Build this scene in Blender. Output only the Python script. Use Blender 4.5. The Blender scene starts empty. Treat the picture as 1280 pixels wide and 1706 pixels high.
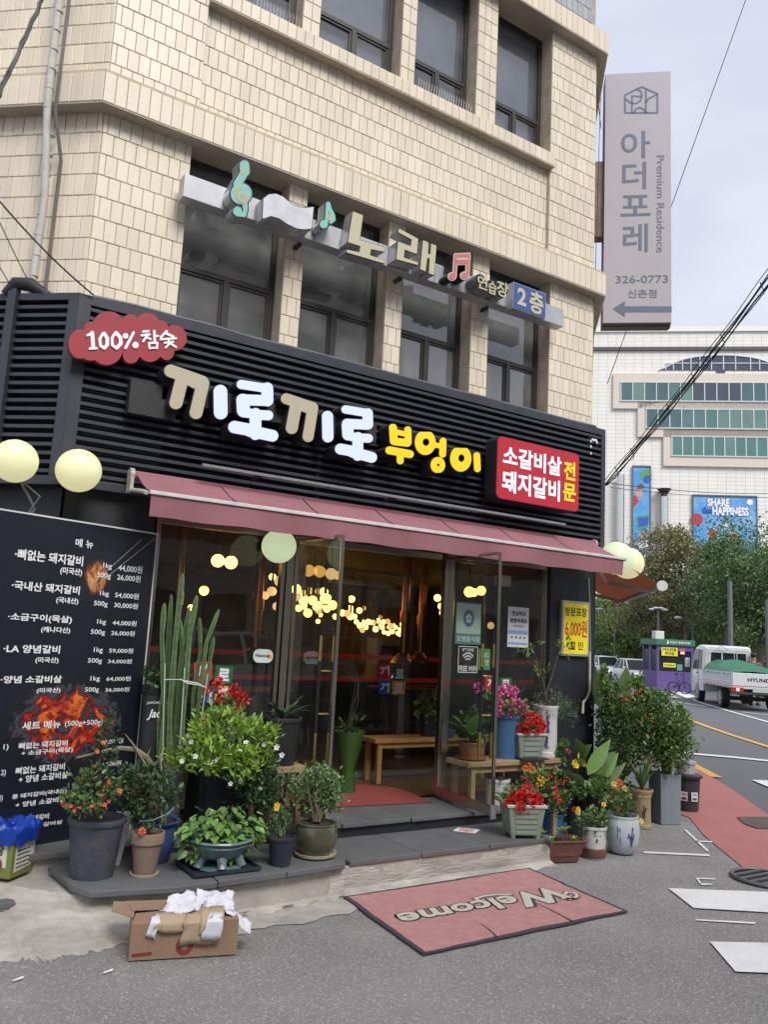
import bpy, bmesh, math, random
import numpy as np
from mathutils import Vector, Matrix
random.seed(7); RNG = np.random.default_rng(11)
SC = bpy.context.scene; COL = SC.collection
R = math.radians

# ------------------------------------------------------------------ camera, sky, sun, exposure
cd = bpy.data.cameras.new('camera'); cam = bpy.data.objects.new('camera', cd); COL.objects.link(cam)
cd.sensor_fit = 'HORIZONTAL'; cd.sensor_width = 36.0; cd.lens = 36.0 * 1356.57 / 1280.0
cd.clip_start = 0.05; cd.clip_end = 1500
Rv, Uv, Fv = (0.836451, -0.54564, 0.051251), (-0.126347, -0.100995, 0.986832), (0.533279, 0.831912, 0.153417)
cam.matrix_world = Matrix(((Rv[0], Uv[0], -Fv[0], 0), (Rv[1], Uv[1], -Fv[1], 0), (Rv[2], Uv[2], -Fv[2], 1.6), (0, 0, 0, 1)))
SC.camera = cam
w = bpy.data.worlds.new('World'); SC.world = w; w.use_nodes = True
nt = w.node_tree; nt.nodes.clear(); N = nt.nodes.new; LK = nt.links.new
wo = N('ShaderNodeOutputWorld'); bg = N('ShaderNodeBackground'); sky = N('ShaderNodeTexSky')
sky.sky_type = 'NISHITA'; sky.sun_disc = False; sky.sun_elevation = R(45.7); sky.sun_rotation = R(181.4)
sky.air_density = 1.0; sky.dust_density = 3.0; sky.ozone_density = 1.0
tc = N('ShaderNodeTexCoord'); nz = N('ShaderNodeTexNoise'); nz.inputs['Scale'].default_value = 2.2; nz.inputs['Detail'].default_value = 5
nz.inputs['Roughness'].default_value = .5
mp = N('ShaderNodeMapping'); mp.inputs['Scale'].default_value = (1, 1, 2.4)
LK(tc.outputs['Generated'], mp.inputs['Vector']); LK(mp.outputs[0], nz.inputs['Vector'])
rp = N('ShaderNodeValToRGB'); rp.color_ramp.elements[0].position = .36; rp.color_ramp.elements[1].position = .66
rp.color_ramp.elements[0].color = (3.3, 3.5, 4.15, 1); rp.color_ramp.elements[1].color = (4.3, 4.4, 4.8, 1)
LK(nz.outputs['Fac'], rp.inputs['Fac'])
mxs = N('ShaderNodeMix'); mxs.data_type = 'RGBA'; mxs.inputs[0].default_value = .90
LK(sky.outputs[0], mxs.inputs[6]); LK(rp.outputs[0], mxs.inputs[7]); LK(mxs.outputs[2], bg.inputs['Color'])
bg.inputs['Strength'].default_value = .10; LK(bg.outputs[0], wo.inputs['Surface'])
sd = bpy.data.lights.new('sun', 'SUN'); sd.energy = 1.5; sd.angle = R(28); sd.color = (1, .97, .93)
so = bpy.data.objects.new('sun', sd); COL.objects.link(so)
so.rotation_euler = Vector((.02, .80, -.86)).to_track_quat('-Z', 'Y').to_euler()
SC.view_settings.view_transform = 'Standard'; SC.view_settings.look = 'None'; SC.view_settings.exposure = 1.15
SC.view_settings.gamma = 1; SC.view_settings.use_curve_mapping = False
SC.render.engine = 'CYCLES'
try:
    SC.cycles.use_denoising = True; SC.cycles.max_bounces = 7; SC.cycles.transparent_max_bounces = 16
    SC.cycles.sample_clamp_indirect = 4.0
except Exception: pass

# ------------------------------------------------------------------ materials
MATS = {}
def mat(name, col, rough=.6, metal=0., var=.12, scale=6., bump=0., bscale=None, emit=0., ecol=None, spec=.5, dirt=0., dirtcol=(.12,.11,.09), island=0., trans=0., coat=0., stretch=None, world=False, streak=0., streakcol=(.30,.25,.18)):
    if name in MATS: return MATS[name]
    m = bpy.data.materials.new(name); m.use_nodes = True; t = m.node_tree; n = t.nodes; l = t.links
    b = n['Principled BSDF']; b.inputs['Roughness'].default_value = rough; b.inputs['Metallic'].default_value = metal
    b.inputs['Specular IOR Level'].default_value = spec
    if coat: b.inputs['Coat Weight'].default_value = coat; b.inputs['Coat Roughness'].default_value = .1
    tcn = n.new('ShaderNodeTexCoord'); mpn = n.new('ShaderNodeMapping')
    if world: gw = n.new('ShaderNodeNewGeometry'); l.new(gw.outputs['Position'], mpn.inputs['Vector'])
    else: l.new(tcn.outputs['Object'], mpn.inputs['Vector'])
    if stretch: mpn.inputs['Scale'].default_value = stretch
    ns = n.new('ShaderNodeTexNoise'); ns.inputs['Scale'].default_value = scale; ns.inputs['Detail'].default_value = 6; ns.inputs['Roughness'].default_value = .65
    l.new(mpn.outputs[0], ns.inputs['Vector'])
    mr = n.new('ShaderNodeMapRange'); mr.inputs[1].default_value = .25; mr.inputs[2].default_value = .75
    mr.inputs[3].default_value = 1 - var; mr.inputs[4].default_value = 1 + var; l.new(ns.outputs['Fac'], mr.inputs[0])
    fac = mr.outputs[0]
    if island:
        g = n.new('ShaderNodeNewGeometry'); oi = n.new('ShaderNodeObjectInfo'); ad = n.new('ShaderNodeMath'); ad.operation = 'ADD'
        l.new(g.outputs['Random Per Island'], ad.inputs[0]); l.new(oi.outputs['Random'], ad.inputs[1])
        fr = n.new('ShaderNodeMath'); fr.operation = 'FRACT'; l.new(ad.outputs[0], fr.inputs[0])
        m2 = n.new('ShaderNodeMapRange'); m2.inputs[3].default_value = 1 - island; m2.inputs[4].default_value = 1 + island; l.new(fr.outputs[0], m2.inputs[0])
        mu = n.new('ShaderNodeMath'); mu.operation = 'MULTIPLY'; l.new(fac, mu.inputs[0]); l.new(m2.outputs[0], mu.inputs[1]); fac = mu.outputs[0]
    vm = n.new('ShaderNodeVectorMath'); vm.operation = 'SCALE'; vm.inputs[0].default_value = col; l.new(fac, vm.inputs['Scale'])
    cout = vm.outputs[0]
    if dirt:
        n2 = n.new('ShaderNodeTexNoise'); n2.inputs['Scale'].default_value = scale * .37; n2.inputs['Detail'].default_value = 8; n2.inputs['Roughness'].default_value = .72
        l.new(mpn.outputs[0], n2.inputs['Vector'])
        r2 = n.new('ShaderNodeMapRange'); r2.inputs[1].default_value = .48; r2.inputs[2].default_value = .75; r2.inputs[3].default_value = 0; r2.inputs[4].default_value = dirt
        l.new(n2.outputs['Fac'], r2.inputs[0]); mx = n.new('ShaderNodeMix'); mx.data_type = 'RGBA'
        l.new(r2.outputs[0], mx.inputs[0]); l.new(cout, mx.inputs[6]); mx.inputs[7].default_value = (*dirtcol, 1); cout = mx.outputs[2]
    if streak:
        ms_ = n.new('ShaderNodeMapping'); ms_.inputs['Scale'].default_value = (7, 7, .55); l.new(mpn.outputs[0], ms_.inputs['Vector'])
        n3 = n.new('ShaderNodeTexNoise'); n3.inputs['Scale'].default_value = 1.; n3.inputs['Detail'].default_value = 5; n3.inputs['Roughness'].default_value = .6; l.new(ms_.outputs[0], n3.inputs['Vector'])
        r3 = n.new('ShaderNodeMapRange'); r3.inputs[1].default_value = .52; r3.inputs[2].default_value = .78; r3.inputs[4].default_value = streak; l.new(n3.outputs['Fac'], r3.inputs[0])
        m3 = n.new('ShaderNodeMix'); m3.data_type = 'RGBA'; l.new(r3.outputs[0], m3.inputs[0]); l.new(cout, m3.inputs[6]); m3.inputs[7].default_value = (*streakcol, 1); cout = m3.outputs[2]
    l.new(cout, b.inputs['Base Color'])
    if emit:
        b.inputs['Emission Strength'].default_value = emit; b.inputs['Emission Color'].default_value = (*(ecol or col), 1)
    if bump:
        nb = n.new('ShaderNodeTexNoise'); nb.inputs['Scale'].default_value = bscale or scale * 6; nb.inputs['Detail'].default_value = 5; l.new(mpn.outputs[0], nb.inputs['Vector'])
        bp = n.new('ShaderNodeBump'); bp.inputs['Strength'].default_value = bump; bp.inputs['Distance'].default_value = .01
        l.new(nb.outputs['Fac'], bp.inputs['Height']); l.new(bp.outputs[0], b.inputs['Normal'])
    if trans:
        tr = n.new('ShaderNodeBsdfTranslucent'); l.new(cout, tr.inputs['Color']); ms = n.new('ShaderNodeMixShader'); ms.inputs[0].default_value = trans
        l.new(b.outputs[0], ms.inputs[1]); l.new(tr.outputs[0], ms.inputs[2]); l.new(ms.outputs[0], n['Material Output'].inputs['Surface'])
    MATS[name] = m; return m
def glass(name, tint=(.9,.95,.92), refl=1.0, rough=.02, ior=1.5, pale_veil=0.):
    m = bpy.data.materials.new(name); m.use_nodes = True; n = m.node_tree.nodes; l = m.node_tree.links; n.remove(n['Principled BSDF'])
    t = n.new('ShaderNodeBsdfTransparent'); t.inputs['Color'].default_value = (*tint, 1); g = n.new('ShaderNodeBsdfGlossy'); g.inputs['Roughness'].default_value = rough
    g.inputs['Color'].default_value = (1, 1, 1, 1)
    tcn = n.new('ShaderNodeTexCoord'); nb = n.new('ShaderNodeTexNoise'); nb.inputs['Scale'].default_value = 1.1; l.new(tcn.outputs['Object'], nb.inputs['Vector'])
    bp = n.new('ShaderNodeBump'); bp.inputs['Strength'].default_value = .12; bp.inputs['Distance'].default_value = .05; l.new(nb.outputs['Fac'], bp.inputs['Height']); l.new(bp.outputs[0], g.inputs['Normal'])
    f = n.new('ShaderNodeFresnel'); f.inputs['IOR'].default_value = ior; mm = n.new('ShaderNodeMath'); mm.operation = 'MULTIPLY'; mm.inputs[1].default_value = refl; l.new(f.outputs[0], mm.inputs[0]); ge = n.new('ShaderNodeNewGeometry'); iv = n.new('ShaderNodeMath'); iv.operation = 'SUBTRACT'; iv.inputs[0].default_value = 1; iv.use_clamp = True; l.new(ge.outputs['Backfacing'], iv.inputs[1])
    m5 = n.new('ShaderNodeMath'); m5.operation = 'MULTIPLY'; m5.use_clamp = True; l.new(mm.outputs[0], m5.inputs[0]); l.new(iv.outputs[0], m5.inputs[1])   # a pane mirrors on its outer face only
    mx = n.new('ShaderNodeMixShader'); l.new(m5.outputs[0], mx.inputs[0]); l.new(t.outputs[0], mx.inputs[1]); l.new(g.outputs[0], mx.inputs[2]); out_ = mx.outputs[0]
    if pale_veil:                                   # patchy dusty coat, put in to lighten the panes where reflections fall short
        df = n.new('ShaderNodeBsdfDiffuse'); df.inputs['Color'].default_value = (.55, .56, .55, 1); n4 = n.new('ShaderNodeTexNoise'); n4.inputs['Scale'].default_value = 3.; n4.inputs['Detail'].default_value = 7; l.new(tcn.outputs['Object'], n4.inputs['Vector'])
        r4_ = n.new('ShaderNodeMapRange'); r4_.inputs[1].default_value = .3; r4_.inputs[2].default_value = .75; r4_.inputs[3].default_value = pale_veil*.5; r4_.inputs[4].default_value = pale_veil*1.6; l.new(n4.outputs['Fac'], r4_.inputs[0])
        mz = n.new('ShaderNodeMixShader'); l.new(r4_.outputs[0], mz.inputs[0]); l.new(out_, mz.inputs[1]); l.new(df.outputs[0], mz.inputs[2]); out_ = mz.outputs[0]
    l.new(out_, n['Material Output'].inputs['Surface'])
    MATS[name] = m; return m
tile_m = mat('glazed cream wall tile', (.70,.622,.49), .40, var=.07, scale=1.3, bump=.12, bscale=30, island=.07, dirt=.35, dirtcol=(.46,.39,.29), world=True, streak=.40, streakcol=(.44,.37,.27))
grout_m = mat('tile mortar', (.46,.39,.30), .9, var=.3, scale=9, world=True)
capm = mat('darker tile soffit', (.40,.34,.26), .7, var=.2, scale=5, dirt=.5, dirtcol=(.2,.17,.13))  # darker than the wall tile, with darker blotches
greytile_m = mat('blue grey parapet tile', (.34,.36,.38), .5, island=.08)
brown_alu = mat('dark bronze window frame', (.035,.030,.028), .4, var=.1)
black_paint = mat('black painted metal', (.020,.024,.032), .42, var=.2, scale=4, bump=.1, dirt=.25, dirtcol=(.06,.06,.065))
slat_m = mat('charcoal louvre metal', (.034,.038,.050), .40, var=.2, scale=5, dirt=.4, dirtcol=(.075,.075,.08))
void_m = mat('dark backing board', (.004,.005,.008), .8, var=.3)
black_wall = mat('black painted wall', (.014,.017,.021), .55, var=.25, scale=3, dirt=.2, dirtcol=(.04,.04,.04))
chrome = mat('brushed stainless steel', (.50,.45,.38), .25, 1., var=.06, scale=30)
alu = mat('grey aluminium', (.52,.53,.54), .38, .6, var=.1, scale=20)
whitealu = mat('white powder coat', (.72,.70,.66), .4, var=.06)
gold = mat('brass', (.62,.42,.14), .25, 1.)
glass_m = glass('shop glass', (.93,.96,.93), 1.5, pale_veil=.012)
tintglass = glass('smoked window glass', (.66,.69,.70), 2.6, .05, 1.55, .15)
filmpane = glass('clear window glass', (.88,.9,.92), 1.8, .05, 1.5, .07)
filmglass = mat('blue grey film behind glass', (.085,.100,.145), .45, var=.10, scale=1.2)
roomdark = mat('dim room behind window', (.19,.185,.175), .8, var=.35, scale=1.2)
asphalt = mat('aged asphalt', (.215,.208,.200), .88, var=.20, scale=1.4, bump=.55, bscale=150, dirt=.35, dirtcol=(.09,.085,.082))
road_m = mat('road asphalt', (.125,.127,.137), .85, var=.10, scale=.7, bump=.3, bscale=120)
concrete = mat('weathered concrete', (.46,.435,.39), .9, var=.22, scale=3.5, bump=.6, bscale=40, dirt=.7, dirtcol=(.14,.12,.10))
trowel = mat('trowelled cement', (.46,.435,.385), .9, var=.28, scale=2.6, bump=1.0, bscale=9, dirt=1.0, dirtcol=(.20,.185,.16), stretch=(1.3,1.3,8))
slate = mat('dark slate paving', (.125,.128,.132), .62, var=.2, scale=3, bump=.25, bscale=50, dirt=.35, dirtcol=(.08,.077,.073))
redpave = mat('red painted pavement', (.40,.15,.14), .85, var=.10, scale=2, bump=.3, bscale=110, dirt=.35, dirtcol=(.26,.11,.10))
white_line = mat('worn white road paint', (.70,.70,.69), .8, var=.06, scale=6, dirt=.55, dirtcol=(.40,.39,.38))
yellow_line = mat('yellow road paint', (.62,.36,.09), .8, var=.08, scale=5, dirt=.2, dirtcol=(.35,.25,.12))
def stipple(m, scale=260, lo=.62, hi=.74, col=(.42,.40,.38), amt=.6):   # pale aggregate chips worn out of the asphalt
    t = m.node_tree; n = t.nodes; l = t.links; b = n['Principled BSDF']; src = b.inputs['Base Color'].links[0].from_socket
    v = n.new('ShaderNodeTexNoise'); v.inputs['Scale'].default_value = scale; v.inputs['Detail'].default_value = 2; l.new(n['Texture Coordinate'].outputs['Object'], v.inputs['Vector'])
    r_ = n.new('ShaderNodeMapRange'); r_.inputs[1].default_value = lo; r_.inputs[2].default_value = hi; r_.inputs[4].default_value = amt; l.new(v.outputs['Fac'], r_.inputs[0])
    x = n.new('ShaderNodeMix'); x.data_type = 'RGBA'; l.new(r_.outputs[0], x.inputs[0]); l.new(src, x.inputs[6]); x.inputs[7].default_value = (*col, 1); l.new(x.outputs[2], b.inputs['Base Color'])
stipple(asphalt, 95, .54, .68, (.46,.44,.42), .75); stipple(road_m, 120, .62, .75, (.25,.25,.25), .4)

# ------------------------------------------------------------------ mesh helpers
ORG = {}
def link(o, parent=None):
    COL.objects.link(o)
    if parent is not None: o.parent = parent
    return o
def tag(o, label=None, cat=None, group=None, kind=None):
    if label: o['label'] = label
    if cat: o['category'] = cat
    if group: o['group'] = group
    if kind: o['kind'] = kind
    return o
def thing(name, label, cat, loc=(0,0,0), rz=0., group=None, local=False):
    o = bpy.data.objects.new(name, None); o.empty_display_size = .1; link(o); o.location = loc; o.rotation_euler = (0, 0, rz)
    ORG[o.name] = Vector((0,0,0)) if local else Vector(loc)
    return tag(o, label, cat, group)
class MB:
    def __init__(s): s.v = []; s.f = []; s.m = []
    def add(s, vs, fs, m=0):
        k = len(s.v); s.v.extend([tuple(p) for p in vs]); s.f.extend([tuple(i + k for i in f) for f in fs]); s.m.extend([m] * len(fs)); return s
    def box(s, x0, x1, y0, y1, z0, z1, m=0):
        return s.add([(x0,y0,z0),(x1,y0,z0),(x1,y1,z0),(x0,y1,z0),(x0,y0,z1),(x1,y0,z1),(x1,y1,z1),(x0,y1,z1)], [(0,3,2,1),(4,5,6,7),(0,1,5,4),(1,2,6,5),(2,3,7,6),(3,0,4,7)], m)
    def fbox(s, F, u0, u1, v0, v1, n0, n1, m=0):      # box in a frame: u along, v up, n outwards
        O, U, V, Nn = F; P = lambda a, b, c_: O + U * a + V * b + Nn * c_
        return s.add([P(u0,v0,n0),P(u1,v0,n0),P(u1,v1,n0),P(u0,v1,n0),P(u0,v0,n1),P(u1,v0,n1),P(u1,v1,n1),P(u0,v1,n1)], [(0,3,2,1),(4,5,6,7),(0,1,5,4),(1,2,6,5),(2,3,7,6),(3,0,4,7)], m)
    def fpoly(s, F, pts, n0, n1, m=0):                # polygon in a frame, extruded
        O, U, V, Nn = F; k = len(pts); vs = [O + U*a + V*b + Nn*n1 for a, b in pts]
        if n0 == n1: return s.add(vs, [tuple(range(k))], m)
        vs += [O + U*a + V*b + Nn*n0 for a, b in pts]
        return s.add(vs, [tuple(range(k)), tuple(range(2*k-1, k-1, -1))] + [(i, i+k, (i+1) % k + k, (i+1) % k) for i in range(k)], m)
    def tube(s, pts, r, n=8, m=0, cap=True):
        pts = [Vector(p) for p in pts]; rs = r if isinstance(r, (list, tuple)) else [r] * len(pts); vs = []; a = None
        for i, p in enumerate(pts):
            d = (pts[min(i+1, len(pts)-1)] - pts[max(i-1, 0)]).normalized()
            if a is None: a = d.orthogonal().normalized()
            else: a = (a - d * a.dot(d)); a = a.normalized() if a.length > 1e-6 else d.orthogonal().normalized()
            b = d.cross(a)
            for j in range(n):
                t = 2 * math.pi * j / n; vs.append(p + (a * math.cos(t) + b * math.sin(t)) * rs[i])
        fs = [(i*n+j, i*n+(j+1) % n, (i+1)*n+(j+1) % n, (i+1)*n+j) for i in range(len(pts)-1) for j in range(n)]
        if cap: fs += [tuple(range(n-1, -1, -1)), tuple(range((len(pts)-1)*n, len(pts)*n))]
        return s.add(vs, fs, m)
    def lathe(s, prof, n=24, c=(0,0,0), m=0, wob=0.):
        vs = []; fs = []
        for r, z in prof:
            for j in range(n):
                t = 2*math.pi*j/n; q = r * (1 + wob * math.cos(8*t)); vs.append((c[0]+q*math.cos(t), c[1]+q*math.sin(t), c[2]+z))
        for i in range(len(prof)-1):
            for j in range(n): fs.append((i*n+j, i*n+(j+1) % n, (i+1)*n+(j+1) % n, (i+1)*n+j))
        if prof[0][0] > 1e-6: fs.append(tuple(range(n-1, -1, -1)))
        if prof[-1][0] > 1e-6: fs.append(tuple(range((len(prof)-1)*n, len(prof)*n)))
        return s.add(vs, fs, m)
    def sphere(s, c, r, n=16, m=0, sq=(1,1,1)):
        vs = []; k = n // 2
        for i in range(k+1):
            a = math.pi*i/k
            for j in range(n):
                b = 2*math.pi*j/n; vs.append((c[0]+r*sq[0]*math.sin(a)*math.cos(b), c[1]+r*sq[1]*math.sin(a)*math.sin(b), c[2]-r*sq[2]*math.cos(a)))
        return s.add(vs, [(i*n+j, i*n+(j+1) % n, (i+1)*n+(j+1) % n, (i+1)*n+j) for i in range(k) for j in range(n)], m)
    def build(s, name, mats, parent=None, smooth=False, bevel=0., kind=None, label=None, noorg=False):
        if not isinstance(mats, (list, tuple)): mats = [mats]
        me = bpy.data.meshes.new(name); org = ORG.get(parent.name, Vector((0,0,0))) if parent is not None else Vector((0,0,0))
        vs = np.array(s.v, dtype=float) - np.array(org) if s.v else np.zeros((0,3))
        me.from_pydata(vs.tolist(), [], s.f); me.update()
        for m_ in mats: me.materials.append(m_)
        if any(s.m): me.polygons.foreach_set('material_index', s.m)
        if smooth:
            me.polygons.foreach_set('use_smooth', [True] * len(me.polygons))
            try: me.set_sharp_from_angle(angle=R(40))
            except Exception: pass
        o = bpy.data.objects.new(name, me); link(o, parent); ORG[o.name] = org
        if bevel:
            b = o.modifiers.new('bevel', 'BEVEL'); b.width = bevel; b.segments = 2; b.limit_method = 'ANGLE'; b.angle_limit = R(40)
        if kind: o['kind'] = kind
        if label: o['label'] = label
        return o
def frame(o, az):                 # vertical plane through o, u along azimuth az, n = right-hand outward (u x v ... towards viewer)
    U = Vector((math.cos(az), math.sin(az), 0)); V = Vector((0,0,1)); return (Vector(o), U, V, U.cross(V))
FR = frame((0, 5.8, 0), 0)                         # main facade: u = X, n = -Y
def FY(y): return frame((0, y, 0), 0)
AZ = R(138.5)
CH = (Vector((1.10, 5.8, 0)), Vector((math.cos(AZ), math.sin(AZ), 0)), Vector((0,0,1)), Vector((-math.sin(AZ), math.cos(AZ), 0)))   # chamfered face, u runs away from the corner
def shift(F, d, du=0.): return (F[0] + F[3]*d + F[1]*du, F[1], F[2], F[3])
ST = frame((59.8, 74.4, 0), AZ + math.pi)          # department store front
SGF = frame((*(7.615, 6.912), 0), AZ + math.pi)         # projecting sign
MBF = frame((1.72, 5.60, 0), R(19))                # menu board, u = 0 at its far upright edge

# text as real glyph geometry
_TC = {}
def glyphs(body, bold=0., shear=0., res=3):
    k = (body, bold, shear)
    if k in _TC: return _TC[k]
    cu = bpy.data.curves.new('text', 'FONT'); cu.body = body; cu.resolution_u = res; cu.offset = bold; cu.shear = shear; cu.align_x = 'LEFT'
    o = bpy.data.objects.new('text', cu); COL.objects.link(o)
    me = bpy.data.meshes.new_from_object(o.evaluated_get(bpy.context.evaluated_depsgraph_get()))
    v = np.array([(p.co.x, p.co.y) for p in me.vertices]); f = [tuple(p.vertices) for p in me.polygons]
    bpy.data.objects.remove(o); bpy.data.curves.remove(cu); bpy.data.meshes.remove(me)
    _TC[k] = (v, f); return _TC[k]
def txt(mb, body, F, rect, n=.002, bold=.0, shear=0., m=0, flip=False, deep=0.):
    v, f = glyphs(body, bold, shear)
    if not len(v): return
    x0, z0, x1, z1 = rect; lo = v.min(0); hi = v.max(0); s = (v - lo) / np.maximum(hi - lo, 1e-6)
    a = x0 + s[:,0] * (x1 - x0); b = min(z0, z1) + s[:,1] * abs(z1 - z0); O, U, V, Nn = F
    vs = [O + U*float(p) + V*float(q) + Nn*n for p, q in zip(a, b)]
    mb.add(vs, f, m)
    if deep:
        cnt = {}
        for q in f:
            for i in range(len(q)):
                e = (q[i], q[(i+1) % len(q)]); cnt[e] = 1
        k = len(vs); vb = vs + [p - Nn*deep for p in vs]
        mb.add(vb, [(e[1], e[0], e[0]+k, e[1]+k) for e in cnt if (e[1], e[0]) not in cnt], m)

# filled outlines from strokes, discs and polygons (marching squares on a distance field)
def sdf_shape(shapes, res=.008, pad=.02, grow=0.):
    P = []
    for s in shapes:
        if s[0] == 's': P += [(x-s[2], z-s[2]) for x, z in s[1]] + [(x+s[2], z+s[2]) for x, z in s[1]]
        elif s[0] == 'c': P += [(s[1][0]-s[2], s[1][1]-s[2]), (s[1][0]+s[2], s[1][1]+s[2])]
        elif s[0] == 'p': P += list(s[1])
    P = np.array(P); lo = P.min(0) - pad - grow; hi = P.max(0) + pad + grow
    nx = int((hi[0]-lo[0]) / res) + 2; nz_ = int((hi[1]-lo[1]) / res) + 2
    X, Z = np.meshgrid(lo[0] + np.arange(nx)*res, lo[1] + np.arange(nz_)*res, indexing='ij'); D = np.full(X.shape, 1e3)
    def seg(a, b):
        ax, az = a; bx, bz = b; dx, dz = bx-ax, bz-az; L2 = dx*dx + dz*dz + 1e-12
        t = np.clip(((X-ax)*dx + (Z-az)*dz) / L2, 0, 1); return np.hypot(X-ax-t*dx, Z-az-t*dz)
    for s in shapes:
        if s[0] == 's':
            for a, b in zip(s[1][:-1], s[1][1:]): D = np.minimum(D, seg(a, b) - s[2])
        elif s[0] == 'c': D = np.minimum(D, np.hypot(X-s[1][0], (Z-s[1][1]) * (s[3] if len(s) > 3 else 1)) - s[2])
        elif s[0] == 'p':
            q = s[1]; d = np.full(X.shape, 1e3); ins = np.zeros(X.shape, bool)
            for i in range(len(q)):
                a, b = q[i], q[(i+1) % len(q)]; d = np.minimum(d, seg(a, b))
                with np.errstate(divide='ignore', invalid='ignore'):
                    c_ = ((a[1] > Z) != (b[1] > Z)) & (X < (b[0]-a[0]) * (Z-a[1]) / (b[1]-a[1] + 1e-12) + a[0])
                ins ^= c_
            rr_ = s[2] if len(s) > 2 else 0; D = np.minimum(D, np.where(ins, -d, d) - rr_)
        elif s[0] == 'h': D = np.maximum(D, s[2] - np.hypot(X-s[1][0], (Z-s[1][1]) * (s[3] if len(s) > 3 else 1)))
        elif s[0] == 'hs':
            for a, b in zip(s[1][:-1], s[1][1:]): D = np.maximum(D, s[2] - seg(a, b))
    return X, Z, D - grow
def blob(mb, F, shapes, n0, n1, res=.008, grow=0., m=0, ms=None):
    X, Z, D = sdf_shape(shapes, res, grow=grow); O, U, V, Nn = F; ms = m if ms is None else ms
    nx, nz_ = D.shape; idx = {}; pts = []
    def vid(key, p):
        if key not in idx: idx[key] = len(pts); pts.append(p)
        return idx[key]
    faces = []; edges = []; ins = D < 0
    act = ins[:-1,:-1] | ins[1:,:-1] | ins[:-1,1:] | ins[1:,1:]
    for i, j in zip(*np.nonzero(act)):
        c4 = [(i,j),(i+1,j),(i+1,j+1),(i,j+1)]; poly = []; kinds = []
        for k in range(4):
            a, b = c4[k], c4[(k+1) % 4]; da, db = D[a], D[b]
            if da < 0: poly.append(vid(a, (X[a], Z[a]))); kinds.append(0)
            if (da < 0) != (db < 0):
                t = da / (da - db); key = (min(a,b), max(a,b)); poly.append(vid(key, (X[a]+(X[b]-X[a])*t, Z[a]+(Z[b]-Z[a])*t))); kinds.append(1)
        if len(poly) > 2:
            faces.append(tuple(poly))
            for k in range(len(poly)):
                if kinds[k] and kinds[(k+1) % len(poly)]: edges.append((poly[k], poly[(k+1) % len(poly)]))
    k = len(pts); vf = [O + U*float(p[0]) + V*float(p[1]) + Nn*n1 for p in pts]
    mb.add(vf, faces, m)
    if n0 != n1:
        vb = [O + U*float(p[0]) + V*float(p[1]) + Nn*n0 for p in pts]
        mb.add(vf + vb, [(b, a, a+k, b+k) for a, b in edges], ms)

# ------------------------------------------------------------------ foliage helpers
T_OVAL = (np.array([(0,0,0),(.3,.26,.05),(.3,-.26,.05),(.7,.22,.0),(.7,-.22,.0),(1,0,-.12),(.3,0,-.03),(.7,0,-.06)]), [(0,2,6),(0,6,1),(6,2,4,7),(1,6,7,3),(7,4,5),(3,7,5)])
T_LANCE = (np.array([(0,0,0),(.35,.13,.03),(.35,-.13,.03),(.7,.1,-.02),(.7,-.1,-.02),(1,0,-.16),(.35,0,-.02),(.7,0,-.07)]), T_OVAL[1])
T_MIDL = (T_OVAL[0] * np.array([1, .62, 1]), T_OVAL[1])
T_HEART = (np.array([(.05,0,0),(-.02,.22,.03),(-.02,-.22,.03),(.3,.46,.06),(.3,-.46,.06),(.65,.3,.0),(.65,-.3,.0),(1.05,0,-.15),(.35,0,-.05)]), [(0,2,4,8),(0,8,3,1),(8,4,6),(8,5,3),(8,6,7),(8,7,5)])
T_JADE = (np.array([(0,0,0),(.5,.3,.1),(.5,-.3,.1),(1,.16,.05),(1,-.16,.05)]), [(0,2,1),(1,2,4,3)])
T_CLUMP = (np.array([(0,0,0),(.5,.34,.12),(.55,-.3,.05),(1,.05,-.1)]), [(0,2,3,1)])
T_PETAL = (np.array([(0,0,0),(.5,.38,.1),(.5,-.38,.1),(1,.22,.02),(1,-.22,.02)]), [(0,2,4,3,1)])
def scatter(mb, pos, dirs, size, tmpl, m=0, up=(0,0,1), rollj=.5):
    pos = np.asarray(pos, float); d = np.asarray(dirs, float); d = d / np.maximum(np.linalg.norm(d, axis=1, keepdims=True), 1e-6)
    upv = np.tile(np.asarray(up, float), (len(pos), 1)) + RNG.normal(size=d.shape) * rollj
    y = np.cross(upv, d); y /= np.maximum(np.linalg.norm(y, axis=1, keepdims=True), 1e-6); z = np.cross(d, y)
    tv, tf = tmpl; size = np.broadcast_to(size, (len(pos),))
    V = pos[:,None,:] + size[:,None,None] * (tv[None,:,0:1]*d[:,None,:] + tv[None,:,1:2]*y[:,None,:] + tv[None,:,2:3]*z[:,None,:])
    k = len(tv); base = len(mb.v); mb.v.extend(map(tuple, V.reshape(-1, 3)))
    for i in range(len(pos)):
        o = base + i*k
        for f in tf: mb.f.append(tuple(a + o for a in f))
    mb.m.extend([m] * (len(pos) * len(tf)))
def rdir(n, zb=0.): 
    d = RNG.normal(size=(n,3)); d[:,2] += zb; return d / np.linalg.norm(d, axis=1, keepdims=True)
def ellip(n, c, r, shell=.45):
    d = rdir(n); q = RNG.uniform(shell, 1, n) ** .6; return np.array(c) + d * np.array(r) * q[:,None]
leafc = lambda name, col, island=.40, trans=.25, rough=.36: mat(name, col, rough, var=.15, scale=12, island=island, trans=trans)
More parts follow.
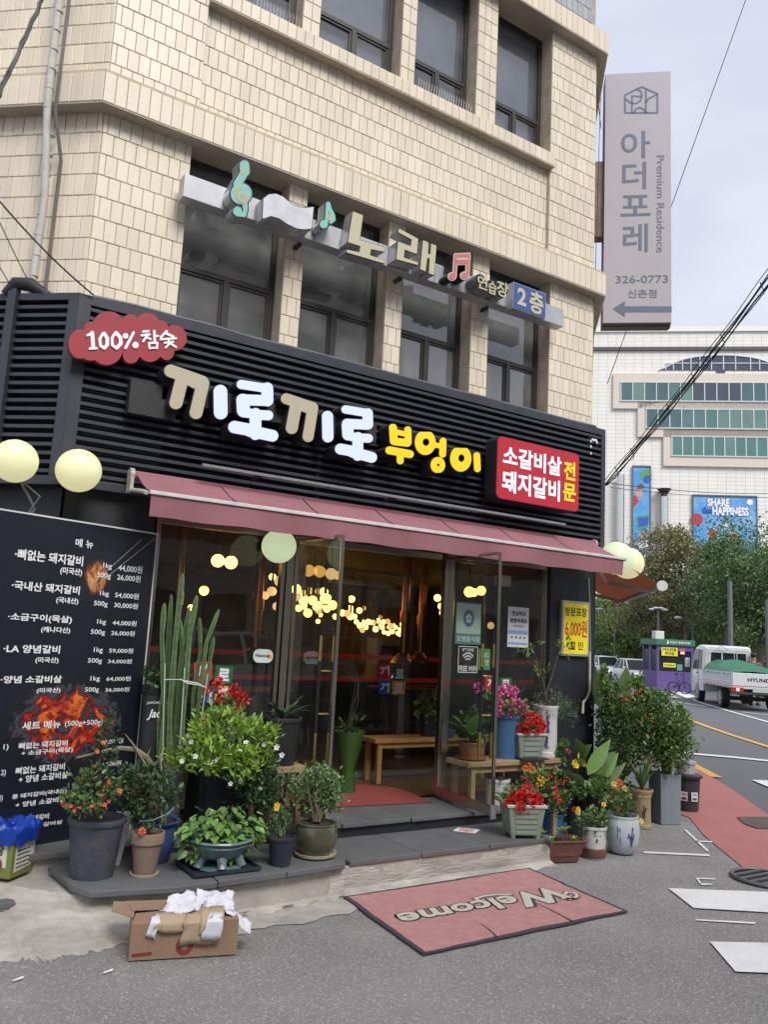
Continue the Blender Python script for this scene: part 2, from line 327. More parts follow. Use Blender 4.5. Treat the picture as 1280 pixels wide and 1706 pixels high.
G = dict(
 bright=leafc('lime green leaf', (.25,.40,.065)), mid=leafc('mid green leaf', (.125,.205,.062)), dark=leafc('dark green leaf', (.062,.115,.045)),
 fresh=leafc('fresh green leaf', (.165,.300,.078)), jade=leafc('jade plant leaf', (0.156,0.247,0.098), .3, .1), grey=leafc('grey green foliage', (0.130,0.195,0.111)),
 olive=leafc('olive green leaf', (0.169,0.234,0.065)), croton=leafc('croton leaf', (0.130,0.091,0.039), .4), plum=leafc('plum dark leaf', (0.058,0.029,0.039), .4, .1),
 tree=leafc('tree canopy leaf', (.155,.235,.062), .45), tree2=leafc('pale tree canopy leaf', (.23,.30,.095), .4), tree3=leafc('deep tree canopy leaf', (.10,.175,.058), .45), tree4=leafc('olive tree canopy leaf', (.21,.215,.095), .4),
 yellowing=leafc('yellowing leaf', (0.494,0.468,0.156)))
cactus_m = mat('ribbed cactus skin', (.095,.165,.060), .6, var=.35, scale=25, bump=.5, bscale=60)
stem_m = mat('woody stem', (.10,.075,.05), .8, var=.3, scale=20, bump=.4)
greenstem = mat('green stem', (.10,.17,.06), .6)
bark = mat('tree bark', (.085,.07,.058), .9, var=.35, scale=6, bump=.8, bscale=20)
soil = mat('potting soil', (.035,.024,.016), .95, var=.4, scale=30, bump=.9, bscale=60)
FL = dict(red=mat('red petal', (.62,.012,.015), .5, var=.2, scale=30, island=.3, trans=.2), coral=mat('coral petal', (.78,.12,.06), .5, island=.2, trans=.2), pink=mat('pink petal', (.72,.11,.36), .5, island=.25, trans=.2),
 yellow=mat('yellow petal', (.86,.60,.04), .5, island=.12, trans=.2), orange=mat('orange petal', (.85,.26,.05), .5, island=.25, trans=.2), white=mat('white petal', (.8,.8,.78), .5, trans=.2), cream=mat('cream yellow petal', (.85,.68,.24), .5, island=.1, trans=.2),
 darkred=mat('rust red petal', (.30,.035,.02), .5, island=.3), purple=mat('violet petal', (.3,.25,.7), .5))
_FM = {}
def bloom_mesh(kind, col):
    k = (kind, col)
    if k in _FM: return _FM[k]
    mb = MB()
    if kind == 'cluster':
        n = 34; d = rdir(n, .4); scatter(mb, d*.55, d + rdir(n)*.5, .62, T_PETAL)
    elif kind == 'rose':
        for ring, (nn, t, sz) in enumerate(((6,.15,.95),(6,.55,.8),(5,1.0,.6),(4,1.4,.4))):
            a = np.arange(nn)*2*math.pi/nn + ring; d = np.stack([np.cos(a)*math.cos(t), np.sin(a)*math.cos(t), np.full(nn, math.sin(t))], 1); scatter(mb, d*.08, d, sz, T_PETAL, rollj=.1)
    else:
        a = np.arange(5)*2*math.pi/5; d = np.stack([np.cos(a), np.sin(a), np.full(5,.25)], 1); scatter(mb, d*.05, d, 1., T_PETAL, rollj=.05)
    o = mb.build('flower', FL[col]); me = o.data; bpy.data.objects.remove(o); _FM[k] = me; return me
def blooms(root, kind, col, pos, r, face=(0,0,1), jit=.5, name='flower'):
    me = bloom_mesh(kind, col); org = ORG[root.name]
    for p in pos:
        o = bpy.data.objects.new(name, me); link(o, root); o.location = Vector([float(q) for q in p]) - org
        d = Vector(face) + Vector((random.gauss(0, jit), random.gauss(0, jit), random.gauss(0, jit))); o.rotation_euler = d.to_track_quat('Z', 'X').to_euler(); o.scale = (r * random.uniform(.8, 1.2),) * 3
def twigs(mb, base, ends, r0=.006, r1=.002, n=5, bend=.15):
    for e in ends:
        b = Vector(base) + Vector((random.uniform(-.02,.02), random.uniform(-.02,.02), 0)); e = Vector([float(q) for q in e]); L_ = (e-b).length
        m_ = (b+e)/2 + Vector((random.gauss(0,bend), random.gauss(0,bend), abs(random.gauss(0,bend))))*L_*.5
        mb.tube([b, (b+m_)/2 + Vector((0,0,L_*.05)), m_, (m_+e)/2, e], [r0, r0*.8, (r0+r1)/2, r1*1.3, r1], n)
def big_leaf(root, base, d, length, width, m, droop=.5, roll=0., fold=.18, name='leaf', seg=7, taper=1.0):
    d = Vector(d).normalized(); side = d.cross(Vector((0,0,1))); side = side.normalized() if side.length > .05 else Vector((1,0,0))
    side = (Matrix.Rotation(roll, 3, d) @ side); nrm = side.cross(d).normalized(); mb = MB(); vs = []
    for i in range(seg+1):
        t = i/seg; p = Vector(base) + d*length*t - Vector((0,0,1))*droop*length*t*t
        wv = width * (math.sin(math.pi * min(1, t**.75 * .97 + .03)) ** taper) * .5
        vs += [p - side*wv + nrm*wv*fold*2, p, p + side*wv + nrm*wv*fold*2]
    for i in range(seg): mb.f += []; mb
    mb.add(vs, [(3*i, 3*i+1, 3*i+4, 3*i+3) for i in range(seg)] + [(3*i+1, 3*i+2, 3*i+5, 3*i+4) for i in range(seg)])
    return mb.build(name, m, root, smooth=True)

# pots
def pot(root, p, m, style='plain', soilz=.93, n=28, saucer=None, rim_m=None, wob=0.):
    X, Y, Z, rt, rb, h = p; c = (X, Y, Z); mb = MB()
    if style == 'plain': prof = [(rb,0),(rb*1.01,.02*h),(rt*.94,h*.9),(rt*.94,h*.9),(rt,h*.91),(rt*1.02,h*.97),(rt,h),(rt*.9,h),(rt*.86,h*.85),(rt*.8,h*.6),(0,h*.55)]
    elif style == 'terracotta': prof = [(rb,0),(rt*.9,h*.74),(rt*.91,h*.74),(rt*1.0,h*.75),(rt*1.0,h*.98),(rt*.97,h),(rt*.88,h),(rt*.84,h*.8),(0,h*.6)]
    elif style == 'round': prof = [(rb*.8,0),(rb*1.05,h*.05),(rt*1.04,h*.35),(rt*1.10,h*.6),(rt*1.03,h*.85),(rt*.98,h*.92),(rt*1.03,h*.96),(rt*1.01,h),(rt*.9,h),(rt*.88,h*.8),(0,h*.6)]
    elif style == 'glazed': prof = [(rb,0),(rb*1.12,h*.06),(rt*.9,h*.45),(rt*.93,h*.75),(rt*.9,h*.88),(rt*1.02,h*.93),(rt*1.05,h*.98),(rt*1.0,h),(rt*.86,h*.99),(rt*.84,h*.8),(0,h*.6)]
    elif style == 'bowl': prof = [(rb*.7,h*.3),(rb*1.1,h*.36),(rt*.8,h*.55),(rt*1.02,h*.8),(rt*.98,h*.9),(rt*1.06,h*.95),(rt*1.05,h),(rt*.9,h),(rt*.85,h*.8),(0,h*.7)]
    elif style == 'cyl': prof = [(rb,0),(rb,h*.08),(rb*.9,h*.1),(rb*.88,h*.8),(rt*.97,h*.93),(rt*1.02,h*.96),(rt,h),(rt*.88,h),(rt*.85,h*.8),(0,h*.7)]
    o = (mb.lathe(prof, n, c, wob=wob)).build('pot', m, root, smooth=True)
    MB().lathe([(rt*.87,0),(rt*.5,h*.02),(0,h*.03)], 20, (X,Y,Z+h*soilz*.97)).build('soil', soil, root)
    if saucer: MB().lathe([(rb*1.15,-.012),(rb*1.38,.0),(rb*1.42,.015),(rb*1.34,.016),(rb*1.2,.004),(0,.003)], n, c).build('saucer', saucer, root, smooth=True)
    return (X, Y, Z + h)
def planter(root, p, m, rim, rz=0., depth=.9, ribs=4, feet=True):
    X, Y, Z, wt, wb, h = p; mb = MB(); Rm = Matrix.Rotation(rz, 3, 'Z')
    def fr(z, a, b): return [Vector((X,Y,Z+z)) + Rm @ Vector(q) for q in ((-a,-a*depth,0),(a,-a*depth,0),(a,a*depth,0),(-a,a*depth,0))]
    z0 = .08*h if feet else 0
    rows = [(z0, wb),(h*.9, wt*.95),(h*.9, wt*.97),(h*.92, wt*1.03),(h*.98, wt*1.03),(h, wt*1.0),(h,wt*.9),(h*.85,wt*.88)]
    vs = []; 
    for z, a in rows: vs += fr(z, a, a)
    k = len(rows); mb.add(vs, [(4*i+j, 4*i+(j+1) % 4, 4*i+4+(j+1) % 4, 4*i+4+j) for i in range(1) for j in range(4)] + [(3,2,1,0)])
    mb.build('body', m, root, bevel=.006)
    mr = MB(); mr.add(vs, [(4*i+j, 4*i+(j+1) % 4, 4*i+4+(j+1) % 4, 4*i+4+j) for i in range(2,k-1) for j in range(4)]); mr.build('rim', rim, root)
    for side in range(2):
        for q in range(ribs):
            zz = z0 + (h*.86-z0) * (q+.35)/ribs; t = (zz-z0)/(h*.9-z0); a = wb + (wt*.95-wb)*t; mrb = MB()
            w_ = a*.66; y = -a*depth
            if side == 0: c8 = [(-w_,y-.006,zz),(w_,y-.006,zz),(w_,y+.01,zz),(-w_,y+.01,zz)]
            else: c8 = [(-a-.006,-w_*depth,zz),(-a+.01,-w_*depth,zz),(-a+.01,w_*depth,zz),(-a-.006,w_*depth,zz)]
            hh = (h*.86-z0)/ribs*.55; v8 = [Vector((X,Y,Z)) + Rm @ Vector(q_) for q_ in c8]; v8 += [v + Vector((0,0,hh)) for v in v8]
            mrb.add(v8, [(0,3,2,1),(4,5,6,7),(0,1,5,4),(1,2,6,5),(2,3,7,6),(3,0,4,7)]); mrb.build('moulded_panel', m, root)
    if feet:
        for sx in (-1, 1):
            for sy in (-1, 1):
                f_ = MB(); q0 = Vector((X,Y,Z)) + Rm @ Vector((sx*wb*.84, sy*wb*.84*depth, 0)); f_.box(q0.x-wb*.12, q0.x+wb*.12, q0.y-wb*.12, q0.y+wb*.12, Z, Z+z0+.005); f_.build('foot', m, root)
    MB().add(fr(h*.9, wt*.885, 0), [(0,1,2,3)]).build('soil', soil, root)

# ================================================================== GROUND
def sheet(name, pts, z, m, kind='structure', parent=None):
    return MB().add([(x, y, z) for x, y in pts], [tuple(range(len(pts)))]).build(name, m, parent, kind=None if parent else kind)
sheet('ground', [(-300,-300),(500,-300),(500,500),(-300,500)], -.03, road_m)
sheet('road', [(-60,-60),(120,-60),(120,120),(-60,120)], -.012, road_m)
near = [(7.385, 5.627), (7.249, 5.382), (6.716, 4.848), (6.007, 3.978), (5.854, 3.77), (5.599, 3.311)]
sheet('alley_pavement', [(-6,-6),(8,-6),(8.2,1.5)] + [tuple(q) for q in near[::-1]] + [(7.8,7.2),(9.5,11),(-2,11),(-6,7)], -.006, asphalt)
sheet('red_path', [(7.318, 5.59), (8.437, 6.444), (10.634, 7.994), (10.533, 7.795), (10.233, 7.446), (9.835, 6.92), (9.215, 6.206), (8.731, 5.695), (8.107, 5.025), (5.902, 3.622), (5.854, 3.77), (6.007, 3.978), (6.716, 4.848), (7.249, 5.382)], .001, redpave)
def band(name, pix, wd, m, z=.003):
    pts = [Vector((x, y, 0)) for x, y in pix]; mb = MB(); vs = []
    for i, p in enumerate(pts):
        d = (pts[min(i+1, len(pts)-1)] - pts[max(i-1, 0)]).normalized(); s = Vector((-d.y, d.x, 0)) * wd/2; vs += [(p+s)[:2] + (z,), (p-s)[:2] + (z,)]
    mb.add(vs, [(2*i, 2*i+1, 2*i+3, 2*i+2) for i in range(len(pts)-1)]); return mb.build(name, m, kind='structure')
band('yellow_road_line', [(20.644, 16.18), (19.012, 14.57), (17.82, 13.214), (16.638, 11.846), (15.508, 10.426), (14.157, 8.634)], .14, yellow_line)
band('yellow_road_line', [(11.011, 8.256), (10.677, 7.871), (10.354, 7.466), (9.967, 6.976)], .15, yellow_line, .005)
band('white_road_line', [(11.789, 8.919), (11.876, 8.696), (12.236, 8.285), (12.65, 7.62)], .22, white_line)
band('white_road_line', [(25.685, 18.916), (24.02, 17.118), (21.945, 14.743), (19.492, 11.874)], .12, white_line)
band('white_road_line', [(23.595, 18.84), (23.587, 17.956), (23.18, 16.52)], .12, white_line)
band('white_road_line', [(22.54, 14.886), (22.471, 14.381), (22.574, 13.566)], .12, white_line)
for q in [[(29.488, 23.608), (30.047, 23.675), (27.75, 21.348), (26.418, 20.705)], [(30.522, 23.731), (31.396, 23.834), (28.092, 20.551), (26.365, 19.675)], [(25.136, 19.858), (26.952, 21.011), (26.104, 19.661)]]: sheet('white_road_arrow', q, .003, white_line)
for q in [[(4.966, 3.865), (5.766, 3.408), (5.352, 3.107), (4.755, 3.508)], [(4.311, 3.075), (4.938, 2.747), (4.519, 2.457), (4.049, 2.738)], [(10.301, 6.696), (10.743, 6.477), (10.184, 5.909), (9.888, 6.121)]]: sheet('crosswalk_stripe', q, .004, white_line)
for q in [[(5.657, 4.642), (6.118, 4.362), (6.07, 4.322), (5.608, 4.601)], [(6.707, 5.046), (6.731, 5.037), (6.227, 4.44), (6.188, 4.434)], [(6.439, 4.721), (6.566, 4.651), (6.526, 4.622), (6.399, 4.692)], [(5.397, 3.96), (5.525, 3.891), (5.496, 3.871), (5.374, 3.938)], [(5.374, 3.938), (5.387, 3.932), (5.304, 3.842), (5.278, 3.838)], [(5.304, 3.857), (5.373, 3.813), (5.35, 3.792), (5.269, 3.827)], [(4.583, 3.365), (4.896, 3.167), (4.857, 3.15), (4.563, 3.35)]]: sheet('chalk_mark', q, .0015, white_line)
# drains
mh = thing('manhole_cover', 'brown rounded manhole cover set in the red painted path', 'manhole', (7.734, 4.997, 0.004))
mb = MB(); mb.fpoly((Vector((7.76, 5.204, 0.0)), Vector((1,0,0)), Vector((0,1,0)), Vector((0,0,1))), [(0,0)] + [(x-7.76, y-5.204) for x, y in [(7.647, 5.102), (7.517, 4.958), (7.46, 4.796), (7.668, 4.695), (8.234, 5.038)]], 0, .012)
mb.build('plate', mat('rusty brown iron', (.10,.075,.065), .7, var=.25, scale=20, bump=.6, bscale=90), mh)
dr = thing('drain_grate', 'grey cast iron drain grate beside the crosswalk stripe', 'drain', (5.805, 3.711, 0.004))
iron = mat('worn grey iron', (.15,.15,.15), .55, .5, var=.2, scale=30, bump=.3)
mb = MB(); c0 = Vector((5.88, 3.711, 0.004))
mb.tube([c0 + Vector((math.cos(t)*.24, math.sin(t)*.24, .008)) for t in np.linspace(0, 2*math.pi, 25)], .014, 6, cap=False); mb.build('rim', iron, dr)
for k in range(5):
    t = -.16 + k*.08; hw = math.sqrt(.225**2 - t*t); MB().box(c0.x-hw, c0.x+hw, c0.y+t-.014, c0.y+t+.014, .004, .014).build('bar', iron, dr)
MB().lathe([(.235,.0),(.0,.001)], 24, (c0.x, c0.y, .0035)).build('dark_pit_disc', void_m, dr)  # flat black disc, painted to stand for the dark hollow under the bars

# ================================================================== RAISED STEP
st_ = thing('entrance_step', 'long concrete step topped with dark slate slabs outside the shop door', 'step', (2.9, 4.9, 0))
edge = [(0.878, 5.084), (1.031, 4.902), (1.263, 4.68), (1.711, 4.545), (2.072, 4.56), (2.801, 4.608)]
top = [tuple(q) for q in edge] + [(2.80,4.66),(4.62,4.665),(4.66,4.72)]
foot = [(0.66, 4.503), (0.804, 4.419), (1.112, 4.324), (1.532, 4.447), (2.191, 4.542), (2.83, 4.6), (3.387, 4.605)]
foot = [tuple(q) for q in foot] + [(4.62,4.60),(4.72,4.70)]
tp = [(edge[0][0]-.5, edge[0][1]-.02)] + top
mb = MB(); n_ = len(tp); rows = 4; grid = []
for i in range(n_):
    t = i/(n_-1); 
    f = foot[i] if i < len(foot) else foot[-1]
    a = Vector((tp[i][0], tp[i][1], .165))
    # nearest foot point by x
    fx = min(max(a.x, foot[0][0]), foot[-1][0]); j = max([k for k in range(len(foot)) if foot[k][0] <= fx + 1e-6] + [0]); j = min(j, len(foot)-2)
    u = (fx-foot[j][0]) / max(foot[j+1][0]-foot[j][0], 1e-6); b = Vector((a.x, foot[j][1] + (foot[j+1][1]-foot[j][1])*u, -.004))
    if a.x > 2.75: mid = Vector((a.x, a.y-.005, .03)); 
    else: mid = a.lerp(b, .45) + Vector((0, .05, -.035))
    grid.append([a, a + (mid-a)*.3, mid, b + (mid-b)*.35, b])
sub = []
for i in range(n_-1):
    for s in range(18):
        t = s/18; sub.append([p.lerp(q, t) + Vector((random.gauss(0,.002), random.gauss(0,.003 if j_ < 4 else .022), random.gauss(0,.0015) if j_ < 4 else 0)) for j_, (p, q) in enumerate(zip(grid[i], grid[i+1]))])
sub.append(grid[-1]); vs = [p for r in sub for p in r]
mb.add(vs, [(5*i+j, 5*i+j+1, 5*i+j+6, 5*i+j+5) for i in range(len(sub)-1) for j in range(4)])
mb.build('concrete_skirt', trowel, st_, smooth=True)
core = MB(); core.add([(x,y,.0) for x,y in tp + [(4.66,5.9),(-.4,5.9)]] + [(x,y,.160) for x,y in tp + [(4.66,5.9),(-.4,5.9)]], [tuple(range(n_+2, 2*n_+4))] + [(i, (i+1) % (n_+2), (i+1) % (n_+2)+n_+2, i+n_+2) for i in range(n_+2)]); core.build('concrete_core', concrete, st_)
def slab(pts, z0, z1, name='slate_slab'):
    k = len(pts); MB().add([(x,y,z0) for x,y in pts] + [(x,y,z1) for x,y in pts], [tuple(range(2*k-1, k-1, -1))[::-1], tuple(range(k))[::-1]] + [(i, (i+1) % k, (i+1) % k+k, i+k) for i in range(k)]).build(name, slate, st_, bevel=.004)
e = [(1.238, 4.591), (1.689, 4.489), (2.196, 4.507), (2.769, 4.557)]
slab([(e[0][0]-.06,e[0][1]+.14),e[0],e[1],(e[1][0]+.22,e[1][1]+.01),(e[1][0]+.25,5.16),(e[0][0]-.10,5.16)], .182, .214)
slab([(e[1][0]+.226,e[1][1]+.01),(e[2][0]+.15,e[2][1]+.01),(e[2][0]+.16,5.16),(e[1][0]+.256,5.16)], .182, .217)
slab([(e[2][0]+.156,e[2][1]+.01),e[3],(e[3][0]+.05,e[3][1]+.08),(2.84,5.16),(e[2][0]+.166,5.16)], .182, .214)
for x0, x1 in ((2.86,3.42),(3.426,4.02),(4.026,4.65)): slab([(x0,4.645),(x1,4.648),(x1,5.21),(x0,5.21)], .163, .192)
for x0, x1 in ((2.55,3.10),(3.106,3.70),(3.706,4.30),(4.306,5.0)): slab([(x0,5.17),(x1,5.18),(x1,5.80),(x0,5.80)], .262, .292)
MB().box(2.55,5.0,5.20,5.8,.05,.262).build('riser', black_wall, st_)
slab([(.3,5.20),(2.5,5.17),(2.5,5.95),(.3,5.95)], .24, .275)
MB().box(.3,2.5,5.23,5.95,.05,.24).build('riser', concrete, st_)

# ================================================================== BUILDING
bd = thing('corner_building', 'cream tiled commercial building with a cut corner above the black shop front', 'building', (3.0, 6.5, 0))
TW, TH = .0835, .168
tiles = []
def tile_area(F, u0, u1, v0, v1, n=0., th=.010, tw=TW, hgt=TH, off=.5, top_first=False, one_row=False, kind='tile'):
    rows = max(1, round((v1-v0)/hgt)); hh = (v1-v0)/rows; g = .0019
    for r_ in range(rows):
        sh = (tw * (off * (r_ % 2) + random.uniform(-.08,.08))) if not one_row else 0
        x = u0 - ((tw - sh) if sh > 0 else 0)
        while x < u1 - .004:
            a = max(x, u0); b = min(x + tw, u1); x += tw
            if b - a < .012: continue
            O, U, V, Nn = F; tiles.append((F, a+g, b-g, v0 + r_*hh + g*1.3, v0 + (r_+1)*hh - g*1.3, n, th, greytile_m if kind == 'grey' else tile_m))
core = MB()
def wall(F, u0, u1, v0, v1, n=0., deep=.12, **kw):
    core.fbox(F, u0, u1, v0, v1, n-deep, n-.001); tile_area(F, u0, u1, v0, v1, n, **kw)
Z0, ZB0, ZB1, ZS0, ZS1, ZT0, ZT1 = 3.66, 5.31, 5.545, 6.56, 6.70, 8.16, 8.40
FM = FR; piers2 = [(1.10,1.77),(2.62,2.79),(3.615,3.795),(4.585,4.795),(5.60,6.23)]; piers3 = [(1.10,1.80),(2.62,2.79),(3.64,3.80),(4.54,4.80),(5.56,6.23)]
for i, (a, b) in enumerate(piers2): wall(FM, a, b, Z0, ZB0, off=.5)
for i, (a, b) in enumerate(piers3):
    if i in (0, 4): wall(FM, a, b, ZB1, ZT0, off=.5)
    else: wall(FM, a, b, ZS1, ZT0, off=0)
wall(shift(FM,-.045), 1.80, 5.58, ZB1, ZS0, off=.5)
RA = R(48.5); FRt = frame((6.23,5.8,0), RA)       # far side face
for (v0, v1, n) in ((Z0,ZB0,0),(ZB1,ZT0,0)): wall(FRt, 0, 2.2, v0, v1, n); core.fbox(FRt, 2.2, 9, v0, v1, -.12, 0)
CHp = .12*math.tan(R(20.75)); RTp = .12*math.tan(R(24.25))
for v0, v1, n, kind in ((ZB0,ZB1,.12,'tile'),(ZT0,ZT1,.12,'tile')):
    wall(FM, 1.10-CHp, 6.23+RTp, v0, v1, n, deep=.5, one_row=True, kind=kind, hgt=v1-v0); wall(CH, -CHp, 2.6, v0, v1, n, deep=.4, one_row=True, kind=kind, hgt=v1-v0); wall(FRt, -RTp, 4, v0, v1, n, deep=.4, one_row=True, hgt=v1-v0)
wall(FM, 1.80, 5.58, ZS0, ZS1, .05, deep=.2, one_row=True, hgt=ZS1-ZS0)
wall(CH, 0, 2.6, Z0, ZB0, 0, deep=.3); wall(CH, 0, 2.6, ZB1, ZT0, 0, deep=.3); core.fbox(CH, 2.6, 7, 3.6, 8.4, -.3, 0)
wall(shift(FM,-.02), 1.15, 6.20, ZT1, 9.4, kind='grey', off=.5); wall(shift(CH,-.02), -.03, 2.6, ZT1, 9.4, kind='grey'); wall(shift(FRt,-.02), -.03, 1.5, ZT1, 9.4, kind='grey')
# pier reveals, floors between the rows of windows, roof and back
for a, b in piers2[:-1]: core.box(a+.003, b-.003, 5.92, 6.30, Z0, ZB0)
core.box(5.603, 6.1, 5.92, 6.30, Z0, ZB0); core.box(1.1,5.9,6.02,6.3,ZB0-.02,ZS0+.1); core.box(1.1,6.0,5.93,6.3,ZT0-.02,ZT1)
core.box(1.0,6.6,6.02,9,3.2,3.62)
for a, b in piers3: core.box(a+.003, b-.003, 5.92, 6.30, ZS1, ZT0)
core.box(1.8,5.58,5.9,6.3,ZS0,ZS1-.02)
core.add([(-3.5,9.9,9.35),(-3.5,20,9.35),(16,20,9.35),(12,12.3,9.35),(6.2,5.85,9.35),(1.15,5.85,9.35)], [(0,1,2,3,4,5)])
core.build('wall', grout_m, bd)
# soffit and cap strips
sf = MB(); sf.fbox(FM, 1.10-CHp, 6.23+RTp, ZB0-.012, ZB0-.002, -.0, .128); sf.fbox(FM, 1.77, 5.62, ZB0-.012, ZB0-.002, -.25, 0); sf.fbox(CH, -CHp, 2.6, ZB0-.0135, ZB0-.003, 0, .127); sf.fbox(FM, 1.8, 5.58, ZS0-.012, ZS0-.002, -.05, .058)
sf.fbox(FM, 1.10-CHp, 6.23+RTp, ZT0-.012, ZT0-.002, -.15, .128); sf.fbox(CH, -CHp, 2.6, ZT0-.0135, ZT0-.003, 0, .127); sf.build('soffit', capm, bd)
sf = MB(); sf.fbox(FM, 1.10-CHp, 6.23+RTp, ZB1, ZB1+.022, -.05, .124); sf.fbox(CH, -CHp, 2.6, ZB1+.001, ZB1+.0205, 0, .123); sf.build('ledge', mat('cream mortar ledge', (.50,.43,.31), .8, var=.15, scale=8, dirt=.4, dirtcol=(.3,.25,.18)), bd, kind=None)
CAMP = Vector((0,0,1.6))
def tkey(t):
    F, a, b, c_, d, n, th, m = t; p = F[0] + F[1]*((a+b)/2) + F[2]*((c_+d)/2) + F[3]*n; r_ = p - CAMP; dd = r_.length
    q = (r_.dot(Vector(Rv)) / r_.dot(Vector(Fv)), r_.dot(Vector(Uv)) / r_.dot(Vector(Fv)))
    vis = 1 if (abs(q[0]) < .472 and abs(q[1]) < .63) else 0
    return -(vis*10 + abs(r_.dot(F[3])) / dd**3 * (b-a) * (d-c_) * 100)
tiles.sort(key=tkey)
rest = {}
_TM = {}
def tilemesh(F, du, dv, th, m):
    k = (round(F[1].x,3), round(du,3), round(dv,3), th, m.name)
    if k not in _TM:
        mb = MB(); O, U, V, Nn = F; c_ = .0035; P_ = lambda a, b, n: U*a + V*b + Nn*n
        A_ = [(-du/2,-dv/2),(du/2,-dv/2),(du/2,dv/2),(-du/2,dv/2)]; vs = [P_(a,b,0) for a, b in A_] + [P_(a,b,th-.003) for a, b in A_] + [P_(a*(1-2*c_/du), b*(1-2*c_/dv), th) for a, b in A_]
        mb.add(vs, [(8,9,10,11)] + [(i, (i+1) % 4, (i+1) % 4+4, i+4) for i in range(4)] + [(i+4, (i+1) % 4+4, (i+1) % 4+8, i+8) for i in range(4)])
        o = mb.build('tile', m); _TM[k] = (o.data, vs, mb.f); bpy.data.objects.remove(o)
    return _TM[k]
for i, t in enumerate(tiles):
    F, a, b, c_, d, n, th, m = t; du = round(b-a, 3); dv = round(d-c_, 3); me, vs, fs = tilemesh(F, du, dv, th, m)
    p = F[0] + F[1]*((a+b)/2) + F[2]*((c_+d)/2) + F[3]*(n - .001 + random.uniform(-.0012,.0012))
    if i < 300:
        o = bpy.data.objects.new('tile', me); link(o, bd); o.location = p - ORG[bd.name]
    else:
        rest.setdefault(m.name, (MB(), m))[0].add([p + v for v in vs], fs)
for nm, (mb, m) in rest.items(): mb.build('tile_field', m, bd, kind='stuff')

# windows of the upper floors
def window(x0, x1, z0, z1, trans, mull, yf=5.955, film=False, opened=None):
    cx = (x0+x1)/2; wr = MB(); f = .038; fr = MB()
    for a, b, c_, d in ((x0,x0+f,z0,z1),(x1-f,x1,z0,z1),(x0+f,x1-f,z1-f,z1),(x0+f,x1-f,z0,z0+f),(x0+f,x1-f,trans-.02,trans+.02)): fr.box(a,b,yf,yf+.07,c_,d)
    o = fr.build('window', brown_alu, bd)
    MB().box(mull-.022, mull+.022, yf-.004, yf+.06, z0+f, trans-.02).build('mullion', brown_alu, o)
    s1 = MB()
    for a, b in ((x0+f, mull-.022), (mull+.022, x1-f)):
        for c_, d, e_, g_ in ((a,a+.02,z0+f,trans-.02),(b-.02,b,z0+f,trans-.02),(a+.02,b-.02,z0+f,z0+f+.022),(a+.02,b-.02,trans-.042,trans-.02)): s1.box(c_, d, yf+.01, yf+.04, e_, g_)
    s1.build('sash', brown_alu, o)
    for a, b, c_, d, y in ((x0+f,x1-f,trans+.02,z1-f,yf+.03),(x0+f+.02,mull-.042,z0+f+.022,trans-.042,yf+.026),(mull+.042,x1-f-.02,z0+f+.022,trans-.042,yf+.022)):
        MB().box(a, b, y, y+.004, c_, d).build('pane', filmpane if film else tintglass, o)
        if film and not (opened and a < x0+.1 and d < trans): MB().box(a, b, y+.05, y+.054, c_, d).build('blind', filmglass, o)
    bx = MB(); bx.add([(x0,6.75,z0),(x1,6.75,z0),(x1,6.75,z1),(x0,6.75,z1),(x0,yf+.09,z0),(x1,yf+.09,z0),(x1,yf+.09,z1),(x0,yf+.09,z1)], [(0,1,2,3),(0,4,5,1),(3,2,6,7),(0,3,7,4),(1,5,6,2)]); bx.build('inner_room', roomdark, o)
    if not film:
        MB().box(x0+.05, x1-.05, yf+.16, yf+.17, z0+.02, trans-.01).build('paper_screen', mat('faded window film', (.28,.265,.24), .8, var=.25, scale=2.5), o)
W2 = [(1.77,2.62,2.20),(2.79,3.615,3.19),(3.795,4.585,4.19),(4.795,5.60,5.20)]; W3 = [(1.80,2.62,2.18),(2.79,3.64,3.22),(3.80,4.54,4.17),(4.80,5.56,5.18)]
for a, b, c_ in W2: window(a+.003, b-.003, Z0, ZB0-.015, 4.39, c_)
for i, (a, b, c_) in enumerate(W3): window(a+.003, b-.003, ZS1, ZT0-.015, 7.14, c_, film=True, opened=i in (0, 2))
spk = MB()
for x0, x1 in ((2.2,2.6),(3.85,4.5)):
    x = x0
    while x < x1:
        for dx in (-.014, 0, .014): spk.tube([(x, 5.80, ZS1+.005), (x+dx, 5.78+dx, ZS1+.12)], .0011, 3)
        x += .03
spk.build('bird_spikes', whitealu, bd, kind='stuff')

# ground floor piers and shell
bw = MB(); bw.box(5.60,6.2,5.70,5.9,0,2.62); bw.fbox(FRt, -.02, 9, 0, 3.7, -.15, .06); bw.fbox(CH, -.02, 7, 0, 3.7, -.2, .02); bw.box(1.12,1.74,5.74,5.9,.0,3.66)
bw.box(1.7,5.62,5.90,6.02,2.40,3.64); bw.build('shop_wall', black_wall, bd)
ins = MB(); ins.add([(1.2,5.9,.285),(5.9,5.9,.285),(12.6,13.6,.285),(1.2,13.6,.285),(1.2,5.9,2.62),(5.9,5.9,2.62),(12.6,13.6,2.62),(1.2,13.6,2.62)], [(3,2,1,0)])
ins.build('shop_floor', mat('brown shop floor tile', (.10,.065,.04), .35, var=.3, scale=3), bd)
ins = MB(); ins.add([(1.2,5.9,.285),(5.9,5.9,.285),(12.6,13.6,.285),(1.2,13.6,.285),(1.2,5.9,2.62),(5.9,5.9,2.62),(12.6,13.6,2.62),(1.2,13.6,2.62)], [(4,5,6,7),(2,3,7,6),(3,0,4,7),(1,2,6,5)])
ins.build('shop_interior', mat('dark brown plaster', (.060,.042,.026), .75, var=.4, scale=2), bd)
PX = mat('grey aluminium cladding', (.30,.31,.32), .4, .5)
